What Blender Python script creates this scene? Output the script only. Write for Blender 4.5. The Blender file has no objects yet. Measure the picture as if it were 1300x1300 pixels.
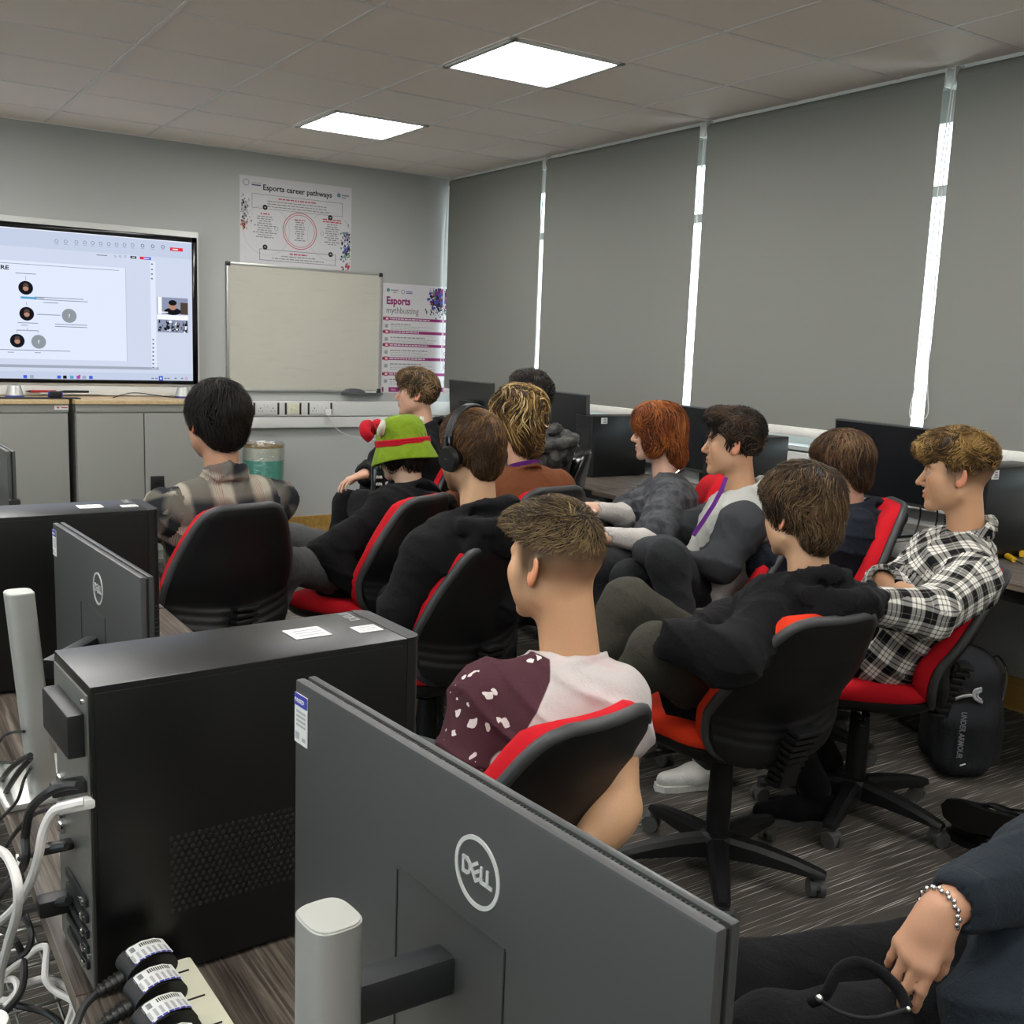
import bpy, bmesh, math, random
import numpy as np
from mathutils import Vector, Matrix
PI=math.pi
SC=bpy.context.scene; COL=SC.collection
rng=np.random.default_rng(7); random.seed(7)
CAMZ=1.46
# ---------------------------------------------------------------- camera solved from the ceiling grid
F_PX,YAW,PITCH,ROLL=1326.51,.58523655,.15801899,.03829462
def _basis():
    cy,sy=math.cos(YAW),math.sin(YAW);cp,sp=math.cos(PITCH),math.sin(PITCH);cr,sr=math.cos(ROLL),math.sin(ROLL)
    f=np.array([sy*cp,cy*cp,-sp]); r0=np.array([cy,-sy,0.]); u0=np.cross(r0,f)
    return cr*r0+sr*u0, -sr*r0+cr*u0, f
CR,CU,CF=_basis()
CAM=np.array([0,0,CAMZ])
def at(px,py,d):                      # a point of the photo at depth d (metres along the view axis)
    return CAM+d*(CF+(px-650)/F_PX*CR-(py-650)/F_PX*CU)
def on(px,py,axis,val):               # a point of the photo on the plane axis = val
    d=CF+(px-650)/F_PX*CR-(py-650)/F_PX*CU
    return CAM+d*((val-CAM[axis])/d[axis])
def setup_camera():
    c=bpy.data.cameras.new('camera'); o=bpy.data.objects.new('camera',c); COL.objects.link(o)
    c.sensor_width=36; c.sensor_height=36; c.sensor_fit='AUTO'; c.lens=F_PX/1300*36; c.clip_start=.02
    m=Matrix(((CR[0],CU[0],-CF[0],0),(CR[1],CU[1],-CF[1],0),(CR[2],CU[2],-CF[2],CAMZ),(0,0,0,1)))
    o.matrix_world=m; SC.camera=o
# ---------------------------------------------------------------- materials
def lin(c):
    if isinstance(c,str):
        c=c.lstrip('#'); c=[int(c[i:i+2],16)/255 for i in (0,2,4)]
    return tuple((x/12.92 if x<=.04045 else ((x+.055)/1.055)**2.4) for x in c)
M={}
class NT:
    def __init__(s,name):
        s.m=bpy.data.materials.new(name); s.m.use_nodes=True; s.t=s.m.node_tree; s.t.nodes.clear()
        s.out=s.n('ShaderNodeOutputMaterial'); M[name]=s.m
    def n(s,ty,**kw):
        x=s.t.nodes.new(ty)
        for k,v in kw.items():
            if k.startswith('i_'): x.inputs[k[2:].replace('_',' ')].default_value=v
            else: setattr(x,k,v)
        return x
    def l(s,a,b): s.t.links.new(a,b)
    def math(s,op,a,b=None,c=None):
        x=s.n('ShaderNodeMath',operation=op)
        for i,v in enumerate((a,b,c)):
            if v is None: continue
            if isinstance(v,(int,float)): x.inputs[i].default_value=v
            else: s.l(v,x.inputs[i])
        return x.outputs[0]
    def mix(s,f,a,b):
        x=s.n('ShaderNodeMix',data_type='RGBA')
        for sock,v in ((x.inputs[0],f),(x.inputs[6],a),(x.inputs[7],b)):
            if isinstance(v,(int,float)): sock.default_value=v
            elif isinstance(v,tuple): sock.default_value=(*v[:3],1)
            else: s.l(v,sock)
        return x.outputs[2]
    def ramp(s,f,stops):
        x=s.n('ShaderNodeValToRGB'); e=x.color_ramp.elements
        while len(e)<len(stops): e.new(.5)
        for q,(p,c) in zip(e,stops): q.position=p; q.color=(*c[:3],1)
        s.l(f,x.inputs[0]); return x.outputs[0]
    def coord(s,scale=(1,1,1),rot=(0,0,0),src='Object'):
        tc=s.n('ShaderNodeTexCoord'); mp=s.n('ShaderNodeMapping'); mp.inputs['Scale'].default_value=scale; mp.inputs['Rotation'].default_value=rot
        s.l(tc.outputs[src],mp.inputs[0]); return mp.outputs[0]
    def noise(s,vec,scale,detail=3,rough=.5,dist=0):
        x=s.n('ShaderNodeTexNoise'); x.inputs['Scale'].default_value=scale; x.inputs['Detail'].default_value=detail; x.inputs['Roughness'].default_value=rough; x.inputs['Distortion'].default_value=dist
        if vec is not None: s.l(vec,x.inputs['Vector'])
        return x.outputs[0]
    def bsdf(s,col,rough=.5,metal=0,spec=.5,bump=None,bstr=.3,bdist=.002,sheen=0,coat=0,sss=0):
        b=s.n('ShaderNodeBsdfPrincipled')
        def put(name,v):
            if isinstance(v,(int,float)): b.inputs[name].default_value=v
            elif isinstance(v,tuple): b.inputs[name].default_value=(*v[:3],1)
            else: s.l(v,b.inputs[name])
        put('Base Color',col); put('Roughness',rough); put('Metallic',metal); put('Specular IOR Level',spec)
        if sheen: put('Sheen Weight',sheen); put('Sheen Roughness',.5)
        if coat: put('Coat Weight',coat)
        if sss: put('Subsurface Weight',sss); b.inputs['Subsurface Radius'].default_value=(.01,.004,.002)
        if bump is not None:
            bm=s.n('ShaderNodeBump'); bm.inputs['Strength'].default_value=bstr; bm.inputs['Distance'].default_value=bdist
            s.l(bump,bm.inputs['Height']); s.l(bm.outputs[0],b.inputs['Normal'])
        s.l(b.outputs[0],s.out.inputs[0]); return b
def plain(name,col,rough=.5,metal=0,spec=.5,grain=0,gscale=300,var=.06,**kw):
    t=NT(name); v=t.coord(); c=lin(col)
    nz=t.noise(v,gscale if grain else 40,2)
    cc=t.mix(nz,tuple(x*(1-var) for x in c),tuple(min(1,x*(1+var)) for x in c))
    t.bsdf(cc,rough,metal,spec,bump=nz if grain else None,bstr=grain,bdist=.001,**kw); return t.m
def emis(name,col,strength):
    t=NT(name); v=t.coord(); nz=t.noise(v,3,1); c=lin(col)
    cc=t.mix(nz,tuple(x*.985 for x in c),c)
    e=t.n('ShaderNodeEmission'); e.inputs[1].default_value=strength; t.l(cc,e.inputs[0]); t.l(e.outputs[0],t.out.inputs[0]); return t.m
# ---------------------------------------------------------------- mesh builder
class MB:
    def __init__(s): s.v=[]; s.f=[]; s.mi=[]; s.cur=0
    def add(s,vs,fs,m=None):
        o=len(s.v); s.v+= [tuple(map(float,p)) for p in vs]; s.f+=[tuple(i+o for i in f) for f in fs]; s.mi+=[s.cur if m is None else m]*len(fs); return s
    def box(s,c,d,rot=None,bev=0,m=None):
        hx,hy,hz=[x/2 for x in d]
        if bev>0:
            b=min(bev,hx*.98,hy*.98,hz*.98); bm=bmesh.new(); bmesh.ops.create_cube(bm,size=1)
            for v in bm.verts: v.co=Vector((v.co.x*d[0],v.co.y*d[1],v.co.z*d[2]))
            bmesh.ops.bevel(bm,geom=list(bm.edges),offset=b,segments=2,profile=.6,affect='EDGES')
            bm.verts.index_update(); vs=[v.co.copy() for v in bm.verts]; fs=[[v.index for v in f.verts] for f in bm.faces]; bm.free()
        else:
            vs=[Vector((x*hx,y*hy,z*hz)) for x in(-1,1) for y in(-1,1) for z in(-1,1)]
            fs=[(0,1,3,2),(4,6,7,5),(0,4,5,1),(2,3,7,6),(0,2,6,4),(1,5,7,3)]
        if rot is not None: vs=[rot@v for v in vs]
        return s.add([v+Vector(c) for v in vs],fs,m)
    def bb(s,a,b,bev=0,m=None):           # box from two corners
        return s.box([(x+y)/2 for x,y in zip(a,b)],[abs(y-x) for x,y in zip(a,b)],None,bev,m)
    def quad(s,*p,m=None): return s.add(p,[tuple(range(len(p)))],m)
    def cyl(s,a,b,r,r2=None,n=20,m=None,cap=True):
        a=Vector(a);b=Vector(b);r2=r if r2 is None else r2; z=(b-a).normalized(); x=z.orthogonal().normalized(); y=z.cross(x)
        vs=[];fs=[]
        for i in range(n):
            t=2*PI*i/n; d=x*math.cos(t)+y*math.sin(t); vs+=[a+d*r,b+d*r2]
        for i in range(n):
            j=(i+1)%n; fs.append((2*i,2*j,2*j+1,2*i+1))
        if cap: fs+= [tuple(2*i for i in range(n))[::-1],tuple(2*i+1 for i in range(n))]
        return s.add(vs,fs,m)
    def lathe(s,prof,n=24,c=(0,0,0),m=None,cap=True):
        vs=[];fs=[];k=len(prof)
        for i in range(n):
            t=2*PI*i/n
            for r,z in prof: vs.append((c[0]+r*math.cos(t),c[1]+r*math.sin(t),c[2]+z))
        for i in range(n):
            j=(i+1)%n
            for q in range(k-1): fs.append((i*k+q,j*k+q,j*k+q+1,i*k+q+1))
        if cap: fs+=[tuple(i*k for i in range(n))[::-1],tuple(i*k+k-1 for i in range(n))]
        return s.add(vs,fs,m)
    def tube(s,pts,r,n=8,m=None,smooth=0,cap=True):
        P=[Vector(p) for p in pts]
        if smooth:
            Q=[]
            for i in range(len(P)-1):
                p0=P[max(i-1,0)];p1=P[i];p2=P[i+1];p3=P[min(i+2,len(P)-1)]
                for k in range(smooth):
                    t=k/smooth; Q.append(.5*((2*p1)+(p2-p0)*t+(2*p0-5*p1+4*p2-p3)*t*t+(3*p1-p0-3*p2+p3)*t**3))
            P=Q+[P[-1]]
        R=r if hasattr(r,'__len__') else [r]*len(P)
        if len(R)!=len(P): R=list(np.interp(np.linspace(0,1,len(P)),np.linspace(0,1,len(R)),R))
        vs=[];fs=[];x=None
        for i,p in enumerate(P):
            d=(P[min(i+1,len(P)-1)]-P[max(i-1,0)]); d=d.normalized() if d.length>1e-9 else Vector((0,0,1))
            x=d.orthogonal().normalized() if x is None else (x-d*x.dot(d)).normalized() if (x-d*x.dot(d)).length>1e-6 else d.orthogonal().normalized()
            y=d.cross(x)
            for k in range(n):
                t=2*PI*k/n; vs.append(p+(x*math.cos(t)+y*math.sin(t))*R[i])
        for i in range(len(P)-1):
            for k in range(n):
                l=(k+1)%n; fs.append((i*n+k,i*n+l,(i+1)*n+l,(i+1)*n+k))
        if cap: fs+=[tuple(range(n))[::-1],tuple(range((len(P)-1)*n,len(P)*n))]
        return s.add(vs,fs,m)
    def prism(s,outline,fn0,fn1,m=None):  # outline list of 2d; fn maps 2d->3d for the two faces
        k=len(outline); a=[fn0(*p) for p in outline]; b=[fn1(*p) for p in outline]
        fs=[tuple(range(k))[::-1],tuple(range(k,2*k))]+[(i,(i+1)%k,(i+1)%k+k,i+k) for i in range(k)]
        return s.add(a+b,fs,m)
    def sphere(s,c,r,n=16,m=None):
        r=r if hasattr(r,'__len__') else (r,r,r); vs=[];fs=[];k=n//2
        for i in range(k+1):
            ph=PI*i/k
            for j in range(n):
                t=2*PI*j/n; vs.append((c[0]+r[0]*math.sin(ph)*math.cos(t),c[1]+r[1]*math.sin(ph)*math.sin(t),c[2]+r[2]*math.cos(ph)))
        for i in range(k):
            for j in range(n):
                l=(j+1)%n; fs.append((i*n+j,(i+1)*n+j,(i+1)*n+l,i*n+l))
        return s.add(vs,fs,m)
    def build(s,name,mats,parent=None,smooth=35,fix=True):
        me=bpy.data.meshes.new(name); me.from_pydata(s.v,[],s.f); me.update()
        mats=mats if isinstance(mats,(list,tuple)) else [mats]
        for q in mats: me.materials.append(M[q] if isinstance(q,str) else q)
        me.polygons.foreach_set('material_index',s.mi)
        if fix:
            bm=bmesh.new(); bm.from_mesh(me); bmesh.ops.remove_doubles(bm,verts=bm.verts,dist=1e-6); bmesh.ops.recalc_face_normals(bm,faces=bm.faces); bm.to_mesh(me); bm.free()
        if smooth: shade(me,smooth)
        return link(name,me,parent)
def shade(me,ang=35):
    me.polygons.foreach_set('use_smooth',[True]*len(me.polygons))
    try: me.set_sharp_from_angle(angle=math.radians(ang))
    except Exception: pass
def link(name,me,parent=None):
    o=bpy.data.objects.new(name,me); COL.objects.link(o)
    if parent is not None: o.parent=parent
    return o
def tag(o,label=None,cat=None,group=None,kind=None):
    if label: o['label']=label
    if cat: o['category']=cat
    if group: o['group']=group
    if kind: o['kind']=kind
    return o
def thing(name,label,cat,loc=(0,0,0),rz=0,group=None):
    o=bpy.data.objects.new(name,None); COL.objects.link(o); o.location=Vector([float(x) for x in loc]); o.rotation_euler=(0,0,rz); o.empty_display_size=.05
    return tag(o,label,cat,group)
def struct(name,mb,mats,smooth=0,parent=None):
    o=mb.build(name,mats,parent,smooth)
    if parent is None: o['kind']='structure'
    return o
def copy_tree(o,parent=None):
    c=o.copy(); COL.objects.link(c)
    if parent is not None: c.parent=parent
    for ch in list(o.children): copy_tree(ch,c)
    return c
def dup(o,loc,rz,label,group=None):
    c=copy_tree(o); c.location=Vector([float(x) for x in loc]); c.rotation_euler=(0,0,rz); c['label']=label
    if group: c['group']=group
    return c
_dg=None
def text_verts(s,size,align='LEFT',bold=0,depth=.0006,res=2):
    cu=bpy.data.curves.new('t','FONT'); cu.body=s; cu.size=size; cu.align_x=align; cu.offset=bold; cu.extrude=depth/2; cu.resolution_u=res
    o=bpy.data.objects.new('t',cu); COL.objects.link(o); dg=bpy.context.evaluated_depsgraph_get(); dg.update()
    e=o.evaluated_get(dg); me=e.to_mesh(); vs=[v.co.copy() for v in me.vertices]; fs=[tuple(p.vertices) for p in me.polygons]; e.to_mesh_clear()
    bpy.data.objects.remove(o); bpy.data.curves.remove(cu); return vs,fs
def add_text(mb,s,size,fn,align='LEFT',bold=0,m=None,depth=.0006,sx=1):
    vs,fs=text_verts(s,size,align,bold,depth); return mb.add([fn(v.x*sx,v.y,v.z) for v in vs],fs,m)
# ---------------------------------------------------------------- materials
plain('wall_paint','#b0b1ae',.85,spec=.2,grain=.05,gscale=250,var=.02)
plain('ceiling_tile','#f8f0e7',.95,spec=.1,grain=.25,gscale=420,var=.05)
plain('ceiling_bar','#efeae4',.6,var=.02)
plain('void_dark','#1c1b1a',.95)
plain('white_plastic','#d4d4d0',.35,var=.02)
plain('white_gloss','#e4e4e0',.2,var=.01)
plain('cream_plastic','#dcdac2',.4,var=.02)
plain('grey_steel','#878781',.55,var=.03,grain=.03,gscale=600)
plain('pale_wood_edge','#b39468',.5,var=.05)
plain('black_plastic','#0a0a0b',.45,var=.05,grain=.05,gscale=900)
plain('black_matte','#0b0b0c',.7,var=.05)
plain('black_gloss','#0a0a0b',.12)
plain('tower_panel','#060607',.32,spec=.42,var=.06,grain=.1,gscale=1400)
plain('tower_top','#3b3b40',.42,spec=.5,var=.04,grain=.06,gscale=1600)  # unused; ceiling reflection on the black panel put into the grey
plain('monitor_back','#424242',.42,spec=.45,var=.05,grain=.1,gscale=1500)
plain('monitor_rim','#3a3c3c',.35,var=.04)
plain('monitor_screen','#17181b',.25,spec=.4,var=.05)
plain('silver','#b9bab5',.38,metal=.55,var=.03)
plain('silver_light','#c8c9c2',.3,metal=.45,var=.03)
plain('bare_steel','#a9aaa6',.35,metal=.9,var=.1)
plain('dark_steel','#2c2d2f',.45,metal=.4,var=.1)
plain('chrome','#c8c8c8',.18,metal=1)
plain('logo_silver','#cfcfcc',.4,metal=.2)
plain('paper_white','#d8d8d4',.7,var=.02)
plain('ink_black','#1d1c20',.7)
plain('ink_grey','#77777a',.8)
plain('ink_light','#a7a7a8',.8)
plain('ink_blue','#3a3fa0',.6)
plain('ink_red','#b23a4a',.7)
plain('ink_purple','#8d1c68',.6)
plain('ink_violet','#4a3a6e',.7)
plain('ink_teal','#5a8a90',.7)
plain('ink_green','#53a043',.7)
plain('ink_yellow','#c9a33a',.7)
plain('poster_paper','#c9c7c9',.55,var=.02)
plain('poster_paper_light','#d6d4d6',.5,var=.02)
plain('blind_bar','#e8e6df',.4)
plain('cable_black','#121213',.5)
plain('cable_white','#cfccc8',.45)
plain('bin_card','#b08f5d',.8)
plain('seat_red','#bd1420',.9,spec=.2,grain=.35,gscale=700,var=.08)
plain('seat_orange','#d8361a',.9,spec=.2,grain=.35,gscale=700,var=.08)
plain('chair_black','#131314',.45,spec=.35,var=.06,grain=.08,gscale=900)
plain('chair_rim','#3a3b3c',.5,var=.06)
plain('rubber','#464644',.6,var=.1)
plain('leather_black','#121213',.22,var=.1,grain=.25,gscale=160)
plain('yellow_plastic','#d6a915',.4)
plain('pen_red','#a8242c',.35)
plain('pale_marker','#f0efe8',.4)
plain('eraser_grey','#5d5e60',.7)
plain('pen_tray','#8e8f90',.4,metal=.4)
plain('lanyard_purple','#6d2a86',.6)
def t_carpet():
    t=NT('carpet'); v=t.coord((2.6,170,1)); s=t.noise(v,1,2,.5); v2=t.coord((3.3,240,1)); s2=t.noise(v2,1.1,1,.4)
    st=t.ramp(s,[(.6,(0,0,0)),(.76,(1,1,1))]); st2=t.ramp(s2,[(.62,(0,0,0)),(.72,(1,1,1))])
    v3=t.coord(); fz=t.noise(v3,260,3,.7); big=t.noise(t.coord((1.2,4,1)),1.2,2)
    c=t.mix(fz,lin('#3b3834'),lin('#5f5a54')); c=t.mix(t.math('MULTIPLY',big,.5),c,lin('#4a4641'))
    c=t.mix(t.math('MULTIPLY',st,.5),c,lin('#a39c93')); c=t.mix(t.math('MULTIPLY',st2,.85),c,lin('#d8d2c5'))
    t.bsdf(c,.95,spec=.1,bump=fz,bstr=.6,bdist=.004)
t_carpet()
def t_wood(name,dark,mid,light,rot=0,scale=1,rough=.45):
    t=NT(name); v=t.coord((60*scale,2.2*scale,60*scale),(0,0,rot)); n=t.noise(v,1,4,.6,.4); v2=t.coord((170*scale,3*scale,170*scale),(0,0,rot)); n2=t.noise(v2,1,2,.6)
    c=t.ramp(n,[(.3,lin(dark)),(.52,lin(mid)),(.72,lin(light))]); c=t.mix(t.ramp(n2,[(.45,(0,0,0)),(.75,(.6,.6,.6))]),c,lin(light))
    t.bsdf(c,rough,spec=.4,bump=n2,bstr=.15,bdist=.001)
t_wood('desk_wood','#2b2420','#463d36','#82786d',scale=1.6)
t_wood('desk_edge','#4b433c','#64594f','#857a6c')
t_wood('oak','#93702f','#a5803f','#b8935a',PI/2,.5)
t_wood('pale_wood','#b59a72','#c2a980','#cdb68e',PI/2,.4)
def t_blind():
    t=NT('blind_fabric'); v=t.coord(); n=t.noise(v,700,2,.6); c=t.mix(n,lin('#7e7e79'),lin('#8b8b85'))
    d=t.n('ShaderNodeBsdfDiffuse'); t.l(c,d.inputs[0]); tr=t.n('ShaderNodeBsdfTranslucent'); t.l(c,tr.inputs[0])
    mx=t.n('ShaderNodeMixShader'); mx.inputs[0].default_value=.035; t.l(d.outputs[0],mx.inputs[1]); t.l(tr.outputs[0],mx.inputs[2]); t.l(mx.outputs[0],t.out.inputs[0])
t_blind()
def t_glass():
    t=NT('window_glass'); v=t.coord(); n=t.noise(v,2,1); g=t.n('ShaderNodeBsdfGlossy'); g.inputs['Roughness'].default_value=.02
    tr=t.n('ShaderNodeBsdfTransparent'); t.l(t.mix(n,(.93,.96,.96),(.95,.97,.97)),tr.inputs[0]); mx=t.n('ShaderNodeMixShader'); mx.inputs[0].default_value=.06
    t.l(tr.outputs[0],mx.inputs[1]); t.l(g.outputs[0],mx.inputs[2]); t.l(mx.outputs[0],t.out.inputs[0])
t_glass()
def t_film():
    t=NT('clear_film'); v=t.coord(); n=t.noise(v,25,3,.6,1); g=t.n('ShaderNodeBsdfGlossy'); g.inputs['Roughness'].default_value=.15
    bm=t.n('ShaderNodeBump'); bm.inputs['Strength'].default_value=.8; bm.inputs['Distance'].default_value=.01; t.l(n,bm.inputs['Height']); t.l(bm.outputs[0],g.inputs['Normal'])
    tr=t.n('ShaderNodeBsdfTransparent'); tr.inputs[0].default_value=(.93,.94,.92,1); mx=t.n('ShaderNodeMixShader'); mx.inputs[0].default_value=.22
    t.l(tr.outputs[0],mx.inputs[1]); t.l(g.outputs[0],mx.inputs[2]); t.l(mx.outputs[0],t.out.inputs[0])
t_film()
plain('bin_teal','#4fa896',.6,var=.15)
plain('bin_paper','#c9cbbf',.7,var=.06)
def t_board():
    t=NT('whiteboard_face'); v=t.coord(); n=t.noise(v,3,3,.6); sm=t.noise(t.coord((1,1,6)),5,3,.6)
    c=t.mix(n,lin('#bcb9ac'),lin('#c6c3b6')); c=t.mix(t.ramp(sm,[(.55,(0,0,0)),(.8,(.35,.35,.35))]),c,lin('#a9a69b'))
    t.bsdf(c,.16,spec=.5)
t_board()
E_LIGHT=emis('panel_light','#fffefb',24)
for nm,c,s in [('scr_bg','#cdd6ea',.92),('scr_page','#d9e2f4',.97),('scr_bar','#c4cfe6',.9),('scr_white','#eef2fa',1.0),('scr_grey','#8b94a4',.7),('scr_mid','#a9b2c4',.8),('scr_dark','#23242c',.5),('scr_red','#e0343f',.9),('scr_blue','#3f63d8',.9),('scr_purple','#a048c0',.9),('scr_cyan','#58a8d8',.85),('scr_skin','#c89a84',.7),('scr_room','#9aa4c0',.75),('scr_disc','#98a0a8',.8),('scr_brown','#6a5a52',.5)]:
    emis(nm,c,s)
# ---------------------------------------------------------------- room shell
YW=7.27; ZC=2.707; XR=4.20; XL=-4.6; YR=-2.6
m=MB(); m.bb((XL,YR,-.1),(XR,YW,0)); struct('floor',m,'carpet')
m=MB(); m.bb((XL-.1,YW,-.1),(XR+.2,YW+.15,2.9)); struct('wall_back',m,'wall_paint')
m=MB(); m.bb((XL-.15,YR,-.1),(XL,YW,1.0)); m.bb((XL-.15,YR,2.35),(XL,YW,2.9)); m.bb((XL-.15,YR,1.0),(XL,-1.8,2.35)); m.bb((XL-.15,5.4,1.0),(XL,YW,2.35)); struct('wall_left',m,'wall_paint')
m=MB()
for y in (-1.8,-.4,1.05,2.5,3.9,5.34): m.bb((XL-.12,y,1.0),(XL-.06,y+.06,2.35))
m.bb((XL-.118,-1.8,1.0),(XL-.062,5.4,1.06)); m.bb((XL-.118,-1.8,2.29),(XL-.062,5.4,2.35)); w=struct('window_5',m,'white_plastic')  # unseen window, added to brighten the ceiling and blinds
p=MB(); p.bb((XL-.095,-1.78,1.02),(XL-.089,5.38,2.33)); p.build('window_pane','window_glass',w,0)
m=MB(); m.bb((XL-.1,YR-.15,-.1),(XR+.2,YR,2.9)); struct('wall_rear',m,'wall_paint')
WIN=[(6.03,7.22),(4.47,5.97),(2.95,4.41),(1.36,2.89)]
m=MB(); m.bb((XR,YR,-.1),(XR+.2,YW,1.0)); m.bb((XR,YR,1.0),(XR+.2,1.30,2.9)); m.bb((XR,1.30,2.72),(XR+.2,YW,2.9)); struct('wall_right',m,'wall_paint')
# ceiling: lay-in tiles hung in a grid
XG=1.249; YG=6.822; T=.6
cells_light=[(2,1),(2,4),(2,7),(2,10),(2,13),(-2,1),(-2,4),(-2,7),(-2,10),(-2,13),(-6,1),(-6,4),(-6,7),(-6,10),(-6,13)]
m=MB(); g=.0135
xs=[XG+T*i for i in range(-10,5)]; ys=[YG-T*j for j in range(0,17)]
XE=4.135
for i in range(-10,5):
    for j in range(-1,16):
        if (i,j) in cells_light: continue
        x0,x1=XG+T*i,min(XG+T*(i+1),XE+.02); y1,y0=min(YG-T*j,YW),YG-T*(j+1)
        if x1<=x0+.05: continue
        m.bb((x0+g,y0+g,ZC+.003),(x1-(g if x1<XE else 0),y1-(g if y1<YW else 0),ZC+.02))
struct('ceiling',m,'ceiling_tile')
m=MB()
for x in xs:
    if x<XE: m.bb((x-.0105,YR,ZC),(x+.0105,YW,ZC+.006))
for y in ys: m.bb((XL,y-.0105,ZC+.0004),(XE,y+.0105,ZC+.0062))
struct('trim_1',m,'ceiling_bar')
m=MB(); m.bb((XL,YR,2.86),(XR,YW,2.9)); struct('trim_2',m,'void_dark')  # dark slab above the tiles, added to keep outside light from the gaps
m=MB(); m.bb((XE-.004,1.30,ZC-.012),(XE+.022,YW,ZC+.01)); m.bb((XL,YW-.02,ZC-.004),(XE,YW,ZC+.004)); struct('trim_3',m,'white_gloss')  # right strip stands in white for light leaking above the blinds; other is edging
m=MB(); m.bb((XL,YW-.018,0),(2.30,YW,.145),.003); m.bb((2.30,YW-.018,0),(XR,YW,.145),.003); struct('baseboard_back',m,'oak')
m=MB(); m.bb((XR-.018,YR,0),(XR,YW-.02,.145),.003); struct('baseboard_right',m,'oak')
# light panels recessed in the grid; unseen ones assumed, added to light the room
LAB={(2,1):'far square light panel above the wall posters',(2,4):'near square light panel closest to the camera in view'}
for (i,j) in cells_light:
    vis=(i,j) in LAB
    if not vis and not (-6<=i): continue
    t=thing('ceiling_light',LAB.get((i,j),'unseen square light panel added in the ceiling'),'light',(XG+T*i+.3,YG-T*j-.3,ZC),group=None if vis else 'unseen ceiling lights added over the rest of the room')
    f=MB()
    for a in (0,1,2,3):
        R=Matrix.Rotation(a*PI/2,3,'Z'); f.box(R@Vector((0,.283,-.001)),(.592,.026,.012),R.copy(),.002)
    f.build('frame','white_plastic',t)
    d=MB(); d.bb((-.271,-.271,-.001),(.271,.271,.004)); d.build('diffuser','panel_light',t,0)
# windows
for k,(a,b) in enumerate(WIN):
    m=MB(); x0,x1=XR+.09,XR+.15
    for q in ((a,a+.06),(b-.06,b),((a+b)/2-.03,(a+b)/2+.03)): m.bb((x0,q[0],1.0),(x1,q[1],2.72),.004)
    for z in ((1.0,1.05),(2.20,2.25),(2.52,2.72)): m.bb((x0+.002,a,z[0]),(x1-.002,b,z[1]),.004)
    w=struct('window_%d'%(k+1),m,'white_plastic')
    p=MB(); p.bb((x0+.025,a+.02,1.02),(x0+.031,b-.02,2.60)); p.build('window_pane','window_glass',w,0)
for k,(a,b) in enumerate([(1.3,1.36),(2.89,2.95),(4.41,4.47),(5.97,6.03),(7.22,7.27)]):
    m=MB(); m.bb((XR+.02,a,1.0),(XR+.2,b,2.72)); struct('trim_%d'%(4+k),m,'white_plastic')
m=MB(); m.bb((XR-.03,1.30,.985),(XR+.10,YW,1.008),.004); struct('trim_9',m,'white_gloss')
# roller blinds
BL=[(5.965,7.225,'roller blind in the corner beside the back wall'),(4.458,5.935,'second roller blind from the back corner'),(2.95,4.412,'wide roller blind behind the seated red and dark haired people'),(1.40,2.90,'roller blind at the right edge of the photo')]
for k,(a,b,l) in enumerate(BL):
    t=thing('roller_blind','grey '+l,'blind',(4.13,0,0),group=None)
    r=MB(); r.cyl((.0,a+.004,2.655),(.0,b-.004,2.655),.036,n=28); r.build('roller','blind_fabric',t)
    f=MB(); f.bb((-.0345,a+.008,1.105),(-.033,b-.008,2.655)); f.build('fabric','blind_fabric',t,0)
    q=MB(); q.box((-.034,(a+b)/2,1.086),(.026,b-a-.012,.046),None,.012); q.build('bottom_bar','blind_bar',t)
    for yy in (a-.004,b+.004):
        q=MB(); q.box((-.002,yy,2.662),(.078,.009,.082),None,.004); q.box((.02,yy,2.70),(.06,.03,.006)); q.build('bracket','white_plastic',t)
    c=MB(); yc=a-.012 if k<3 else b+.012
    yc=b+.018; L=(1.30,1.21,1.40,1.26)[k]; sp=(.028,.012,.03,.075)[k]
    pts=[(-.03,yc,2.64)]+[(-.045,yc+sp*.35*s,2.64-s*(2.64-L)) for s in (.3,.6,.9)]+[(-.05,yc+sp*.5,L-.035),(-.05,yc-.004,L-.06),(-.045,yc-sp*.7,L-.03)]+[(-.045,yc-sp*.5*s,2.64-s*(2.64-L)) for s in (.9,.6,.3)]+[(-.02,yc-.004,2.64)]
    c.tube(pts,.0026,6,smooth=5); c.build('chain','cable_white',t)
# dado trunking
def trunk(name,a,b,dirv):
    m=MB()
    if dirv=='x':
        m.bb((a,YW-.055,.893),(b,YW,1.0),.006); m.bb((a,YW-.048,.808),(b,YW,.889),.006)
    else:
        m.bb((XR-.05,a,.87),(XR,b,.975),.006); m.bb((XR-.044,a,.79),(XR,b,.866),.006)
    struct(name,m,'white_plastic',35)
trunk('trim_10',2.13,4.19,'x'); trunk('trim_11',1.3,7.20,'y')
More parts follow.
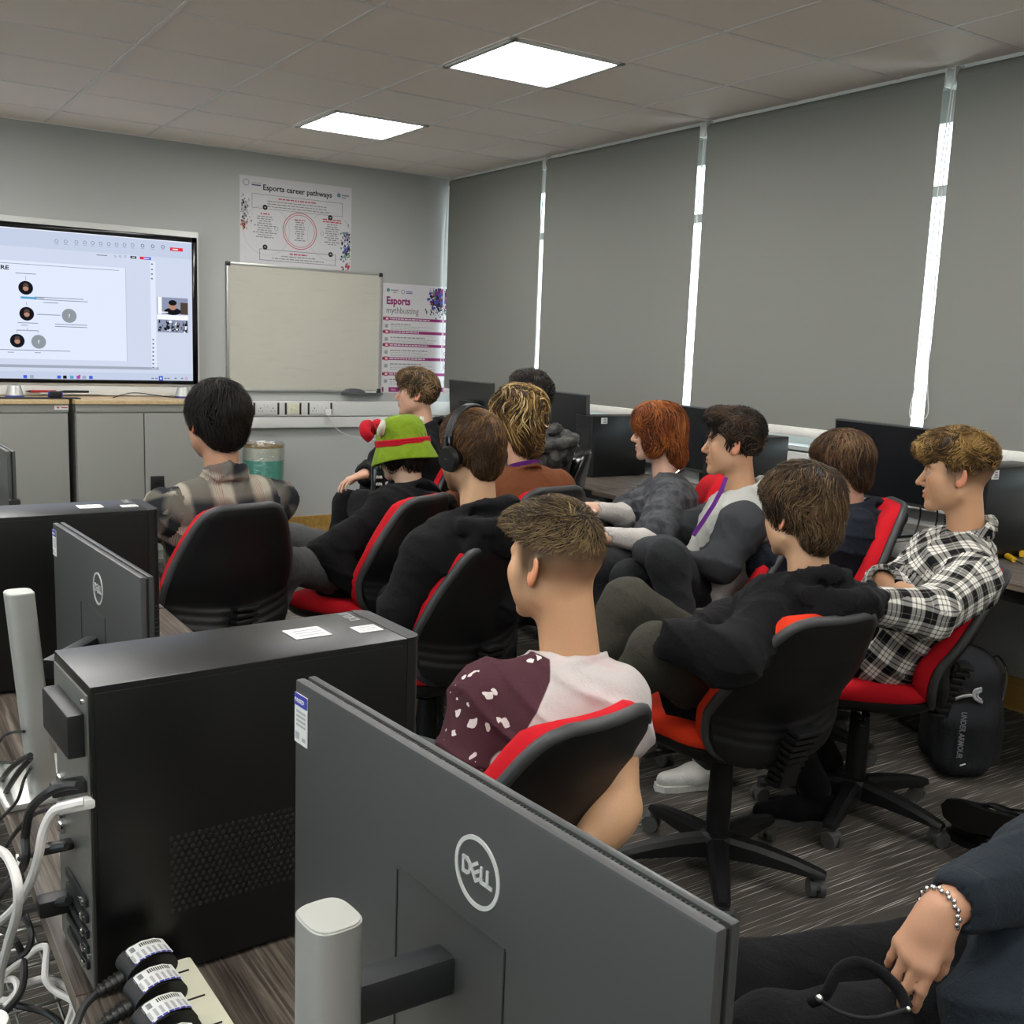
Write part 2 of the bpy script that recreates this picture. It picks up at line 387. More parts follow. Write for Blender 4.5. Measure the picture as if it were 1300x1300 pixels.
# sockets in the trunking
def wx(px,py): p=on(px,py,1,YW-.055); return p[0],p[2]
def socket(px0,px1,label,kind,name='wall_socket'):
    x0,_=wx(px0,520); x1,_=wx(px1,520); cx=(x0+x1)/2; w=x1-x0-.03
    t=thing(name,label,'socket',(cx,YW-.0555,.947))
    m=MB(); m.box((0,-.004,0),(w,.008,.078),None,.003); m.build('faceplate','cream_plastic' if kind=='s' else 'white_plastic',t)
    m=MB()
    for s in (-1,1): m.box((s*(w/2+.011),-.001,0),(.014,.004,.086),None,.001)
    m.build('spacer','dark_steel',t)
    if kind=='d':
        for s in (-1,1):
            m=MB(); m.box((s*.014,-.01,.024),(.014,.008,.02),None,.002); m.build('rocker_switch','white_gloss',t)
            m=MB()
            for (dx,dz,a,b) in ((0,.004,.005,.01),(-.013,-.016,.009,.004),(.013,-.016,.009,.004)): m.box((s*w*.29+dx,-.0082,dz),(a,.001,b))
            m.build('pin_hole','black_matte',t)
    else:
        m=MB(); m.box((0,-.01,0),(.04,.01,.018),None,.003); m.build('rocker_switch','cream_plastic',t)
socket(322,354,'white double socket in the trunking nearest the plaid shirt back','d')
socket(362,382,'cream single switch plate between the two double sockets','s','wall_switch')
socket(391,421,'white double socket with a white plug in it','d')
t=thing('plug','white plug with thin white lead in the trunking socket','plug',(3.105,YW-.064,.925))
m=MB(); m.box((0,-.019,0),(.045,.034,.05),None,.008); m.build('plug_body','white_gloss',t)
m=MB(); m.tube([(0,-.03,-.02),(.01,-.035,-.06),(.05,-.04,-.11),(.12,-.04,-.16),(.25,-.05,-.19),(.42,-.06,-.22),(.6,-.06,-.35),(.62,-.06,-.55)],.0035,6,smooth=4); m.build('lead','cable_white',t)
# ---------------------------------------------------------------- whiteboard
t=thing('whiteboard','aluminium framed whiteboard with faint wiped writing','whiteboard',(2.965,YW,1.512))
W,H_=1.185,.886
m=MB(); m.bb((-W/2+.01,-.016,-H_/2+.01),(W/2-.01,-.002,H_/2-.01)); m.build('panel','whiteboard_face',t,0)
m=MB()
for s in (-1,1): m.box((0,-.011,s*(H_/2-.008)),(W,.022,.018),None,.003); m.box((s*(W/2-.008),-.011,0),(.018,.0215,H_),None,.003)
m.build('frame','silver',t)
for sx in (-1,1):
    for sz in (-1,1):
        m=MB(); m.box((sx*(W/2-.012),-.012,sz*(H_/2-.012)),(.03,.027,.03),None,.006); m.build('corner_cap','dark_steel',t)
m=MB(); m.prism([(0,-.012),(-.075,-.012),(-.085,.0),(-.075,-.018),(0,-.02)],lambda y,z:(.28,y,z-H_/2),lambda y,z:(.585,y,z-H_/2)); m.build('pen_tray','pen_tray',t)
t=thing('board_eraser','grey curved board eraser on the whiteboard tray','eraser',(3.33,YW-.045,1.0615))
m=MB(); pts=[(-.09,0)]+[(.085*math.cos(a)-.005,.032*math.sin(a)+.004) for a in np.linspace(PI,.0,12)]+[(.085,0)]
m.prism(pts,lambda x,z:(x,-.024,z),lambda x,z:(x,.024,z)); m.build('grip','eraser_grey',t)
t=thing('marker_pen','white marker with black cap on the whiteboard tray','pen',(3.48,YW-.04,1.069))
m=MB(); m.cyl((-.055,0,0),(.03,0,0),.0075); m.build('barrel','pale_marker',t); m=MB(); m.cyl((.03,0,0),(.07,0,0),.0085); m.build('cap','black_plastic',t)
# ---------------------------------------------------------------- posters
def poster_helpers(x0,x1,z0,z1):
    w,h=x1-x0,z1-z0
    def uv(px,py):
        p=on(px,py,1,YW-.004); return p[0],p[2]
    return uv
YP=YW-.0045
def prect(m,x0,z0,x1,z1,mi,y=YP): m.bb((x0,y-.0008,z0),(x1,y,z1),0,mi)
def pring(m,cx,cz,r,w,mi,n=40,y=YP,rz=None,arc=(0,2*PI)):
    rz=r if rz is None else rz; vs=[];fs=[]
    A=np.linspace(arc[0],arc[1],n+1)
    for a in A:
        c,s=math.cos(a),math.sin(a); vs+=[(cx+r*c,y-.0008,cz+rz*s),(cx+(r-w)*c,y-.0008,cz+(rz-w)*s)]
    for i in range(n): fs.append((2*i,2*i+1,2*i+3,2*i+2))
    m.add(vs,fs,mi)
def pdisc(m,cx,cz,r,mi,n=24,y=YP,rz=None):
    rz=r if rz is None else rz
    m.add([(cx+r*math.cos(2*PI*i/n),y-.0009,cz+rz*math.sin(2*PI*i/n)) for i in range(n)],[tuple(range(n))],mi)
def ptext(m,s,size,x,z,mi,align='LEFT',bold=0,y=YP,sx=1): add_text(m,s,size,lambda a,b,c:(x+a,y-.0008-c,z+b),align,bold,mi,sx=sx)
def plines(m,cx,z,n,w,dz,hgt,mi,r,center=True,y=YP):
    for i in range(n):
        ww=w*r.uniform(.45,1.0); 
        x=cx-ww/2 if center else cx
        # break each line into word-like dashes
        xx=x
        while xx<x+ww:
            l=r.uniform(.012,.035)*min(1,w/.12+.3); prect(m,xx,z-i*dz-hgt,min(xx+l,x+ww),z-i*dz,mi,y); xx+=l+.006
def splat(m,cx,cz,r,wx_,wz_,n,cols,y=YP,xmin=-9,xmax=9,smin=.003,smax=.016,zmax=9):
    for i in range(n):
        x=cx+r.gauss(0,1)*wx_; z=cz+r.gauss(0,1)*wz_; a=r.uniform(smin,smax)
        if x-a*1.2<xmin or x+a*1.2>xmax or z+a*1.7>zmax: continue
        k=r.randint(5,8); a0=r.uniform(0,6)
        m.add([(x+a*r.uniform(.5,1.1)*math.cos(a0+2*PI*q/k),y-.0008-i*1e-6,z+a*r.uniform(.6,1.5)*math.sin(a0+2*PI*q/k)) for q in range(k)],[tuple(range(k))],r.choice(cols))
RP=random.Random(3)
PM=['ink_black','ink_grey','ink_light','ink_red','ink_purple','ink_violet','ink_teal','ink_green','ink_yellow','poster_paper_light','ink_blue']
K,G,L_,RD,PU,VI,TE,GR,YE,PW,BU=range(11)
x0,x1,z0,z1=2.472,3.306,1.957,2.546
t=thing('poster','landscape career pathways poster above the whiteboard','poster',(0,0,0))
m=MB(); m.bb((x0,YW-.0045,z0),(x1,YW-.0005,z1)); m.build('sheet','poster_paper',t,0)
m=MB(); cx=(x0+x1)/2
ptext(m,'Esports career pathways',.052,cx+.005,2.462,K,'CENTER',.0012)
for (a,b,c,d) in ((x0+.085,2.335,x1-.07,2.432),(x0+.14,1.985,x1-.12,2.062)):
    for q in ((a,b,c,b+.003),(a,d-.003,c,d),(a,b,a+.003,d),(c-.003,b,c,d)): prect(m,*q,VI if d<2.2 else G)
plines(m,cx,2.415,1,.48,.02,.008,RD,RP); plines(m,cx,2.392,3,.62,.018,.0055,G,RP)
plines(m,cx+.01,2.045,1,.14,.02,.009,RD,RP); plines(m,cx+.01,2.024,2,.42,.018,.006,G,RP)
pring(m,cx+.02,2.205,.128,.005,RD); pring(m,cx+.02,2.205,.113,.0035,RD)
plines(m,cx+.02,2.285,1,.12,.02,.008,RD,RP); plines(m,cx+.02,2.268,9,.10,.0155,.006,G,RP)
plines(m,x0+.18,2.305,1,.14,.02,.008,RD,RP); plines(m,x0+.18,2.285,10,.19,.0155,.006,G,RP)
plines(m,x1-.15,2.31,2,.15,.016,.008,RD,RP); plines(m,x1-.15,2.275,10,.13,.0155,.006,G,RP)
for (a,b) in ((x0+.18,2.345),(x1-.165,2.322),(x0+.18,2.075),(x1-.16,2.062)):
    pdisc(m,a,b,.018,K); up=b<2.2
    m.add([(a-.009,YP-.002,b+(-.004 if up else .004)),(a,YP-.002,b+(.006 if up else -.006)),(a+.009,YP-.002,b+(-.004 if up else .004)),(a,YP-.002,b)],[(0,1,2,3)],PW)
for (a,) in ((cx-.155,),(cx+.19,)): pring(m,a,2.205,.014,.003,TE)
for (a,s) in ((x0+.19,1),(x1-.17,1)): pring(m,a,2.19,.17,.0025,L_,arc=(PI*.25,PI*.75) if False else (0,2*PI))
pring(m,x0+.045,2.50,.022,.004,G); prect(m,x0+.085,2.498,x0+.15,2.504,L_); prect(m,x0+.085,2.484,x0+.15,2.492,VI)
pdisc(m,x1-.10,2.485,.015,TE); prect(m,x1-.078,2.483,x1-.02,2.491,G); prect(m,x1-.078,2.468,x1-.045,2.474,G)
splat(m,x0+.025,2.30,RP,.022,.055,110,[K,G,L_,G],xmin=x0,smax=.010); splat(m,x0+.02,2.215,RP,.014,.018,30,[RD,K,YE],xmin=x0,smax=.012)
splat(m,x1-.03,2.13,RP,.022,.07,120,[K,VI,K,G,TE,BU],xmax=x1,smax=.011); splat(m,x1-.025,1.99,RP,.018,.014,30,[RD,RD,K],xmax=x1,smax=.012); splat(m,x1-.03,2.07,RP,.02,.015,20,[YE,GR],xmax=x1,smax=.01)
m.build('print',PM,t,0,fix=False)
x0,x1,z0,z1=3.572,4.163,1.065,1.889
t=thing('poster','portrait purple and white mythbusting poster beside the blinds','poster',(0,0,0))
m=MB(); m.bb((x0,YW-.0045,z0),(x1,YW-.0005,z1)); m.build('sheet','poster_paper_light',t,0)
m=MB()
ptext(m,'Esports',.078,x0+.03,1.735,PU,'LEFT',.0028,sx=.86); ptext(m,'mythbusting',.066,x0+.03,1.668,G,'LEFT',.0003,sx=.86)
pdisc(m,x0+.045,1.838,.014,TE); prect(m,x0+.065,1.836,x0+.13,1.843,G); prect(m,x0+.085,1.82,x0+.115,1.826,G)
pring(m,x0+.17,1.83,.016,.004,G); prect(m,x0+.195,1.832,x0+.25,1.837,BU); prect(m,x0+.195,1.82,x0+.25,1.826,BU)
splat(m,x1-.09,1.80,RP,.045,.045,330,[K,VI,K,K,PU,BU,G],xmax=x1-.002,smax=.017,zmax=z1); splat(m,x1-.09,1.70,RP,.06,.03,90,[K,K,G],xmax=x1-.002,smin=.002,smax=.009)
prect(m,x1-.105,1.73,x1-.06,1.86,K); prect(m,x1-.145,1.74,x1-.11,1.82,BU)
for i,zz in enumerate((1.615,1.516,1.418,1.315,1.198)):
    prect(m,x0+.005,zz,x1,zz+.022,PU); prect(m,x0+.022,zz-.004,x0+.055,zz+.026,RD,YP-.0009); prect(m,x0+.029,zz+.003,x0+.048,zz+.019,PW,YP-.0018)
    plines(m,x0+.065,zz+.015,1,.36,.02,.008,PW,RP,False,YP-.0009)
    prect(m,x0+.022,zz-.058,x0+.05,zz-.03,L_); m.add([(x0+.027,YP-.002,zz-.043),(x0+.034,YP-.002,zz-.052),(x0+.048,YP-.002,zz-.032),(x0+.034,YP-.002,zz-.047)],[(0,1,2,3)],K)
    plines(m,x0+.07,zz-.026,1,.36,.02,.007,G,RP,False); plines(m,x0+.07,zz-.043,3,.42,.012,.0045,L_,RP,False)
    pring(m,x1-.035,zz-.045,.016,.004,[L_,PU,PU,PU,G][i])
prect(m,x0+.005,1.072,x1,1.108,PU); prect(m,x0+.02,1.068,x0+.062,1.116,PW,YP-.0009); ptext(m,'Find',.022,x0+.085,1.083,PW)
m.build('print',PM,t,0,fix=False)
# ---------------------------------------------------------------- interactive display
t=thing('interactive_display','large wall mounted screen showing a shared slide','screen',(0,0,0))
YD=7.185
m=MB(); m.bb((.44,YD+.012,1.10),(2.166,YW,2.128),.008); m.build('housing','white_plastic',t)
m=MB(); X0,X1,Z0,Z1=.47,2.150,1.115,2.090
m.bb((X0,YD-.002,Z1-.034),(X1,YD+.03,Z1),.003); m.bb((X0,YD-.002,Z0),(X1,YD+.03,Z0+.024),.003); m.bb((X0,YD-.002,Z0),(X0+.035,YD+.03,Z1),.003); m.bb((X1-.034,YD-.002,Z0),(X1,YD+.03,Z1),.003)
m.build('bezel','black_gloss',t)
m=MB(); m.bb((X0+.03,YD+.006,Z0+.02),(X1-.03,YD+.02,Z1-.03)); m.build('screen','scr_bg',t,0)
m=MB(); m.bb((.9,7.20,1.035),(2.15,YW,1.10),.006); m.bb((1.15,7.175,1.045),(1.52,7.2,1.052),.002); m.build('lower_bar','white_plastic',t)
SM=['scr_page','scr_bar','scr_white','scr_grey','scr_mid','scr_dark','scr_red','scr_blue','scr_purple','scr_cyan','scr_skin','scr_room','scr_disc','scr_brown']
sP,sB,sW,sG,sM,sD,sR,sU,sV,sC,sS,sRm,sDi,sBr=range(14)
YS=YD+.006
def sxy(cx,cy):      # crop coordinates of the screen close-up to the screen plane
    p=on(cx/3.0952,cy/3.0952+220,1,YS); return p[0],p[2]
m=MB(); ly=[0]
def srect(a,b,c,d,mi,lay=1):
    x0_,z1_=sxy(a,b); x1_,z0_=sxy(c,d); xb,zb=sxy(a,d)
    y=YS-.0004*lay; m.add([(x0_,y,zb),(x1_,y,z0_),(x1_,y,sxy(c,b)[1]),(x0_,y,z1_)],[(0,1,2,3)],mi)
def sdisc(a,b,r,mi,lay=2,ry=None):
    cx_,cz_=sxy(a,b); x2,_=sxy(a+r,b); pdisc(m,cx_,cz_,x2-cx_,mi,28,YS-.0004*lay+.0009)
zt=lambda x: sxy(x,0)
# plane-aligned rectangles (the screen is level, so use its own x and z)
def R_(xa,za,xb,zb,mi,lay=1): y=YS-.0004*lay; m.add([(xa,y,za),(xb,y,za),(xb,y,zb),(xa,y,zb)],[(0,1,2,3)],mi)
def px(a): return sxy(a,500)[0]
def pz(a,b): return sxy(a,b)[1]
sx0,sx1,sz0,sz1=X0+.03,X1-.03,Z0+.02,Z1-.03
R_(sx0,sz1-.115,sx1,sz1,sB); R_(sx0,sz1-.008,sx1,sz1,sW,2)
R_(sx0,sz0,sx1,sz0+.05,sB); R_(sx0,pz(600,765)-.012,px(620),pz(600,765)+.005,sM)
R_(sx0,pz(490,738),px(495),pz(480,372),sP); R_(px(592),pz(600,770),px(612),pz(600,345),sP,1)
R_(sx0,pz(470,382)-.002,px(470),pz(470,382)+.001,sG,2)
R_(px(495)-.001,pz(490,738),px(495)+.001,pz(480,372),sM,2)
add_text(m,'TURE',.035,lambda a,b,c:(px(40)-.001-.105+a*1.25,YS-.001,pz(20,377)+b),'LEFT',.001,sD)
for a in (222,258,300,333,364,396,427,458,489,521,560,600,640):
    xx,zz=sxy(a,266+(a-220)*.055); pring(m,xx,zz,.011,.003,sG if a<560 else sD,16,YS-.0007+.0008); R_(xx-.012,zz-.02,xx+.012,zz-.017,sM,2)
xx,zz=sxy(693,299); R_(xx-.042,zz-.012,xx+.042,zz+.010,sR,2); R_(xx-.025,zz-.004,xx+.01,zz+.002,sW,3)
xx,zz=sxy(524,330); R_(xx-.019,zz-.008,xx+.019,zz+.007,sD,2); R_(xx-.01,zz-.002,xx+.01,zz+.002,sW,3)
xx,zz=sxy(571,334); R_(xx-.036,zz-.009,xx-.01,zz+.009,sR,2); R_(xx-.01,zz-.009,xx+.012,zz+.009,sV,2); R_(xx+.012,zz-.009,xx+.036,zz+.009,sU,2); R_(xx-.01,zz-.003,xx+.025,zz+.001,sW,3)
for a in (452,472,492): 
    xx,zz=sxy(a,327); pring(m,xx,zz,.007,.0025,sG,12,YS-.0007)
xx,zz=sxy(402,322); R_(xx-.035,zz-.003,xx+.03,zz+.002,sG,2)
for b in (357,378,396,414,654,670,686,702,718,733,748,763):
    xx,zz=sxy(602 if b>600 else 597,b); R_(xx-.006,zz-.005,xx+.006,zz+.005,sG,2)
for i,(a,b,ph) in enumerate(((101,450,1),(105,552,1),(272,560,0),(68,658,1),(152,662,0))):
    sdisc(a,b,29,sD if ph else sDi,2)
    if ph:
        sdisc(a,b+2,11,sS,3); sdisc(a,b-9,11,sBr,4); sdisc(a,b+3,9,sS,5)
    else: xx,zz=sxy(a,b); add_text(m,'?',.03,lambda p,q,c:(xx+p,YS-.0016,zz-.011+q),'CENTER',.0005,sW)
for (a,b,w) in ((101,394,40),(150,490,24),(234,491,98),(240,500,110),(200,509,30),(110,588,40),(96,597,12),(280,595,66),(280,604,66),(70,694,70),(42,703,12),(187,697,92),(148,705,12)):
    xx,zz=sxy(a,b); dx=w/3.0952*6.5/1326.5/1.9*1.75; R_(xx-dx,zz-.002,xx+dx,zz+.002,sG,2)
xx,zz=sxy(112,489); R_(xx-.045,zz-.007,xx+.045,zz+.006,sC,3)
for (a,b,c,d) in ((101,405,101,418),(104,507,104,518),(146,555,236,557),(108,608,108,616),(66,617,150,618),(66,617,66,626),(150,618,150,626)):
    xa,za=sxy(a,b); xb,zb=sxy(c,d); R_(min(xa,xb)-.0015,min(za,zb)-.0015,max(xa,xb)+.0015,max(za,zb)+.0015,sM,2)
# video call thumbnails
xa,xb=px(617),px(738); za,zb=pz(680,554),pz(680,489)
R_(xa,za,xb,zb,sRm,2); R_(xb-.05,za,xb,zb-.03,sBr,3); R_(xa+.005,za,xa+.03,zb,sW,3)
w=(xa+xb)/2; pdisc(m,w,za+.055,.028,sS,20,YS-.0008); pdisc(m,w,za+.075,.027,sD,20,YS-.0011,.018); pdisc(m,w,za+.018,.055,sD,20,YS-.0006,.024); R_(xa+.01,za+.008,xa+.07,za+.014,sW,5)
za2,zb2=pz(680,626),pz(680,558); R_(xa,za2,xb,zb2,sRm,2); R_(xa,zb2-.03,xb,zb2,sW,3)
rr=random.Random(5)
for q in range(60): xx=rr.uniform(xa+.005,xb-.012); zz=rr.uniform(za2,zb2-.05); R_(xx,zz,xx+rr.uniform(.005,.018),zz+rr.uniform(.006,.02),rr.choice([sD,sD,sD,sW,sBr,sG]),4+q%6)
for (a,mi) in ((99,sU),(125,sM),(232,sU),(255,sD),(282,sC),(308,sV),(331,sM),(357,sU)):
    xx,zz=sxy(a,799+(a-100)*.012); R_(xx-.011,zz-.01,xx+.011,zz+.01,mi,2)
xx,zz=sxy(312,796); pdisc(m,xx,zz,.007,sR,12,YS-.0013); xx,zz=sxy(632,806); R_(xx-.014,zz-.018,xx+.014,zz+.016,sU,2); R_(xx-.004,zz-.006,xx+.004,zz+.006,sW,3)
for a in (600,615,650,662,690,715): xx,zz=sxy(a,806); R_(xx-.008,zz-.004,xx+.008,zz+.004,sG,2)
xx,zz=sxy(732,807); pring(m,xx,zz,.009,.003,sR,12,YS-.0007)
m.build('screen_image',SM,t,0,fix=False)
for (a,l,mt) in ((55,'red stylus lying in the tray under the screen','pen_red'),(97,'black stylus lying in the tray under the screen','black_plastic')):
    p=on(a,496.5,1,7.187); t=thing('stylus_pen',l,'pen',(p[0],7.187,1.0605))
    m=MB(); m.cyl((-.075,0,0),(.075,0,0),.008,n=14); m.build('barrel',mt,t); m=MB(); m.cyl((-.105,0,0),(-.075,0,0),.002,.008,n=14); m.build('tip','black_plastic',t)
# ---------------------------------------------------------------- steel cupboards
def cupboard(x0,x1,label,split,extra):
    yf=6.80; t=thing('steel_cupboard',label,'cupboard',((x0+x1)/2,yf+.22,0)); ox,oy=(x0+x1)/2,yf+.22
    m=MB(); m.bb((x0-ox,yf+.022-oy,.0),(x1-ox,YW-.03-oy,1.004),.004); m.bb((x0-ox,yf-oy,.955),(x1-ox,yf+.04-oy,1.004),.003); m.build('carcass','grey_steel',t)
    m=MB(); m.bb((x0-.005-ox,yf-.012-oy,1.005),(x1+.005-ox,YW-.005-oy,1.031),.003); m.build('worktop','pale_wood',t)
    ds=[x0]+split+[x1]
    for a,b in zip(ds[:-1],ds[1:]):
        m=MB(); m.bb((a+.003-ox,yf-oy,.06),(b-.003-ox,yf+.02-oy,.950),.002); d=m.build('door','grey_steel',t)
    if extra=='lock':
        p=on(200,617,1,yf-.004); m=MB(); m.box((p[0]-ox,yf-.004-oy,p[2]),(.085,.012,.13),None,.004); h=m.build('handle','black_plastic',t)
        m=MB(); m.cyl((p[0]-ox-.01,yf-.01-oy,p[2]+.01),(p[0]-ox-.01,yf-.018-oy,p[2]+.01),.014,n=16); m.build('lock','chrome',h)
    else:
        p=on(80,517.5,1,yf-.001); m=MB(); m.box((p[0]-ox-.01,yf-.001-oy,p[2]),(.078,.002,.026)); s=m.build('sticker','paper_white',t)
        m=MB(); m.box((p[0]-ox+.008,yf-.0025-oy,p[2]),(.036,.001,.006)); m.box((p[0]-ox-.028,yf-.0025-oy,p[2]),(.012,.001,.01)); m.build('sticker_print','ink_red',s)
cupboard(.25,1.243,'grey steel cupboard with small pink sticker left of the gap',[],'sticker')
cupboard(1.285,2.10,'grey steel double door cupboard with black lock right of the gap',[1.69],'lock')
# things on the cupboards
for (a,l) in ((19,'silver cone foot under the left side of the screen'),(233,'silver cone foot under the right corner of the screen')):
    p=on(a,503,1,7.05); t=thing('speaker',l.replace('foot','speaker'),'speaker',(p[0],7.06,1.031))
    m=MB(); m.lathe([(.055,0),(.055,.008),(.048,.012)],20); m.build('base','ink_blue',t); m=MB(); m.lathe([(.052,.012),(.036,.07),(.034,.073)],24); m.build('body','silver',t)
p=on(50,505.5,1,6.9); t=tag(MB().bb((.55,6.86,1.0315),(1.33,6.98,1.0375),.001).build('desk_mat','black_matte'),'flat black mat on top of the cupboards below the pens','mat')
p=on(70,503,1,6.92); t=thing('webcam','small black camera with blue ends in front of the pen tray','camera',(p[0],6.92,1.038)); m=MB(); m.box((0,0,.02),(.075,.035,.038),None,.006); m.build('body','black_plastic',t)
m=MB()
for s in (-1,1): m.box((s*.0385,-.012,.02),(.006,.016,.03),None,.002)
m.build('end_cap','ink_blue',t)
m=MB(); m.tube([(1.55,7.0,1.034),(1.62,7.05,1.05),(1.70,7.06,1.062),(1.82,7.06,1.05),(1.92,7.05,1.036),(2.02,7.0,1.034)],.003,6,smooth=5); tag(m.build('cable','cable_black'),'thin dark cable lying on the right cupboard top','cable')
# bin
t=thing('waste_bin','clear lined recycling bin with teal paper behind the plaid shirt','bin',(2.52,6.93,0))
m=MB(); m.lathe([(.115,.002),(.125,.4),(.132,.70),(.136,.72)],32,cap=False); m.lathe([(.0,.004),(.115,.002)],32,cap=False); m.build('card_wall','bin_card',t)
m=MB(); m.lathe([(.118,.01),(.127,.40),(.1335,.62)],32,cap=False); m.build('teal_band','bin_teal',t)
m=MB(); m.lathe([(.1337,.62),(.1365,.705)],32,cap=False); m.build('paper_band','bin_paper',t)
m=MB(); vs=[];fs=[]
for i in range(48):
    a=2*PI*i/48; w=.004*math.sin(7*a)+.003*math.sin(13*a)
    for (r,z) in ((.122,.02),(.131+w*.3,.3),(.137+w,.55),(.142+w,.70),(.143+w,.735+w),(.132,.72),(.126,.55)): vs.append((r*math.cos(a),r*math.sin(a),z))
for i in range(48):
    for q in range(6): fs.append((i*7+q,((i+1)%48)*7+q,((i+1)%48)*7+q+1,i*7+q+1))
m.add(vs,fs); m.build('liner','clear_film',t)
# ---------------------------------------------------------------- implicit-surface modelling: smooth unions meshed with surface nets
def smin(a,b,k):
    h=np.maximum(k-np.abs(a-b),0)/k; return np.minimum(a,b)-h*h*k*.25
def smax(a,b,k): return -smin(-a,-b,k)
def d_cap(P,a,b,r1,r2):
    a=np.asarray(a,float);b=np.asarray(b,float); ab=b-a; L2=max(ab@ab,1e-9)
    t=np.clip((P-a)@ab/L2,0,1); q=P-a-t[...,None]*ab
    return np.sqrt((q*q).sum(-1))-(r1+(r2-r1)*t)
def d_ell(P,c,r,R=None):
    q=P-np.asarray(c,float)
    if R is not None: q=q@R            # R columns = local axes
    r=np.asarray(r,float); k0=np.sqrt(((q/r)**2).sum(-1)); k1=np.sqrt(((q/(r*r))**2).sum(-1))
    return k0*(k0-1)/np.maximum(k1,1e-9)
def d_rbox(P,c,h,r,R=None):
    q=P-np.asarray(c,float)
    if R is not None: q=q@R
    q=np.abs(q)-np.asarray(h,float)+r; o=np.maximum(q,0)
    return np.sqrt((o*o).sum(-1))+np.minimum(q.max(-1),0)-r
class Blob:
    """list of primitives; op: + smooth union, - smooth subtraction"""
    def __init__(s): s.p=[]
    def cap(s,a,b,r1,r2=None,k=.03,op='+'):
        r2=r1 if r2 is None else r2; a=np.asarray(a,float);b=np.asarray(b,float); r=max(r1,r2)
        s.p.append((lambda P:d_cap(P,a,b,r1,r2),np.minimum(a,b)-r,np.maximum(a,b)+r,k,op)); return s
    def chain(s,pts,rs,k=.03):
        for i in range(len(pts)-1): s.cap(pts[i],pts[i+1],rs[i],rs[i+1],k)
        return s
    def ell(s,c,r,R=None,k=.03,op='+'):
        c=np.asarray(c,float); m=max(r); s.p.append((lambda P:d_ell(P,c,r,R),c-m,c+m,k,op)); return s
    def rbox(s,c,h,r,R=None,k=.03,op='+'):
        c=np.asarray(c,float); m=float(np.linalg.norm(h)); s.p.append((lambda P:d_rbox(P,c,h,r,R),c-m,c+m,k,op)); return s
    def fn(s,f,lo,hi,k=.01,op='-'): s.p.append((f,np.asarray(lo,float),np.asarray(hi,float),k,op)); return s
    def bounds(s):
        lo=np.min([p[1] for p in s.p if p[4]=='+'],0); hi=np.max([p[2] for p in s.p if p[4]=='+'],0); return lo,hi
    def val(s,P):
        D=np.full(P.shape[:-1],9.)
        for f,lo,hi,k,op in s.p:
            d=f(P); D=smin(D,d,k) if op=='+' else smax(D,-d,k)
        return D
    def mesh(s,h,disp=None,pad=.02,clip=None):
        lo,hi=s.bounds()
        if clip: lo=np.maximum(lo,clip[0]); hi=np.minimum(hi,clip[1])
        lo=lo-pad; n=np.ceil((hi+pad-lo)/h).astype(int)+1
        ax=[lo[i]+h*np.arange(n[i]) for i in range(3)]
        D=np.full(n,.5)
        for f,a,b,k,op in s.p:
            m=k+3*h+.01
            i0=np.clip(np.floor((a-m-lo)/h).astype(int),0,n); i1=np.clip(np.ceil((b+m-lo)/h).astype(int)+1,0,n)
            if (i1<=i0).any(): continue
            sl=tuple(slice(i0[i],i1[i]) for i in range(3))
            P=np.stack(np.meshgrid(*[ax[i][sl[i]] for i in range(3)],indexing='ij'),-1)
            d=f(P); D[sl]=smin(D[sl],d,k) if op=='+' else smax(D[sl],-d,k)
        if disp is not None:
            near=np.abs(D)<.05; idx=np.argwhere(near); P=lo+h*idx; D[near]+=disp(P)
        D[0]=D[-1]=.5; D[:,0]=D[:,-1]=.5; D[:,:,0]=D[:,:,-1]=.5
        return snet(D,lo,h)
def snet(D,lo,h):
    S=D<0; n=D.shape
    cnt=np.zeros(tuple(x-1 for x in n),np.int8)
    for i in (0,1):
        for j in (0,1):
            for k in (0,1): cnt+=S[i:n[0]-1+i,j:n[1]-1+j,k:n[2]-1+k]
    act=(cnt>0)&(cnt<8); ids=-np.ones(act.shape,int); C=np.argwhere(act); ids[act]=np.arange(len(C))
    acc=np.zeros((len(C),3)); w=np.zeros(len(C))
    for ax in range(3):
        o1,o2=[a for a in range(3) if a!=ax]
        for p in (0,1):
            for q in (0,1):
                a=C.copy(); a[:,o1]+=p; a[:,o2]+=q; b=a.copy(); b[:,ax]+=1
                da=D[a[:,0],a[:,1],a[:,2]]; db=D[b[:,0],b[:,1],b[:,2]]; m=(da<0)!=(db<0)
                t=np.where(m,da/np.where(m,da-db,1),0); pos=a.astype(float); pos[:,ax]+=t
                acc[m]+=pos[m]; w[m]+=1
    V=lo+h*acc/np.maximum(w,1)[:,None]
    F=[]
    for ax in range(3):
        o1,o2=(ax+1)%3,(ax+2)%3
        a=[slice(0,x) for x in n]; b=[slice(0,x) for x in n]; a[ax]=slice(0,n[ax]-1); b[ax]=slice(1,n[ax])
        E=S[tuple(a)]!=S[tuple(b)]; I=np.argwhere(E); ok=(I[:,o1]>0)&(I[:,o2]>0)&(I[:,o1]<n[o1]-1)&(I[:,o2]<n[o2]-1); I=I[ok]
        sg=S[I[:,0],I[:,1],I[:,2]]
        def g(d1,d2):
            J=I.copy(); J[:,o1]-=d1; J[:,o2]-=d2; return ids[J[:,0],J[:,1],J[:,2]]
        q=np.stack([g(1,1),g(0,1),g(0,0),g(1,0)],1); q[~sg]=q[~sg][:,::-1]; F.append(q)
    F=np.concatenate(F); F=F[(F>=0).all(1)]
    return V,F
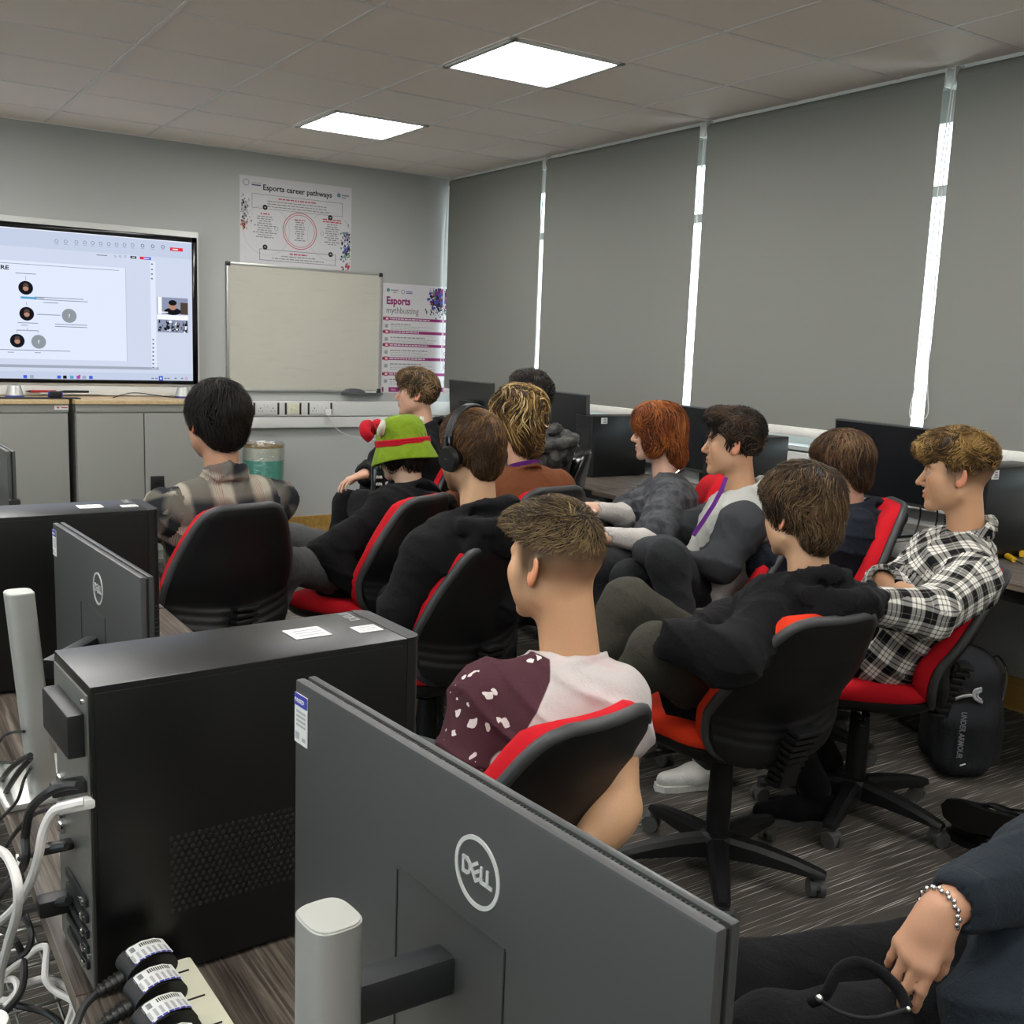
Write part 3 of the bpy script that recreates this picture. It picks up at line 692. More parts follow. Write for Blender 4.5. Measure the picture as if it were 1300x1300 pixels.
def relax(V,F,it=2,lam=.5):
    n=len(V); deg=np.zeros(n)
    E=np.concatenate([F[:,[0,1]],F[:,[1,2]],F[:,[2,3]],F[:,[3,0]]])
    np.add.at(deg,E[:,0],1); np.add.at(deg,E[:,1],1)
    for _ in range(it):
        A=np.zeros_like(V); np.add.at(A,E[:,0],V[E[:,1]]); np.add.at(A,E[:,1],V[E[:,0]]); V=V+lam*(A/np.maximum(deg,1)[:,None]-V)
    return V
def wob(P,f,seed,oct=3):
    r=np.random.default_rng(seed); o=0.;a=1.;Q=P
    for i in range(oct):
        for j in range(3):
            k=r.normal(size=3); k*=f/np.linalg.norm(k)*(.7+.6*r.random()); o=o+a/3*np.sin(Q@k+r.random()*6.28+ (o*1.3 if i else 0))
        f*=2.1;a*=.55
    return o
def np_mesh(name,V,F,mats,parent=None,attrs=None,mi=None,smooth=True):
    me=bpy.data.meshes.new(name); V=np.asarray(V,np.float32); F=np.asarray(F,np.int32); nf,k=F.shape
    me.vertices.add(len(V)); me.vertices.foreach_set('co',V.ravel()); me.loops.add(nf*k); me.loops.foreach_set('vertex_index',F.ravel())
    me.polygons.add(nf); me.polygons.foreach_set('loop_start',np.arange(0,nf*k,k,dtype=np.int32))
    mats=mats if isinstance(mats,(list,tuple)) else [mats]
    for q in mats: me.materials.append(M[q] if isinstance(q,str) else q)
    if mi is not None: me.polygons.foreach_set('material_index',np.asarray(mi,np.int32))
    if smooth: me.polygons.foreach_set('use_smooth',np.ones(nf,bool))
    for an,(ty,data) in (attrs or {}).items():
        data=np.asarray(data,np.float32); A=me.attributes.new(an,ty,'POINT' if len(data)==len(V) else 'CORNER')
        if ty=='FLOAT_COLOR':
            if data.shape[1]==3: data=np.concatenate([data,np.ones((len(data),1),np.float32)],1)
            A.data.foreach_set('color',data.ravel())
        elif ty=='FLOAT_VECTOR': A.data.foreach_set('vector',data.ravel())
        else: A.data.foreach_set('value',data.ravel())
    me.update(); me.validate(); return link(name,me,parent)
def join(parts):
    V=[];F=[];o=0
    for v,f in parts: V.append(v);F.append(f+o);o+=len(v)
    return np.concatenate(V),np.concatenate(F)
# ---------------------------------------------------------------- desks
def desk(name,label,x0,x1,y0,y1,group=None,zt=.73):
    t=thing(name,label,'desk',((x0+x1)/2,(y0+y1)/2,0),group=group); w,d=(x1-x0)/2,(y1-y0)/2
    m=MB(); m.bb((-w,-d+.001,zt-.024),(w,d-.001,zt),.002); m.build('desktop','desk_wood',t)
    m=MB()
    for sx in (-1,1): m.bb((sx*w-.001*sx-.0012,-d+.001,zt-.0235),(sx*w+.0006,d-.001,zt-.0005))
    m.build('edge_band','desk_edge',t,0)
    for sx in (-1,1):
        for sy in (-1,1):
            m=MB(); m.bb((sx*(w-.06)-.025,sy*(d-.07)-.025,0),(sx*(w-.06)+.025,sy*(d-.07)+.025,zt-.024),.004); m.build('leg','black_plastic',t)
    m=MB(); m.bb((-w+.06,-d+.06,.65),(-w+.10,d-.06,zt-.024)); m.bb((w-.10,-d+.06,.65),(w-.06,d-.06,zt-.024)); m.build('beam','black_plastic',t)
    return t
desk('desk','dark wood desk under the nearest monitor and power strip',.203,.755,-.45,1.167,zt=.71)
desk('desk','dark wood desk under the nearest black tower and its neighbour',.203,.755,1.167,2.85,zt=.71)
desk('desk','dark wood desk at far left beside the plaid shirt back',.203,.755,2.86,4.40,zt=.71)
desk('desk','dark wood desk by the window at the right photo edge',3.33,4.10,.75,2.62)
desk('desk','dark wood window desk behind the dark haired students',3.33,4.10,2.63,4.28)
desk('desk','dark wood window desk beneath the red haired student and tower',3.43,4.10,4.29,5.92)
# ---------------------------------------------------------------- monitors
def dell(m,cx,cz,r,fn,mi):
    vs=[];fs=[];n=56
    for i in range(n):
        a=2*PI*i/n; c,s=math.cos(a),math.sin(a); vs+=[fn(cx+r*c,cz+r*s,0),fn(cx+r*.88*c,cz+r*.88*s,0),fn(cx+r*.88*c,cz+r*.88*s,1),fn(cx+r*c,cz+r*s,1)]
    for i in range(n):
        j=(i+1)%n
        for q in range(4): fs.append((4*i+q,4*i+(q+1)%4,4*j+(q+1)%4,4*j+q))
    m.add(vs,fs,mi)
    def stroke(P,w=.1):
        for (a,b) in zip(P[:-1],P[1:]):
            d=Vector((b[0]-a[0],b[1]-a[1])); L=d.length; d/=L; nn=Vector((-d.y,d.x))*w/2; a2=Vector(a)-d*w*.3; b2=Vector(b)+d*w*.3
            q=[a2+nn,a2-nn,b2-nn,b2+nn]; m.prism([tuple(x) for x in q],lambda x,z:fn(cx+r*x,cz+r*z,0),lambda x,z:fn(cx+r*x,cz+r*z,1),mi)
    stroke([(-.62,-.19),(-.62,.21),(-.45,.21),(-.33,.12),(-.30,.0),(-.33,-.12),(-.45,-.19),(-.62,-.19)])
    t=.14   # the tilted E
    R=lambda x,z:(-.03+x*math.cos(.6)-z*math.sin(.6),.0+x*math.sin(.6)+z*math.cos(.6))
    stroke([R(.16,.2),R(-.15,.2),R(-.15,-.2),R(.16,-.2)]); stroke([R(-.15,0),R(.12,0)])
    stroke([(.20,.21),(.20,-.19),(.38,-.19)]); stroke([(.47,.21),(.47,-.19),(.66,-.19)])
def monitor(label,loc,rz,ztop,W=.538,H=.313,back=.0,col_off=(0,-.115),col_top=1.05,sticker=None,group=None,tilt=0,logo_t=.5,stand='silver',arm_z=.975,lean=0,clip=False):
    """local axes: screen faces +y, back faces -y; origin on the desk under the panel; loc z = desk top"""
    t=thing('monitor',label,'monitor',loc,rz,group); z1=ztop-loc[2]; z0=z1-H; zc=(z0+z1)/2
    R=Matrix.Rotation(tilt,3,'X'); fn=lambda p:R@(Vector(p)-Vector((0,0,zc)))+Vector((0,0,zc))
    def B(name,mm,mat,par=t,sm=35):
        mm.v=[tuple(fn(p)) for p in mm.v]; return mm.build(name,mat,par,sm)
    m=MB(); m.bb((-W/2,0,z0),(W/2,.010,z1),.003); B('back_cover',m,'monitor_back')
    m=MB(); m.bb((-W/2,.0135,z0),(W/2,.0215,z1),.002); B('front_frame',m,'monitor_rim')
    m=MB(); m.bb((-W/2+.002,.009,z0+.002),(W/2-.002,.015,z1-.003)); v=B('vent_channel',m,'black_matte',t,0)
    m=MB(); n=int(W/.0042)
    for i in range(n):
        x=-W/2+.01+i*.0042
        if x<W/2-.01: m.bb((x,.0098,z1-.0045),(x+.0018,.0138,z1-.0022))
    if back: B('vent_slats',m,'monitor_back',v,0)
    m=MB(); m.bb((-W/2+.007,.0212,z0+.014),(W/2-.007,.0222,z1-.007)); B('screen',m,'monitor_screen',t,0)
    if back:
        m=MB(); lx=W/2-logo_t*W; dell(m,lx,z1-.066,.0285,lambda x,z,s:(-(x) if False else x,-.0012*s,z),0)
        # seen from behind the lettering must read left to right: local +x is the viewer's left
        B('maker_logo',m,'logo_silver',t,0)
        m=MB(); m.bb((-.075+.0,-.0012,z1-.112),(.075,.001,z1-.1095)); B('groove',m,'monitor_rim',t,0)
        m=MB()
        for s in (-1,1): m.bb((s*.075-.0008,-.0008,z0+.03),(s*.075+.0008,.001,z1-.112))
        m.bb((-.075,-.0008,z0+.03),(.075,.001,z0+.031)); B('panel_seam',m,'black_matte',t,0)
    # stand
    cx,cy=col_off; ct=col_top-loc[2]
    def stad(a,b,n=32,e=3.2): return [(cx+a*abs(math.cos(q))**(2/e)*math.copysign(1,math.cos(q)),cy+b*abs(math.sin(q))**(2/e)*math.copysign(1,math.sin(q))) for q in [2*PI*i/n for i in range(n)]]
    if stand:
        m=MB(); o=stad(.024,.021); m.prism(o,lambda x,y:(x,y,.008),lambda x,y:(x,y-lean,ct-.0015)); m.build('stand_column',stand,t,40)
        m=MB(); o=stad(.0225,.0195); m.prism(o,lambda x,y:(x,y-lean,ct-.002),lambda x,y:(x,y-lean,ct)); m.build('column_cap','silver_light',t,40)
        m=MB(); m.box((cx*.6,cy+.02,.005),(.19,.17,.010),None,.004); m.build('base_plate','silver_light',t)
        az=arm_z-loc[2]
        m=MB(); m.box((cx/2,(cy+.015)/2,az),(.026,abs(cy)+.03,.034),Matrix.Rotation(math.atan2(cx,-cy) if cx else 0,3,'Z'),.006); m.build('stand_arm','dark_steel',t)
    else:
        m=MB(); m.box((0,-.03,(zc-.0)/1),(.10,.05,.10),None,.01); m.box((0,-.055,zc/2),(.07,.02,zc),None,.004); m.box((0,-.03,.006),(.24,.18,.012),None,.004); m.build('stand','black_plastic',t)
    if sticker:
        m=MB(); m.bb((W/2-.036,-.0014,z1-.058),(W/2-.008,-.0005,z1-.012)); s=B('sticker',m,'paper_white',t,0)
        m=MB(); m.bb((W/2-.036,-.0018,z1-.024),(W/2-.008,-.0012,z1-.012)); B('sticker_band',m,'ink_blue',s,0)
        m=MB(); add_text(m,'PASSED',.0062,lambda a,b,c:(W/2-.0095-a,-.002-c,z1-.0208+b),'LEFT',.0001); B('sticker_text',m,'paper_white',s,0)
        m=MB()
        for i in range(5): m.bb((W/2-.032,-.0017,z1-.030-i*.0042),(W/2-.012,-.0012,z1-.028-i*.0042))
        m.bb((W/2-.034,-.0017,z1-.055),(W/2-.024,-.0012,z1-.050)); B('sticker_print',m,'ink_light',s,0)
    if clip:
        m=MB(); m.box((W/2+.012,.012,zc-.01),(.024,.03,.075),None,.006); c=B('side_clip',m,'black_plastic'); m=MB(); m.box((W/2+.014,-.004,zc-.01),(.014,.003,.02),None,.001); B('clip_plate',m,'silver',c)
    return t
def wmon(a,b,ztop,label,**kw):        # from the far end a to the near end b of its back top edge
    a=np.array(a);b=np.array(b); c=(a+b)/2; d=b-a; rz=math.atan2(d[1],d[0])   # local +x ... see below
    return c,d
# back of the two left monitors faces the camera: screen (+y local) towards world +x -> rz=-90deg; local +x -> world -y (near end)... viewer's left is the far end
monitor('largest nearest monitor seen from behind, silver stand, passed sticker',(.392,.662,.71),-PI/2+.0806,1.131,back=1,col_off=(-.01,-.100),col_top=1.040,sticker=None,logo_t=.43,arm_z=.965)
monitor('smaller monitor seen from behind, between the two black towers',(.375,1.883,.71),-PI/2+.0596,1.087,back=1,col_off=(.130,-.118),lean=.026,col_top=1.052,sticker=None,logo_t=.43,arm_z=.915)
monitor('monitor cut off by the left photo edge with small side clip',(.400,3.37,.71),-PI/2+.03,1.125,back=1,col_off=(0,-.1),col_top=1.0,clip=True)
# stickers on the backs (viewer's top left = far end = local -x)
def back_sticker(t,W,z1,x=-.254):
    m=MB(); m.bb((x-.013,-.0014,z1-.062),(x+.013,-.0005,z1-.012)); s=m.build('sticker','paper_white',t,0)
    m=MB(); m.bb((x-.013,-.0018,z1-.024),(x+.013,-.0012,z1-.012)); m.build('sticker_band','ink_blue',s,0)
    m=MB(); add_text(m,'PASSED',.0058,lambda a,b,c:(x-.0115+a,-.002-c,z1-.0205+b)); m.build('sticker_text','paper_white',s,0)
    m=MB()
    for i in range(4): m.bb((x-.009,-.0017,z1-.031-i*.0045),(x+.010,-.0012,z1-.0285-i*.0045))
    m.bb((x-.011,-.0017,z1-.058),(x-.003,-.0012,z1-.051)); m.bb((x+.003,-.0017,z1-.058),(x+.010,-.0012,z1-.054)); m.build('sticker_print','ink_light',s,0)
for o in [o for o in COL.objects if o.name.startswith('monitor')][:2]:
    if o.type=='EMPTY': pass
mons=[o for o in COL.objects if o.type=='EMPTY' and o.name.startswith('monitor')]
back_sticker(mons[0],.538,1.131-.71); back_sticker(mons[1],.538,1.087-.71)
# window desk monitors: screens face the room (-x): rz=+90deg
def rmon(label,px0,px1,x,H=.33,W=None,ztop=None):
    a=on(*px0,0,x); b=on(*px1,0,x-.04); W=W or float(np.linalg.norm(a[:2]-b[:2])); c=(a+b)/2 if W is None else b+(a-b)/np.linalg.norm(a-b)*W/2
    d=a-b; ang=math.atan2(d[1],d[0]); zt=float((a[2]+b[2])/2) if ztop is None else ztop
    return monitor(label,(c[0],c[1],.73),ang,zt,W=W,H=H,stand=None,tilt=-.06)
rmon('black monitor in front of the bright blind gap at right',(1067,530),(1193,545),3.74,H=.325)
rmon('black monitor behind the red and dark haired heads',(850,512),(939,521),3.72,H=.33,W=.58)
rmon('black monitor behind the dark haired person in camouflage',(684,493),(751,502),3.72,H=.33,W=.58)
rmon('black monitor furthest away near the back corner',(575,481),(630,486),3.70,H=.33)
# ---------------------------------------------------------------- tower computers
def tower(label,cx,cy,rz,near=False,stick=True,side_label=None,z0=.73,L=.418,W=.160,H=.350):
    t=thing('computer_tower',label,'computer',(cx,cy,z0),rz)
    m=MB(); m.bb((-L/2,-W/2,.006),(L/2-.022,W/2,H),.003); m.build('case','tower_panel',t)
    m=MB()
    # front bezel with rounded vertical corners at +x
    o=[(L/2-.0225,-W/2)]+[(L/2-.018+.018*math.sin(a),-W/2+.018-.018*math.cos(a)) for a in np.linspace(0,PI/2,6)]+[(L/2-.018+.018*math.cos(a),W/2-.018+.018*math.sin(a)) for a in np.linspace(0,PI/2,6)]+[(L/2-.0225,W/2)]
    m.prism(o,lambda x,y:(x,y,.006),lambda x,y:(x,y,H)); f=m.build('front_bezel','black_plastic',t)
    m=MB(); m.bb((L/2-.001,-W/2+.018,.03),(L/2+.0015,W/2-.018,H-.095)); m.build('front_grille','black_matte',f,0)
    m=MB(); m.bb((L/2-.001,-W/2+.02,H-.08),(L/2+.001,W/2-.02,H-.076)); m.bb((L/2-.001,-W/2+.02,H-.05),(L/2+.001,-W/2+.07,H-.046)); m.build('slot','dark_steel',f,0)
    m=MB()
    for s in (-1,1):
        for i in range(14): m.box((L/2-.010,s*(W/2-.001),.03+i*.0095),(.012,.003,.005),None,.001)
    m.build('side_vent','black_matte',f,0)
    m=MB(); m.bb((-L/2+.004,-W/2-.0012,.012),(L/2-.03,-W/2+.001,H-.008),.001); sp=m.build('side_panel','tower_panel',t)
    if near:
        m=MB()
        for i in range(20):
            for j in range(13):
                x=-L/2+.085+i*.0082+(j%2)*.0041; z=.085+j*.0075; m.cyl((x,-W/2-.0012,z),(x,-W/2-.0015,z),.0028,n=6)
        m.build('side_grille','black_matte',sp,0)
    for s in ((-.16,-.045),(.16,-.045),(-.16,.045),(.16,.045)):
        m=MB(); m.cyl((s[0],s[1],0),(s[0],s[1],.006),.012,n=12); m.build('foot','rubber',t)
    if near or stick:   # rear input and output panel at -x
        m=MB(); m.bb((-L/2-.002,-W/2+.008,.012),(-L/2+.001,W/2-.008,H-.012)); b=m.build('rear_panel','bare_steel',t,0)
        m=MB(); m.bb((-L/2-.020,-W/2+.018,H-.085),(-L/2,W/2-.025,H-.035),.003); m.build('rear_latch','black_plastic',b)
        for i in range(5):
            m=MB(); m.bb((-L/2-.006,-W/2+.02,.03+i*.019),(-L/2-.002,W/2-.05,.040+i*.019),.001); m.build('slot_cover','dark_steel',b)
            m=MB(); m.box((-L/2-.0065,-W/2+.03,.035+i*.019),(.006,.012,.006),None,.001); m.build('slot_clip','chrome',b)
        for i in range(4): m=MB(); m.box((-L/2-.004,W/2-.035,.16+i*.02),(.008,.014,.012),None,.001); m.build('port','chrome',b)
        for i in range(2): m=MB(); m.cyl((-L/2,-W/2+.015,H-.02-.3*i),(-L/2-.006,-W/2+.015,H-.02-.3*i),.003,n=8); m.build('screw','chrome',b)
    if stick:
        for (x,y,a,b_) in ((L*.20,W*.02,.05,.045),(L*.385,-W*.10,.034,.03)):
            m=MB(); m.box((x,y,H+.0006),(a,b_,.0008)); s=m.build('sticker','paper_white',t,0)
            m=MB()
            for i in range(3): m.box((x+.002,y-b_*.25+i*b_*.24,H+.0012),(a*.7,b_*.09,.0004))
            m.build('sticker_print','ink_light',s,0)
        m=MB(); add_text(m,'DELL',.02,lambda p,q,c:(L*.42-q,W*.18-p*0+p*1.0-.0,H+.0004+c)); m.build('lettering','ink_light',t,0)
    if side_label:
        m=MB(); m.box((side_label[0],side_label[2]*(W/2+.0014),side_label[1]),(.045,.001,.034)); s=m.build('sticker','paper_white',t,0)
        m=MB()
        for i in range(3): m.box((side_label[0]-.005,side_label[2]*(W/2+.0022),side_label[1]-.009+i*.009),(.024-.005*i,.0008,.005))
        m.build('sticker_print','ink_grey',s,0)
    return t
tower('large black tower nearest the camera with two white stickers on top',.427,1.2345,.052,near=True,z0=.71,H=.370)
tower('black tower behind the smaller monitor at left',.388,2.366,-.0,near=False,z0=.71,H=.370)
tower('black tower at the right photo edge beside the plaid shirt',3.77,2.305,PI,side_label=(.16,.325,1),stick=False)
tower('black tower behind the dark curly head near the white wall',3.632,3.503,PI+.06,stick=False)
tower('black tower with white label behind the red haired person',3.846,4.785,PI+.02,side_label=(.125,.325,1),stick=False)
tower('small looking far tower between the wavy blond and headphone heads',3.80,6.05,PI+.02,side_label=(.1,.31,1),stick=False)
m=MB(); m.tube([(3.62,4.79,.90),(3.58,4.77,.93),(3.55,4.72,.93),(3.52,4.70,.88),(3.50,4.68,.78),(3.52,4.66,.734)],.003,6,smooth=5); tag(m.build('usb_cable','cable_white'),'white lead looping from the front of the labelled tower','cable')
# keyboard behind the curly-haired student, yellow things on the near window desk
def keyboard(label,x,y,rz):
    t=thing('keyboard',label,'keyboard',(x,y,.73),rz); m=MB(); m.box((0,0,.009),(.44,.13,.016),None,.004); m.build('case','black_plastic',t)
    m=MB()
    for i in range(20):
        for j in range(5): m.box((-.20+i*.0208,-.048+j*.023,.0185),(.017,.018,.006),None,.0015)
    m.build('keys','chair_rim',t)
k=on(888,632,2,.74); keyboard('black keyboard on the window desk beside the lanyard wearer',k[0]+.05,k[1]+.02,PI/2-.1)
for (a,b,l,dx) in ((1285,711,'yellow handled screwdriver on the window desk',0),):
    k=on(a,b,2,.735); t=thing('screwdriver',l,'tool',(k[0],k[1],.738),.9)
    m=MB(); m.cyl((-.02,0,.002),(.05,0,.002),.010,.012,n=14); m.build('handle','yellow_plastic',t); m=MB(); m.cyl((-.02,0,.002),(-.11,0,.002),.003,n=8); m.build('shaft','chrome',t)
for (a,b,l,r) in ((1292,706,'small yellow plastic piece on the window desk',.5),):
    k=on(a,b,2,.735); t=MB().box((k[0]+.03,k[1],.742),(.05,.022,.02),Matrix.Rotation(r,3,'Z'),.005).build('plastic_clip','yellow_plastic'); tag(t,l,'clip')
for i,(y,l) in enumerate(((2.42,'black lead hanging below the nearest window monitor'),(2.50,'second black lead hanging below the nearest window monitor'))):
    m=MB(); m.tube([(3.80,y+.2,.95),(3.82,y+.17,.85),(3.80,y+.16,.78),(3.72,y+.12,.736)],.004,6,smooth=4); tag(m.build('cable','cable_black'),l,'cable')
for i,(y,l) in enumerate(((3.86,'black lead hanging from the monitor between the red and dark heads'),(3.78,'second black lead hanging from the monitor between the two heads'))):
    m=MB(); m.tube([(3.80,y,.97),(3.83,y-.02,.88),(3.80,y-.03,.79),(3.74,y-.06,.736)],.004,6,smooth=4); tag(m.build('cable','cable_black'),l,'cable')
m=MB(); m.tube([(4.05,2.25,.70),(3.95,2.2,.45),(3.8,2.1,.36),(3.6,2.02,.40),(3.52,1.96,.60),(3.5,1.95,.69)],.006,8,smooth=6); tag(m.build('cable','cable_black'),'thick black lead drooping under the right window desk','cable')
# ---------------------------------------------------------------- power strip, plugs and cables at the lower left
t=thing('power_strip','white power strip standing at the desk edge beside the nearest tower','power strip',(.303,.93,.71),.03)
m=MB(); m.box((0,0,.02),(.046,.38,.040),None,.005); m.build('housing','cream_plastic',t)
for y in (.162,.108,.054,.0,-.054,-.108):
    for c_,d_ in (((-.002,y,.0403),(.028,.002,.0014)),((-.010,y-.012,.0403),(.006,.008,.0014)),((-.010,y+.012,.0403),(.006,.008,.0014))): m=MB(); m.box(c_,d_); m.build('socket_slot','black_matte',t,0)
PLUG=[('black plug with barcode label furthest along the white power strip',1.092),('black plug with barcode label, middle of the three on the power strip',1.038),('black plug with barcode label, third along the power strip',.984),('black plug with barcode label at the bottom photo edge',.930)]
for l,y in PLUG:
    t=thing('power_plug',l,'plug',(.266-.09*(1.092-y),y,.752),.12)
    m=MB(); o=[(.026*math.cos(a)*(1 if math.cos(a)>0 else 1.15),.019*math.sin(a)) for a in np.linspace(0,2*PI,24,endpoint=False)]
    m.prism(o,lambda x,z:(x,-.0185+.0,.004+(z+.019)*.9),lambda x,z:(x,.0185,.004+(z+.019)*.9)); m.build('plug_body','black_plastic',t,50)
    R=Matrix.Rotation(-.30,3,'Y'); m=MB()
    seg=[(.022,.034),(.012,.0385),(-.002,.0398),(-.016,.0365),(-.026,.029)]
    for (a,b) in zip(seg[:-1],seg[1:]): m.add([(a[0],-.016,a[1]),(a[0],.016,a[1]),(b[0],.016,b[1]),(b[0],-.016,b[1])],[(0,1,2,3)])
    s=m.build('label','paper_white',t,40,fix=False); m=MB()
    def lp(x): return float(np.interp(x,[-.026,-.016,-.002,.012,.022],[.029,.0365,.0398,.0385,.034]))+.0004
    for i in range(11): 
        y0=.004; x=.017-i*.0022; m.add([(x,.006,lp(x)),(x,.013,lp(x)),(x-.0012,.013,lp(x-.0012)),(x-.0012,.006,lp(x-.0012))],[(0,1,2,3)],0)
    for x in (-.012,-.020): m.add([(x,.004,lp(x)),(x,.013,lp(x)),(x-.005,.013,lp(x-.005)),(x-.005,.004,lp(x-.005))],[(0,1,2,3)],1)
    for i in range(7): 
        x=.019-i*.006; m.add([(x,-.012,lp(x)),(x,.001,lp(x)),(x-.003,.001,lp(x-.003)),(x-.003,-.012,lp(x-.003))],[(0,1,2,3)],2)
        m.add([(x+.001,-.0162,lp(x)),(x+.001,-.0135,lp(x)),(x-.004,-.0135,lp(x-.004)),(x-.004,-.0162,lp(x-.004))],[(0,1,2,3)],3)
    m.build('label_print',['ink_black','ink_grey','ink_light','ink_blue'],s,0,fix=False)
    m=MB(); m.cyl((-.028,0,.014),(-.056,0,.007),.009,.006,n=12); 
    for i in range(4): m.cyl((-.032-i*.006,0,.013-i*.0015),(-.035-i*.006,0,.0122-i*.0015),.0098-i*.0006,n=12)
    m.build('strain_relief','black_plastic',t)
    m=MB(); m.tube([(-.055,0,.007),(-.075,-.01,.0),(-.095,-.04,-.02),(-.105,-.09,-.06),(-.10,-.16,-.14),(-.09,-.22,-.22)],.0042,8,smooth=5); m.build('cord','cable_black',t)
def cable(name,label,pts,r,mat,cat='cable'):
    P=[]
    for p in pts:
        a,b,k=p[:3]
        a,b=a/3.25,b/3.25+900
        P.append(on(a,b,2,k[1]) if k[0]=='z' else on(a,b,0,k[1]))
    m=MB(); m.tube(P,r,8,smooth=6); return tag(m.build(name,mat),label,cat)
X=lambda v:('x',v)
Z=lambda v:('z',v)
cable('network_cable','thick white cable curving from the nearest tower rear down left',[(345,385,X(.205)),(300,395,X(.195)),(225,420,X(.18)),(180,500,X(.17)),(160,600,X(.165)),(130,700,X(.16)),(70,810,X(.155)),(-10,885,X(.15))],.0052,'cable_white')
cable('video_cable','thick black cable from the black connector behind the nearest tower',[(325,315,X(.205)),(270,318,X(.195)),(200,345,X(.18)),(130,410,X(.172)),(105,520,X(.168)),(100,640,X(.165)),(20,740,X(.16)),(-20,770,X(.155))],.005,'cable_black')
cable('cable','black cord from the moulded inlet plug at the tower foot',[(285,790,X(.208)),(210,805,X(.195)),(110,825,X(.18)),(-15,860,X(.165))],.0055,'cable_black')
cable('cable','black lead with small white tag beside the desk edge',[(275,565,X(.205)),(200,580,X(.19)),(130,600,X(.178)),(80,625,X(.17)),(30,720,X(.165)),(-20,800,X(.16))],.0042,'cable_black')
cable('cable','thin black wire crossing the silver stand base lower',[(245,405,X(.2)),(150,430,X(.19)),(80,490,X(.18)),(10,590,X(.17)),(-20,640,X(.165))],.0028,'cable_black')
cable('cable','white cable hanging near the left photo edge',[(-20,575,X(.13)),(30,610,X(.13)),(70,710,X(.13)),(70,840,X(.13)),(35,960,X(.13)),(5,1080,X(.13)),(-5,1180,X(.13))],.0048,'cable_white')
cable('cable','white cable with a sharp upward bend in the cable tray',[(0,1110,Z(.66)),(90,1040,Z(.665)),(150,990,Z(.675)),(192,985,Z(.68)),(188,1060,Z(.67)),(190,1120,Z(.66)),(230,1165,Z(.65)),(300,1205,Z(.65)),(318,1260,Z(.65)),(290,1330,Z(.65))],.0045,'cable_white')
cable('cable','white cable coil at the bottom left photo corner',[(-10,1200,Z(.64)),(40,1200,Z(.64)),(100,1140,Z(.645)),(180,1115,Z(.65)),(250,1130,Z(.65)),(300,1180,Z(.645)),(300,1240,Z(.64)),(270,1330,Z(.64))],.0048,'cable_white')
cable('cable','short white cable loop beside the silver stand top',[(-10,1125,Z(.65)),(50,1115,Z(.655)),(72,1145,Z(.655)),(60,1190,Z(.65)),(20,1230,Z(.645))],.0042,'cable_white')
cable('cable','black cable looping down through the white coils',[(-15,900,X(.16)),(50,940,Z(.69)),(90,1010,Z(.67)),(100,1090,Z(.66)),(85,1170,Z(.655)),(30,1240,Z(.65)),(-15,1265,Z(.65))],.0045,'cable_black')
cable('cable','black cable lying in the tray beneath the white coil',[(20,1210,Z(.625)),(100,1230,Z(.625)),(180,1250,Z(.62)),(240,1290,Z(.62)),(270,1340,Z(.62))],.0042,'cable_black')
cable('cable','black cable bending around the tray near the inlet plug',[(-10,800,X(.165)),(90,850,Z(.70)),(125,910,Z(.69)),(125,970,Z(.68)),(90,1020,Z(.67)),(-10,1070,Z(.66))],.0042,'cable_black')
for i,(pts,l) in enumerate((([(-15,150,X(.22)),(20,110,X(.222)),(60,95,X(.226)),(100,94,X(.23))],'thin black wire above the silver stand foot'),([(-15,215,X(.22)),(60,222,X(.223)),(110,205,X(.226)),(125,190,X(.228))],'second thin black wire reaching the silver stand column'),([(-20,330,X(.21)),(40,250,X(.215)),(90,210,X(.222)),(125,192,X(.226))],'thick black lead arching to the silver stand column'),([(-20,420,X(.205)),(10,370,X(.21)),(70,270,X(.216)),(125,205,X(.226))],'lower thick black lead arching to the silver stand column'),([(0,455,Z(.745)),(70,380,Z(.745)),(100,290,Z(.75)),(130,240,Z(.78))],'thin wire lying over the white stand base'))):
    cable('cable',l,pts,.0045 if 'thick' in l else .0025,'cable_black')
m=MB()
def c3(a,b,k): a,b=a/3.25,b/3.25+900; return on(a,b,2,k[1]) if k[0]=='z' else on(a,b,0,k[1])
t=thing('video_connector','black video plug in the rear of the nearest tower','connector',(0,0,0)); p=c3(300,318,X(.207)); m=MB(); m.box(p,(.045,.020,.014),None,.003); m.build('shell','black_plastic',t)
t=thing('network_plug','white network plug clipped into the nearest tower','connector',(0,0,0)); p=c3(315,395,X(.207)); m=MB(); m.box(p,(.04,.014,.012),None,.003); m.build('shell','white_plastic',t)
t=thing('usb_plug','black rectangular plug in the tower rear above the inlet','connector',(0,0,0)); p=c3(235,568,X(.199)); m=MB(); m.box(p,(.035,.016,.010),None,.003); m.build('shell','black_plastic',t)
t=thing('inlet_plug','black moulded inlet plug at the foot of the tower','connector',(0,0,0)); p=c3(245,798,X(.203)); m=MB(); m.box(p,(.05,.026,.022),None,.006); m.build('shell','black_plastic',t)
t=thing('cable_tag','small white paper tag on a black lead','tag',(0,0,0)); p=c3(75,655,X(.168)); m=MB(); m.box(p,(.003,.020,.026),Matrix.Rotation(.3,3,'X')); o=m.build('paper','paper_white',t,0)
m=MB()
for q in (-.006,-.001,.004): m.box((p[0]-.002,p[1],p[2]+q),(.001,.012,.0022))
m.build('print','ink_grey',o,0)
t=thing('cable_tray','wire basket cable tray under the rear desk edge','tray',(.245,1.0,.585))
m=MB()
for i in range(7): m.cyl((-.13+i*.05,-.75,0),(-.13+i*.05,.62,0),.0022,n=6)
for i in range(28): m.cyl((-.14,-.74+i*.05,.003),(.18,-.74+i*.05,.003),.0022,n=6)
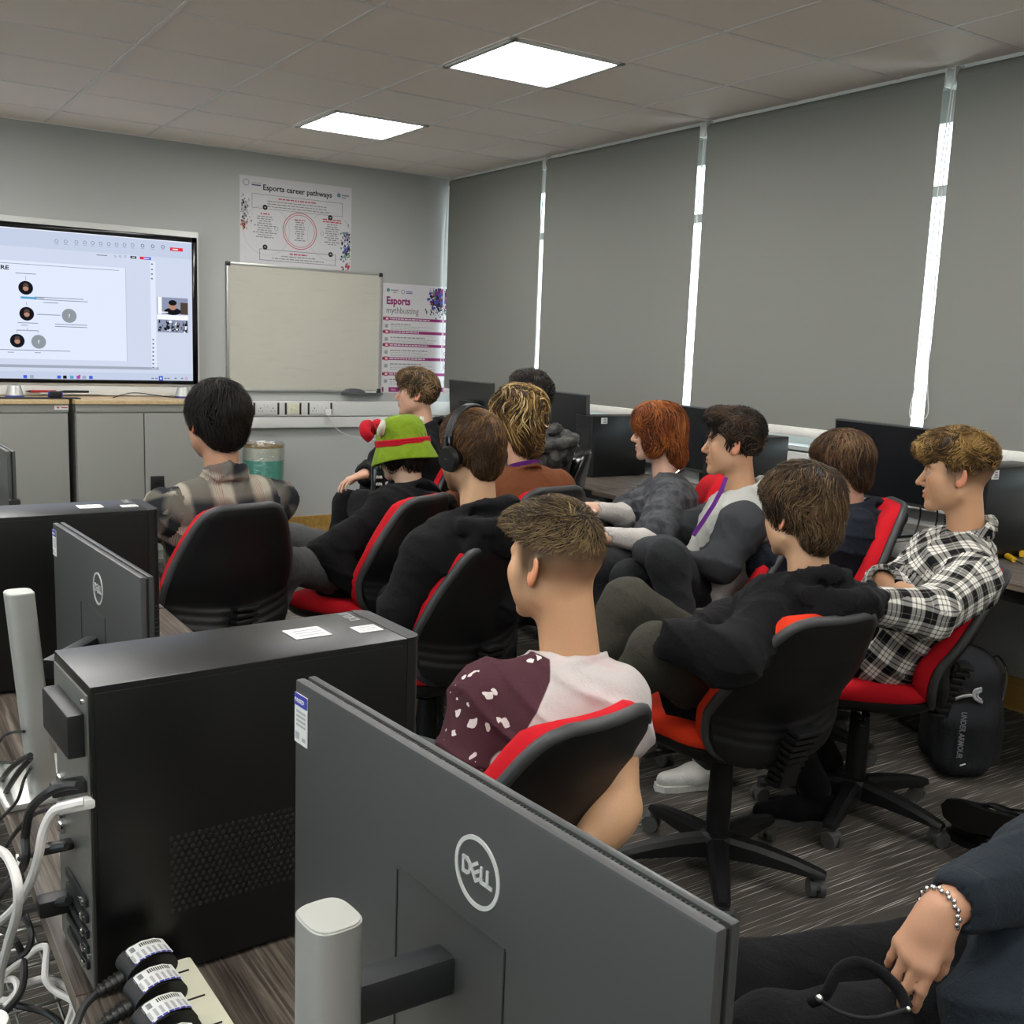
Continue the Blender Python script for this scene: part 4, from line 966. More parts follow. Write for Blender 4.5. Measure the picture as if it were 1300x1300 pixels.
for s in (-.14,.18): 
    m.cyl((s,-.75,.06),(s,.62,.06),.0022,n=6)
    for i in range(28): m.cyl((s,-.74+i*.05,.0),(s,-.74+i*.05,.06),.002,n=6)
for y in (-.6,.5): m.box((.1,y,.065),(.02,.02,.13))
m.build('wire_grid','bare_steel',t)
# silver top of a stand in the row behind, bottom left
p=on(6,1283,2,.80); t=thing('monitor_stand','silver monitor stand column at the bottom left photo corner','stand',(p[0]-.02,p[1]-.01,0))
m=MB(); m.lathe([(.024,.012),(.024,.79),(.022,.80)],24); m.build('column','silver',t); m=MB(); m.lathe([(.11,0),(.11,.01),(.02,.012)],24); m.build('foot','silver_light',t)
# ---------------------------------------------------------------- operator chairs
def grid_solid(nu,nv,front,back):
    vs=[];fs=[]
    for s in (front,back):
        for j in range(nv+1):
            for i in range(nu+1): vs.append(s(-1+2*i/nu,j/nv))
    N=(nu+1)*(nv+1); w=nu+1
    for j in range(nv):
        for i in range(nu):
            a=j*w+i; fs.append((a,a+1,a+w+1,a+w)); fs.append((N+a,N+a+w,N+a+w+1,N+a+1))
    for i in range(nu): fs.append((i,N+i,N+i+1,i+1)); a=nv*w+i; fs.append((a,a+1,N+a+1,N+a))
    for j in range(nv): a=j*w; fs.append((a,a+w,N+a+w,N+a)); a=j*w+nu; fs.append((a,N+a,N+a+w,a+w))
    return vs,fs
TW=[0,.03,.08,.16,.3,.45,.6,.75,.87,.94,.98,1.0]; HW=[.12,.165,.195,.214,.224,.222,.208,.182,.158,.138,.116,.085]
BZ0,BH,BREC=.45,.45,.15
def hw(t): return float(np.interp(t,TW,HW))
def bsurf(off,shrink=1.0):
    def f(s,t):
        x=s*hw(t)*shrink; tt=.5+(t-.5)*shrink; z=BZ0+BH*tt
        y=-.185-BREC*(z-BZ0)+.055*(x/.225)**2+.022*math.exp(-((tt-.28)/.18)**2)-.03*max(0,tt-.7)
        return (x,y+(off(s,t) if callable(off) else off),z)
    return f
def make_chair(label,mat,leather=False):
    t=thing('office_chair',label,'chair'); blk='leather_black' if leather else 'chair_black'
    edge=lambda s,t_: min(1-abs(s),t_*1.6,(1-t_)*1.6)
    puff=lambda T:(lambda s,t_: .016+T*(1-max(0,1-edge(s,t_)/.22)**2))
    rid=lambda s,t_: -.030-.006*(1-max(0,1-edge(s,t_)/.12)**2)-.0065*sum(1/(1+math.exp(-(a-(t_-.07*s*s))*220)) for a in (.13,.19,.25))
    m=MB(); m.add(*grid_solid(22,30,bsurf(puff(.036),1.018),bsurf(-.0055,1.018))); m.build('back_cushion',mat,t,60)
    m=MB(); m.add(*grid_solid(22,90,bsurf(-.0062),bsurf(rid))); s=m.build('back_shell',blk,t,40)
    n=72; m=MB(); path=[]
    # raised rim around the shell
    out=[]
    for k in range(40): out.append((-1,k/39))
    for k in range(1,12): out.append((-1+2*k/12,1))
    for k in range(40): out.append((1,1-k/39))
    for k in range(1,12): out.append((1-2*k/12,0))
    pts=[bsurf(-.019)(a,b) for a,b in out]; pts.append(pts[0]); m.tube(pts,.0135,8,cap=False); m.build('shell_rim','chair_rim' if not leather else blk,t,60)
    # bracket with bellows
    m=MB(); a=Vector((0,-.268,.575)); b=Vector((0,-.235,.40))
    for i in range(9):
        u=i/8; c=a.lerp(b,u); m.box(c,(.082-.018*u,.045,.013),Matrix.Rotation(-.12,3,'X'),.004)
    m.box((a+b)/2,(.055,.03,.17)); m.build('back_bellows','chair_black',t)
    m=MB(); m.box((0,-.11,.405),(.06,.22,.03),None,.008); m.box((0,-.21,.425),(.07,.05,.06),None,.01); m.cyl((-.04,-.215,.42),(-.075,-.215,.42),.016,n=12); m.build('back_bracket','chair_black',t)
    # seat
    def so(r,t0): 
        o=[]
        for k in range(40):
            a=2*PI*k/40; e=4.0; c,s_=math.cos(a),math.sin(a); x=.235*r*abs(c)**(2/e)*math.copysign(1,c); y=.225*r*abs(s_)**(2/e)*math.copysign(1,s_)
            x*=1-.10*max(0,-y/.225); o.append((x,y+.02))
        return o
    m=MB(); rings=[(.97,.446),(1.0,.452),(1.01,.468),(.995,.485),(.95,.497),(.82,.503),(.5,.500),(.15,.497)]
    vs=[];fs=[]
    for r,z in rings:
        for (x,y) in so(r,0): vs.append((x,y,z-.02*max(0,(y-.13)/.115)**2*(1 if z>.46 else .3)+.01*max(0,(-y-.1)/.1)))
    for q in range(len(rings)-1):
        for k in range(40): l=(k+1)%40; fs.append((q*40+k,q*40+l,(q+1)*40+l,(q+1)*40+k))
    fs.append(tuple(range((len(rings)-1)*40,len(rings)*40))); fs.append(tuple(range(40))[::-1]); m.add(vs,fs); m.build('seat_cushion',mat,t,60)
    m=MB(); vs=[];fs=[]; rings=[(.80,.408),(.93,.415),(1.0,.432),(1.005,.450),(.96,.452)]
    for r,z in rings:
        for (x,y) in so(r,0): vs.append((x,y,z-.008*max(0,(y-.13)/.115)**2))
    for q in range(len(rings)-1):
        for k in range(40): l=(k+1)%40; fs.append((q*40+k,q*40+l,(q+1)*40+l,(q+1)*40+k))
    fs.append(tuple(range(4*40,5*40))); fs.append(tuple(range(40))[::-1]); m.add(vs,fs); m.build('seat_pan',blk,t,60)
    m=MB(); m.box((0,.0,.392),(.16,.20,.035),None,.01); m.cyl((.08,.03,.39),(.235,.05,.382),.006,n=8); m.box((.245,.052,.381),(.05,.022,.008),None,.003); m.cyl((-.08,.0,.39),(-.22,.02,.384),.006,n=8); m.box((-.235,.022,.383),(.05,.022,.008),None,.003); m.build('mechanism','chair_black',t)
    m=MB(); m.cyl((0,0,.33),(0,0,.385),.014,n=16); m.build('gas_piston','chrome',t)
    m=MB(); m.lathe([(.032,.10),(.034,.20),(.031,.335),(.02,.338)],20); m.build('lift_column','chair_black',t)
    m=MB(); m.lathe([(.03,.055),(.052,.07),(.055,.105),(.045,.122),(.03,.128)],20); m.build('hub','chair_black',t)
    for k in range(5):
        R=Matrix.Rotation(2*PI*k/5+.3,3,'Z'); m=MB(); sec=[(.03,.062,.122,.030),(.12,.068,.116,.028),(.22,.066,.100,.024),(.285,.062,.084,.021),(.305,.064,.078,.016)]
        vs=[];fs=[]
        for (r,z0,z1,w) in sec:
            for (y,z) in ((-w,z0),(w,z0),(w,z1-.012),(w*.55,z1),(-w*.55,z1),(-w,z1-.012)): vs.append(R@Vector((r,y,z)))
        for q in range(4):
            for i in range(6): l=(i+1)%6; fs.append((q*6+i,q*6+l,(q+1)*6+l,(q+1)*6+i))
        fs+=[tuple(range(6))[::-1],tuple(range(24,30))]; m.add(vs,fs); leg=m.build('leg','chair_black',t,40)
        m=MB(); c=R@Vector((.285,0,0)); ang=[.5,2.2,4.0,5.2,1.1][k]; A=Matrix.Rotation(ang,3,'Z'); off=A@Vector((.012,0,0))
        m.cyl(c+Vector((0,0,.048)),c+Vector((0,0,.068)),.010,n=10)
        for s in (-1,1):
            p=c+off+A@Vector((0,s*.014,.0255)); d=A@Vector((0,.008,0)); m.cyl(p-d,p+d,.0253,n=20)
        m.box(c+off+Vector((0,0,.036)),(.040,.036,.026),A,.008); m.build('castor','rubber',leg,40)
    if leather:
        for s in (-1,1):
            m=MB(); m.box((s*.27,.02,.66),(.06,.26,.03),None,.012); m.tube([(s*.22,-.06,.42),(s*.28,-.04,.50),(s*.275,-.02,.65)],.014,8,smooth=5); m.build('armrest',blk,t)
    return t
D=math.radians
chair_red=make_chair('','seat_red'); chair_or=make_chair('','seat_orange'); chair_lt=make_chair('','leather_black',True)
CH={}
used={}
def put_chair(key,proto,x,y,psi,label,h=0,dz=0,rec=0,lift=0):
    if id(proto) in used or True:
        if proto.name not in used:
            used[proto.name]=1; o=proto; o.location=(x,y,h); o.rotation_euler=(0,0,-D(psi)); o['label']=label
        else: o=dup(proto,(x,y,h),-D(psi),label)
    CH[key]=(x,y,psi)
    Mx=Matrix.Translation((0,0,dz))@Matrix.Translation((0,-.2,.45))@Matrix.Rotation(D(rec),4,'X')@Matrix.Translation((0,.2,-.45))
    for c in o.children:
        if c.name.startswith('back_') and not c.name.startswith('back_bracket') or c.name.startswith('shell_rim'): c.location=Mx.to_translation(); c.rotation_euler=Mx.to_euler()
    if lift:
        for c in o.children:
            if not any(c.name.startswith(q) for q in ('leg','hub','lift_column')): c.location=c.location+Vector((0,0,lift))
    return o
put_chair(1,chair_red,1.03,3.41,-12,'red and black swivel chair under the grey plaid shirt, beside the desk',dz=.03)
put_chair(2,chair_red,1.72,3.62,-26,'red and black swivel chair under the person in the green hat',rec=4)
put_chair(3,chair_red,1.57,2.82,-15,'red and black swivel chair under the headphone wearer',rec=6)
put_chair(4,chair_red,2.54,4.86,-55,'swivel chair hidden under the blond person by the whiteboard')
put_chair(5,chair_red,2.33,3.50,-4,'red and black swivel chair behind the brown t-shirt',dz=.02)
put_chair(6,chair_lt,2.95,4.28,-50,'black leather armchair beside the camouflage jacket and tower',dz=.05)
put_chair(7,chair_red,2.88,3.28,-55,'red swivel chair under the red haired person',dz=.06,rec=3)
put_chair(8,chair_red,2.70,2.76,-42,'red swivel chair under the grey and white hoodie, mostly hidden',rec=8)
put_chair(9,chair_red,3.03,2.57,-52,'red swivel chair under the navy hoodie by the window monitor',dz=.05,rec=4)
put_chair(10,chair_or,2.05,1.98,4,'orange red swivel chair with its base in full view, black hoodie seated',rec=14,dz=-.03)
put_chair(11,chair_red,2.73,2.05,-44,'red swivel chair under the black and white check shirt',rec=12,dz=-.03)
put_chair(12,chair_red,1.06,1.70,-9,'red swivel chair directly behind the white and maroon t-shirt',rec=9,dz=-.03,lift=-.035)
# ---------------------------------------------------------------- people: implicit bodies, faces, hair strands and clothes
def frame(yaw,pitch=0,roll=0):
    y,p,r=math.radians(yaw),math.radians(pitch),math.radians(roll)
    f=np.array([math.sin(y)*math.cos(p),math.cos(y)*math.cos(p),math.sin(p)]); x=np.array([math.cos(y),-math.sin(y),0.]); z=np.cross(x,f)
    x2=x*math.cos(r)-z*math.sin(r); z2=x*math.sin(r)+z*math.cos(r)
    return np.stack([x2,f,z2],1)
def head_blob(neck_l,neck_r=.054,wide=1.0,jaw=1.0,nose=1.0):
    b=Blob(); w=wide
    b.ell((0,-.016,.036),(.076*w,.099,.087),k=.02)
    b.ell((0,.018,-.030),(.064*w,.066,.080),k=.03)
    for s in (-1,1):
        b.cap((s*.056*w,-.008,-.058),(s*.022,.060,-.098*jaw),.017,.016,k=.03)
        b.ell((s*.043*w,.052,-.016),(.024,.026,.026),k=.02); b.ell((s*.044*w,.030,-.048),(.022,.036,.034),k=.03)
        b.cap((s*.014,.079,.021),(s*.044*w,.064,.026),.0095,.009,k=.014)
    b.ell((0,.070,-.101*jaw),(.021,.017,.016),k=.018)
    b.ell((0,.072,-.062),(.027,.016,.024),k=.016)
    for s in (-1,1): b.ell((s*.031,.093,.004),(.017,.016,.011),k=.014,op='-')
    b.cap((0,.080,.014),(0,.102*nose,-.026),.0075,.0105,k=.010); b.ell((0,.104*nose,-.030),(.0095,.009,.0085),k=.006)
    for s in (-1,1): b.ell((s*.0125,.090,-.034),(.0075,.010,.0075),k=.006)
    b.ell((0,.087,-.0575),(.021,.0085,.0052),k=.005); b.ell((0,.0865,-.0705),(.0185,.009,.0062),k=.005)
    b.cap((-.016,.0995,-.0642),(.016,.0995,-.0642),.0072,k=.004,op='-')
    for s in (-1,1): b.ell((s*.031,.0725,.004),(.0125,.0125,.0125),k=.002)
    for s in (-1,1):    # ears: dish with a rim
        R=np.array([[.30*s,.95*s*0+.25,0],[0,0,0],[0,0,0]]) if False else frame(s*62,0,0)
        T=frame(s*64,12,0); c=np.array([s*.081*w,-.016,-.003])
        b.ell(c,(.019,.0065,.033),T,k=.006)
        b.ell(c+T@np.array([-s*.0,.008,.003]) ,(.0115,.0065,.021),T,k=.004,op='-')
        b.ell(c+np.array([-s*.006,.010,-.020]),(.006,.007,.010),k=.006)
    nb=np.asarray(neck_l,float); top=np.array([0,-.026,-.055])
    b.cap(top,nb,neck_r*w,neck_r*1.06*w,k=.028)
    return b
def head_colour(V,skin,brow,scalp=None,scalp_fn=None,beard=None,lips=None,iris='#4a3a2a'):
    sk=np.array(lin(skin)); C=np.tile(sk,(len(V),1)); x,y,z=V.T
    def mixin(m,c): 
        nonlocal C; C=C*(1-m[:,None])+np.array(c)*m[:,None]
    sm=lambda a,b,v: np.clip((v-a)/(b-a),0,1)
    red=sk*np.array([1.06,.72,.66])
    for s in (-1,1):
        d=np.sqrt((x-s*.045)**2+(y-.062)**2+(z+.022)**2); mixin(.35*(1-sm(.012,.034,d)),red)
        d=np.abs(x)-.078; mixin(.5*sm(.0,.008,d)*(np.abs(z)<.045),red*np.array([1.05,.9,.9]))
    d=np.sqrt(x**2+(y-.10)**2+(z+.03)**2); mixin(.3*(1-sm(.008,.02,d)),red)
    lp=((x/.023)**2+((z+.064)/.0135)**2<1)&(y>.078); mixin(lp*.65,sk*np.array([.82,.45,.45]))
    bw=(np.abs(z-(.0235+.004*np.sin(np.clip((np.abs(x)-.012)/.036,0,1)*3)))<.0045)&(np.abs(x)>.012)&(np.abs(x)<.05)&(y>.05); mixin(bw*.85,lin(brow))
    for s in (-1,1):
        e=((x-s*.031)/.0135)**2+((z-.004)/.0062)**2; m=(e<1)&(y>.077); mixin(m*.95,(.36,.34,.32))
        m=(e<1.9)&(e>=1)&(y>.07)&(z>.004); mixin(m*.6,lin(brow))
        e=((x-s*.031)/.0058)**2+((z-.004)/.0058)**2; mixin(((e<1)&(y>.079))*.95,lin(iris))
    if beard is not None:
        n=wob(V,160,5,2)*.02; a=sm(-.028,-.058,z+n*.3)*sm(-.012,.012,y+.0)*(1-sm(.0,.0,z+.2)); m=(sm(.03,.06,-z+n*.2))*(sm(-.02,.015,y-.0)); m*=(z>-.125); m=np.where(lp,0,m); mixin(np.clip(m,0,1)*beard[1],lin(beard[0]))
    if scalp is not None: mixin(np.clip(scalp_fn(V),0,1),lin(scalp))
    return C
def finger_prims(b,O,T,s,curl,spread=.0,thumb=(.5,.6),sc=1.0,k=.0035):
    """O wrist, T columns: along fingers, toward thumb side, dorsal; s mirrors nothing (T handles handedness)"""
    w=lambda p:O+T@(np.asarray(p,float)*sc)
    kn=[(.088,.030,.004),(.093,.010,.007),(.089,-.011,.006),(.080,-.030,.002)]; L=[(.042,.026,.021),(.046,.029,.022),(.043,.027,.021),(.034,.021,.018)]; r=[.0092,.0094,.0088,.0078]
    for i in range(4):
        a=np.array([.018,kn[i][1]*.62,.0]); b.cap(w(a),w(kn[i]),.0135*sc,.0108*sc,k=.014)
        p=np.array(kn[i]); ang=0; cs=curl[i] if hasattr(curl[0],'__len__') else (curl[i],curl[i]*1.1,curl[i]*.8)
        sp=spread*(1.5-i)*.5
        for j in range(3):
            ang+=cs[j]; d=np.array([math.cos(ang)*math.cos(sp),math.sin(sp)*math.cos(ang),-math.sin(ang)]); q=p+d*L[i][j]
            b.cap(w(p),w(q),(r[i]-.0007*j)*sc,(r[i]-.0007*(j+1))*sc,k=k if j else .007); p=q
    p=np.array([.022,.022,-.004]); t0,t1=thumb
    d=np.array([math.cos(t0),math.sin(t0),-.35]); d/=np.linalg.norm(d); q=p+d*.040; b.cap(w(p),w(q),.0145*sc,.0115*sc,k=.014)
    d=np.array([math.cos(t0-.35*t1),math.sin(t0-.35*t1),-.35-.2*t1]); d/=np.linalg.norm(d); p2=q+d*.032; b.cap(w(q),w(p2),.0112*sc,.0098*sc,k=.006)
    d=np.array([math.cos(t0-.9*t1),math.sin(t0-.9*t1),-.35-.3*t1]); d/=np.linalg.norm(d); p3=p2+d*.024; b.cap(w(p2),w(p3),.0098*sc,.0075*sc,k=.004)
    b.cap(w((0,0,0)),w((.03,0,0)),.024*sc,.022*sc,k=.02)
    return w
def hand_frame(direction,dorsal,left):
    x=np.asarray(direction,float); x/=np.linalg.norm(x); z=np.asarray(dorsal,float); z-=x*(z@x); z/=np.linalg.norm(z)
    y=np.cross(z,x);      # toward the thumb for a left hand seen palm-down? right: thumb = -? fixed below
    return np.stack([x,(-y if left else y),z],1)
def strands(name,blob,V,F,n,flow,length,rad,cols,parent,Rw,C,steps=7,lift=.004,curl=0,curlf=60,seed=1,region=None,follow=.9,tipdrop=0):
    r=np.random.default_rng(seed)
    A=V[F[:,0]];B=V[F[:,1]];Cc=V[F[:,2]];Dd=V[F[:,3]]; ar=np.linalg.norm(np.cross(Cc-A,Dd-B),axis=1); 
    cen=(A+B+Cc+Dd)/4; nrm=np.cross(Cc-A,Dd-B)
    if region is not None: ar=ar*region(cen)
    f=r.choice(len(F),n,p=ar/ar.sum()); u,v=r.random(n)[:,None],r.random(n)[:,None]
    P=(A[f]*(1-u)+B[f]*u)*(1-v)+(Dd[f]*(1-u)+Cc[f]*u)*v
    L=length*(.6+.7*r.random(n)); off=lift*r.random(n); ph=r.random(n)*6.28; jit=r.normal(size=(n,3))*.18
    pts=[P]; nr=[]; e=.002
    def grad(Q):
        g=np.stack([blob.val(Q+e*np.eye(3)[i])-blob.val(Q-e*np.eye(3)[i]) for i in range(3)],-1); return g/np.maximum(np.linalg.norm(g,axis=1,keepdims=True),1e-9)
    for s in range(steps):
        N=grad(P); nr.append(N); d=flow(P)+jit
        if curl:
            d=d+curl*np.stack([np.sin(P[:,1]*curlf+P[:,2]*curlf*.7+ph*.35),np.sin(P[:,2]*curlf*1.1+P[:,0]*curlf+1+ph*.35),np.sin(P[:,0]*curlf*.9+P[:,1]*curlf*.8+2+ph*.35)],-1)
        d=d-N*(d*N).sum(1,keepdims=True)*follow; d/=np.maximum(np.linalg.norm(d,axis=1,keepdims=True),1e-9)
        P=P+d*(L/steps)[:,None]
        val=blob.val(P); tgt=off*(.3+1.0*s/steps); P=P-N*np.clip(val-tgt,-.006,.012)[:,None]*follow
        if tipdrop: P[:,2]-=tipdrop*(s/steps)
        pts.append(P)
    nr.append(grad(P)); pts=np.stack(pts,1); nr=np.stack(nr,1)   # n,steps+1,3
    tg=np.gradient(pts,axis=1); tg/=np.maximum(np.linalg.norm(tg,axis=2,keepdims=True),1e-9); sd=np.cross(tg,nr); sd/=np.maximum(np.linalg.norm(sd,axis=2,keepdims=True),1e-9)
    t=np.linspace(0,1,steps+1); rr=rad*(.55+.9*r.random(n))[:,None]*np.clip(1.15-t**2.2*1.05,.08,1)[None]
    ring=np.stack([pts+sd*rr[...,None],pts+nr*rr[...,None]*.7,pts-sd*rr[...,None]],2)   # n,S,3,3
    S=steps+1; VV=ring.reshape(-1,3); base=(np.arange(n)*S*3)[:,None,None]+ (np.arange(steps)*3)[None,:,None]
    q=[]
    for k in range(2): q.append(np.stack([base[...,0]+k,base[...,0]+k+1,base[...,0]+3+k+1,base[...,0]+3+k],-1).reshape(-1,4))
    q.append(np.stack([base[...,0]+2,base[...,0],base[...,0]+3,base[...,0]+5],-1).reshape(-1,4))
    FF=np.concatenate(q)
    cl=np.array([lin(c) for c in cols]); nzf=wob(pts[:,0],45,seed+3,2)*.45+.5+r.normal(size=n)*.28; ci=np.clip(nzf,0,.999)*(len(cl)-1); i0=ci.astype(int); fr=(ci-i0)[:,None]; cc=cl[i0]*(1-fr)+cl[np.minimum(i0+1,len(cl)-1)]*fr
    CCc=np.repeat(cc,S*3,0)
    return VV@Rw.T+C,FF,CCc
def t_attr(name,rough,spec=.3,sss=0,bumpscale=0,bstr=.2,aniso=False):
    t=NT(name); a=t.n('ShaderNodeAttribute',attribute_name='col'); v=t.coord(); nz=t.noise(v,bumpscale or 200,3,.6)
    c=t.mix(t.math('MULTIPLY',nz,.18),a.outputs[0],(0,0,0)) if not aniso else a.outputs[0]
    t.bsdf(c,rough,spec=spec,bump=nz if bumpscale else None,bstr=bstr,bdist=.0008,sss=sss); return t.m
t_attr('skin',.5,.35,sss=.12,bumpscale=420,bstr=.22)
t_attr('hair',.55,.25,aniso=True)
def t_cloth(name,col,var=.12,scale=420,bstr=.35,sheen=.25,rough=.9,blot=0,col2=None,blotscale=9):
    t=NT(name); v=t.coord(); n=t.noise(v,scale,3,.6); c=lin(col); cc=t.mix(n,tuple(x*(1-var) for x in c),tuple(min(1,x*(1+var)) for x in c))
    if col2: b=t.noise(v,blotscale,4,.65,.6); cc=t.mix(t.ramp(b,[(.42,(0,0,0)),(.62,(blot,)*3)]),cc,lin(col2))
    cr=t.noise(v,38,4,.6,.8); hh_=t.math('MULTIPLY_ADD',cr,3.0,n)
    t.bsdf(cc,rough,spec=.12,bump=hh_,bstr=bstr*1.6,bdist=.003,sheen=sheen*.12)
t_cloth('cloth_black','#111113'); t_cloth('cloth_black_soft','#151517'); t_cloth('cloth_navy','#171b23'); t_cloth('cloth_slate','#222930',sheen=.35)
t_cloth('cloth_brown','#6e432b',sheen=.1); t_cloth('cloth_wash','#3c3d40',blot=.7,col2='#606164',blotscale=16); t_cloth('cloth_white','#bcb7b2',sheen=.1)
t_cloth('cloth_pale','#b9b8b2',sheen=.15); t_cloth('cloth_charcoal','#333437'); t_cloth('trouser_black','#121214'); t_cloth('trouser_olive','#3f3d35'); t_cloth('trouser_grey','#4b4c4c'); t_cloth('trouser_dark','#27282a')
t_cloth('camo','#343435',blot=.8,col2='#5f5d59',blotscale=22); t_cloth('hat_green','#6f8a1c',sheen=.8,rough=.95,blot=.35,col2='#8fa832',blotscale=30); t_cloth('hat_red','#b11626',sheen=.5); t_cloth('hat_white','#d8d2c4',sheen=.4)
t_cloth('bag_black','#2a2b2e',scale=900,sheen=.05,rough=.7); t_cloth('shoe_white','#dedad2',sheen=0); t_cloth('lanyard','#54236b',sheen=0); t_cloth('tee_lilac','#8f8497')
def t_split(name,ca,cb,attr='mask',soft=.002,extra=None):
    t=NT(name); a=t.n('ShaderNodeAttribute',attribute_name=attr); v=t.coord(); n=t.noise(v,420,3,.6)
    m=t.math('MULTIPLY_ADD',a.outputs['Fac'],1/(2*soft),.5); m.node.use_clamp=True
    c=t.mix(m,lin(ca),lin(cb))
    if extra: c=extra(t,c,m,v)
    t.bsdf(c,.9,spec=.12,bump=t.math('MULTIPLY_ADD',t.noise(v,34,4,.6,.8),3.0,n),bstr=.42,bdist=.0022)
t_split('raglan_cloth','#a5a59f','#38393c')
def _splat(t,c,m,v):
    n=t.n('ShaderNodeTexVoronoi'); n.inputs['Scale'].default_value=30; n.inputs['Randomness'].default_value=1; d=t.noise(v,26,3,.6); 
    ad=t.n('ShaderNodeVectorMath',operation='ADD'); t.l(v,ad.inputs[0]); sc=t.n('ShaderNodeVectorMath',operation='SCALE'); sc.inputs['Scale'].default_value=.05; tx=t.n('ShaderNodeTexNoise'); tx.inputs['Scale'].default_value=26; t.l(v,tx.inputs['Vector']); t.l(tx.outputs['Color'],sc.inputs[0]); t.l(sc.outputs[0],ad.inputs[1]); t.l(ad.outputs[0],n.inputs['Vector'])
    a=t.n('ShaderNodeAttribute',attribute_name='low'); thr=t.math('MULTIPLY_ADD',a.outputs['Fac'],.7,.24); hit=t.math('LESS_THAN',n.outputs['Distance'],thr); big=t.noise(v,21,1); hit=t.math('MULTIPLY',hit,t.math('GREATER_THAN',big,.43)); n2=t.n('ShaderNodeTexVoronoi'); n2.inputs['Scale'].default_value=85; t.l(ad.outputs[0],n2.inputs['Vector']); hit=t.math('MAXIMUM',hit,t.math('MULTIPLY',t.math('LESS_THAN',n2.outputs['Distance'],t.math('MULTIPLY',a.outputs['Fac'],.62)),t.math('GREATER_THAN',d,.5))); hit=t.math('MULTIPLY',hit,m)
    c=t.mix(hit,c,lin('#d9cfcc'))
    pk=t.noise(v,9,3,.6,.5); pm=t.math('MULTIPLY',t.ramp(pk,[(.55,(0,0,0)),(.72,(.45,.45,.45))]),t.math('SUBTRACT',1,m)); return t.mix(pm,c,lin('#c98f92'))
t_split('tee_two_tone','#bfb8b5','#4b2e35',extra=_splat)
def t_plaid(name,dark,lightc,period,lo,hi,soft,lines=True,tint=None):
    t=NT(name); a=t.n('ShaderNodeAttribute',attribute_name='puv'); sp=t.n('ShaderNodeSeparateXYZ'); t.l(a.outputs['Vector'],sp.inputs[0]); v=t.coord(); n=t.noise(v,600,3,.6)
    def band(c):
        f=t.math('FRACT',t.math('MULTIPLY',c,1/period)); s=t.ramp(f,[(lo-soft,(0,0,0)),(lo+soft,(1,1,1)),(hi-soft,(1,1,1)),(hi+soft,(0,0,0))])
        if lines:
            g=t.math('FRACT',t.math('MULTIPLY',c,5/period)); ln=t.math('LESS_THAN',g,.26); s=t.math('MULTIPLY',s,t.math('SUBTRACT',1,t.math('MULTIPLY',ln,.8)))
            g2=t.math('FRACT',t.math('MULTIPLY_ADD',c,2.5/period,.4)); l2=t.math('LESS_THAN',g2,.09); s=t.math('MAXIMUM',s,t.math('MULTIPLY',l2,.28))
        return s
    U,V_=band(sp.outputs[0]),band(sp.outputs[1]); s=t.math('MULTIPLY',t.math('ADD',U,V_),.5)
    c=t.ramp(s,[(0,lin(dark)),(.5,tuple((x*.33+y*.67) for x,y in zip(lin(lightc),lin(dark)))),(1,lin(lightc))])
    if tint:
        f=t.math('FRACT',t.math('MULTIPLY',sp.outputs[0],1/period)); th=t.math('MULTIPLY',t.math('LESS_THAN',t.math('ABSOLUTE',t.math('SUBTRACT',f,.62)),.10),t.math('LESS_THAN',t.math('FRACT',t.math('MULTIPLY',sp.outputs[0],160)),.4)); c=t.mix(t.math('MULTIPLY',th,.45),c,lin(tint))
    t.bsdf(c,.9,spec=.12,bump=t.math('MULTIPLY_ADD',t.noise(v,34,4,.6,.8),3.0,n),bstr=.4,bdist=.0022)
t_plaid('check_cloth','#141416','#d9d6cd',.066,.46,1.0-.02,.012)
t_plaid('flannel_cloth','#25272a','#9f988a',.135,.47,.98,.07,lines=False,tint='#7a3a36')
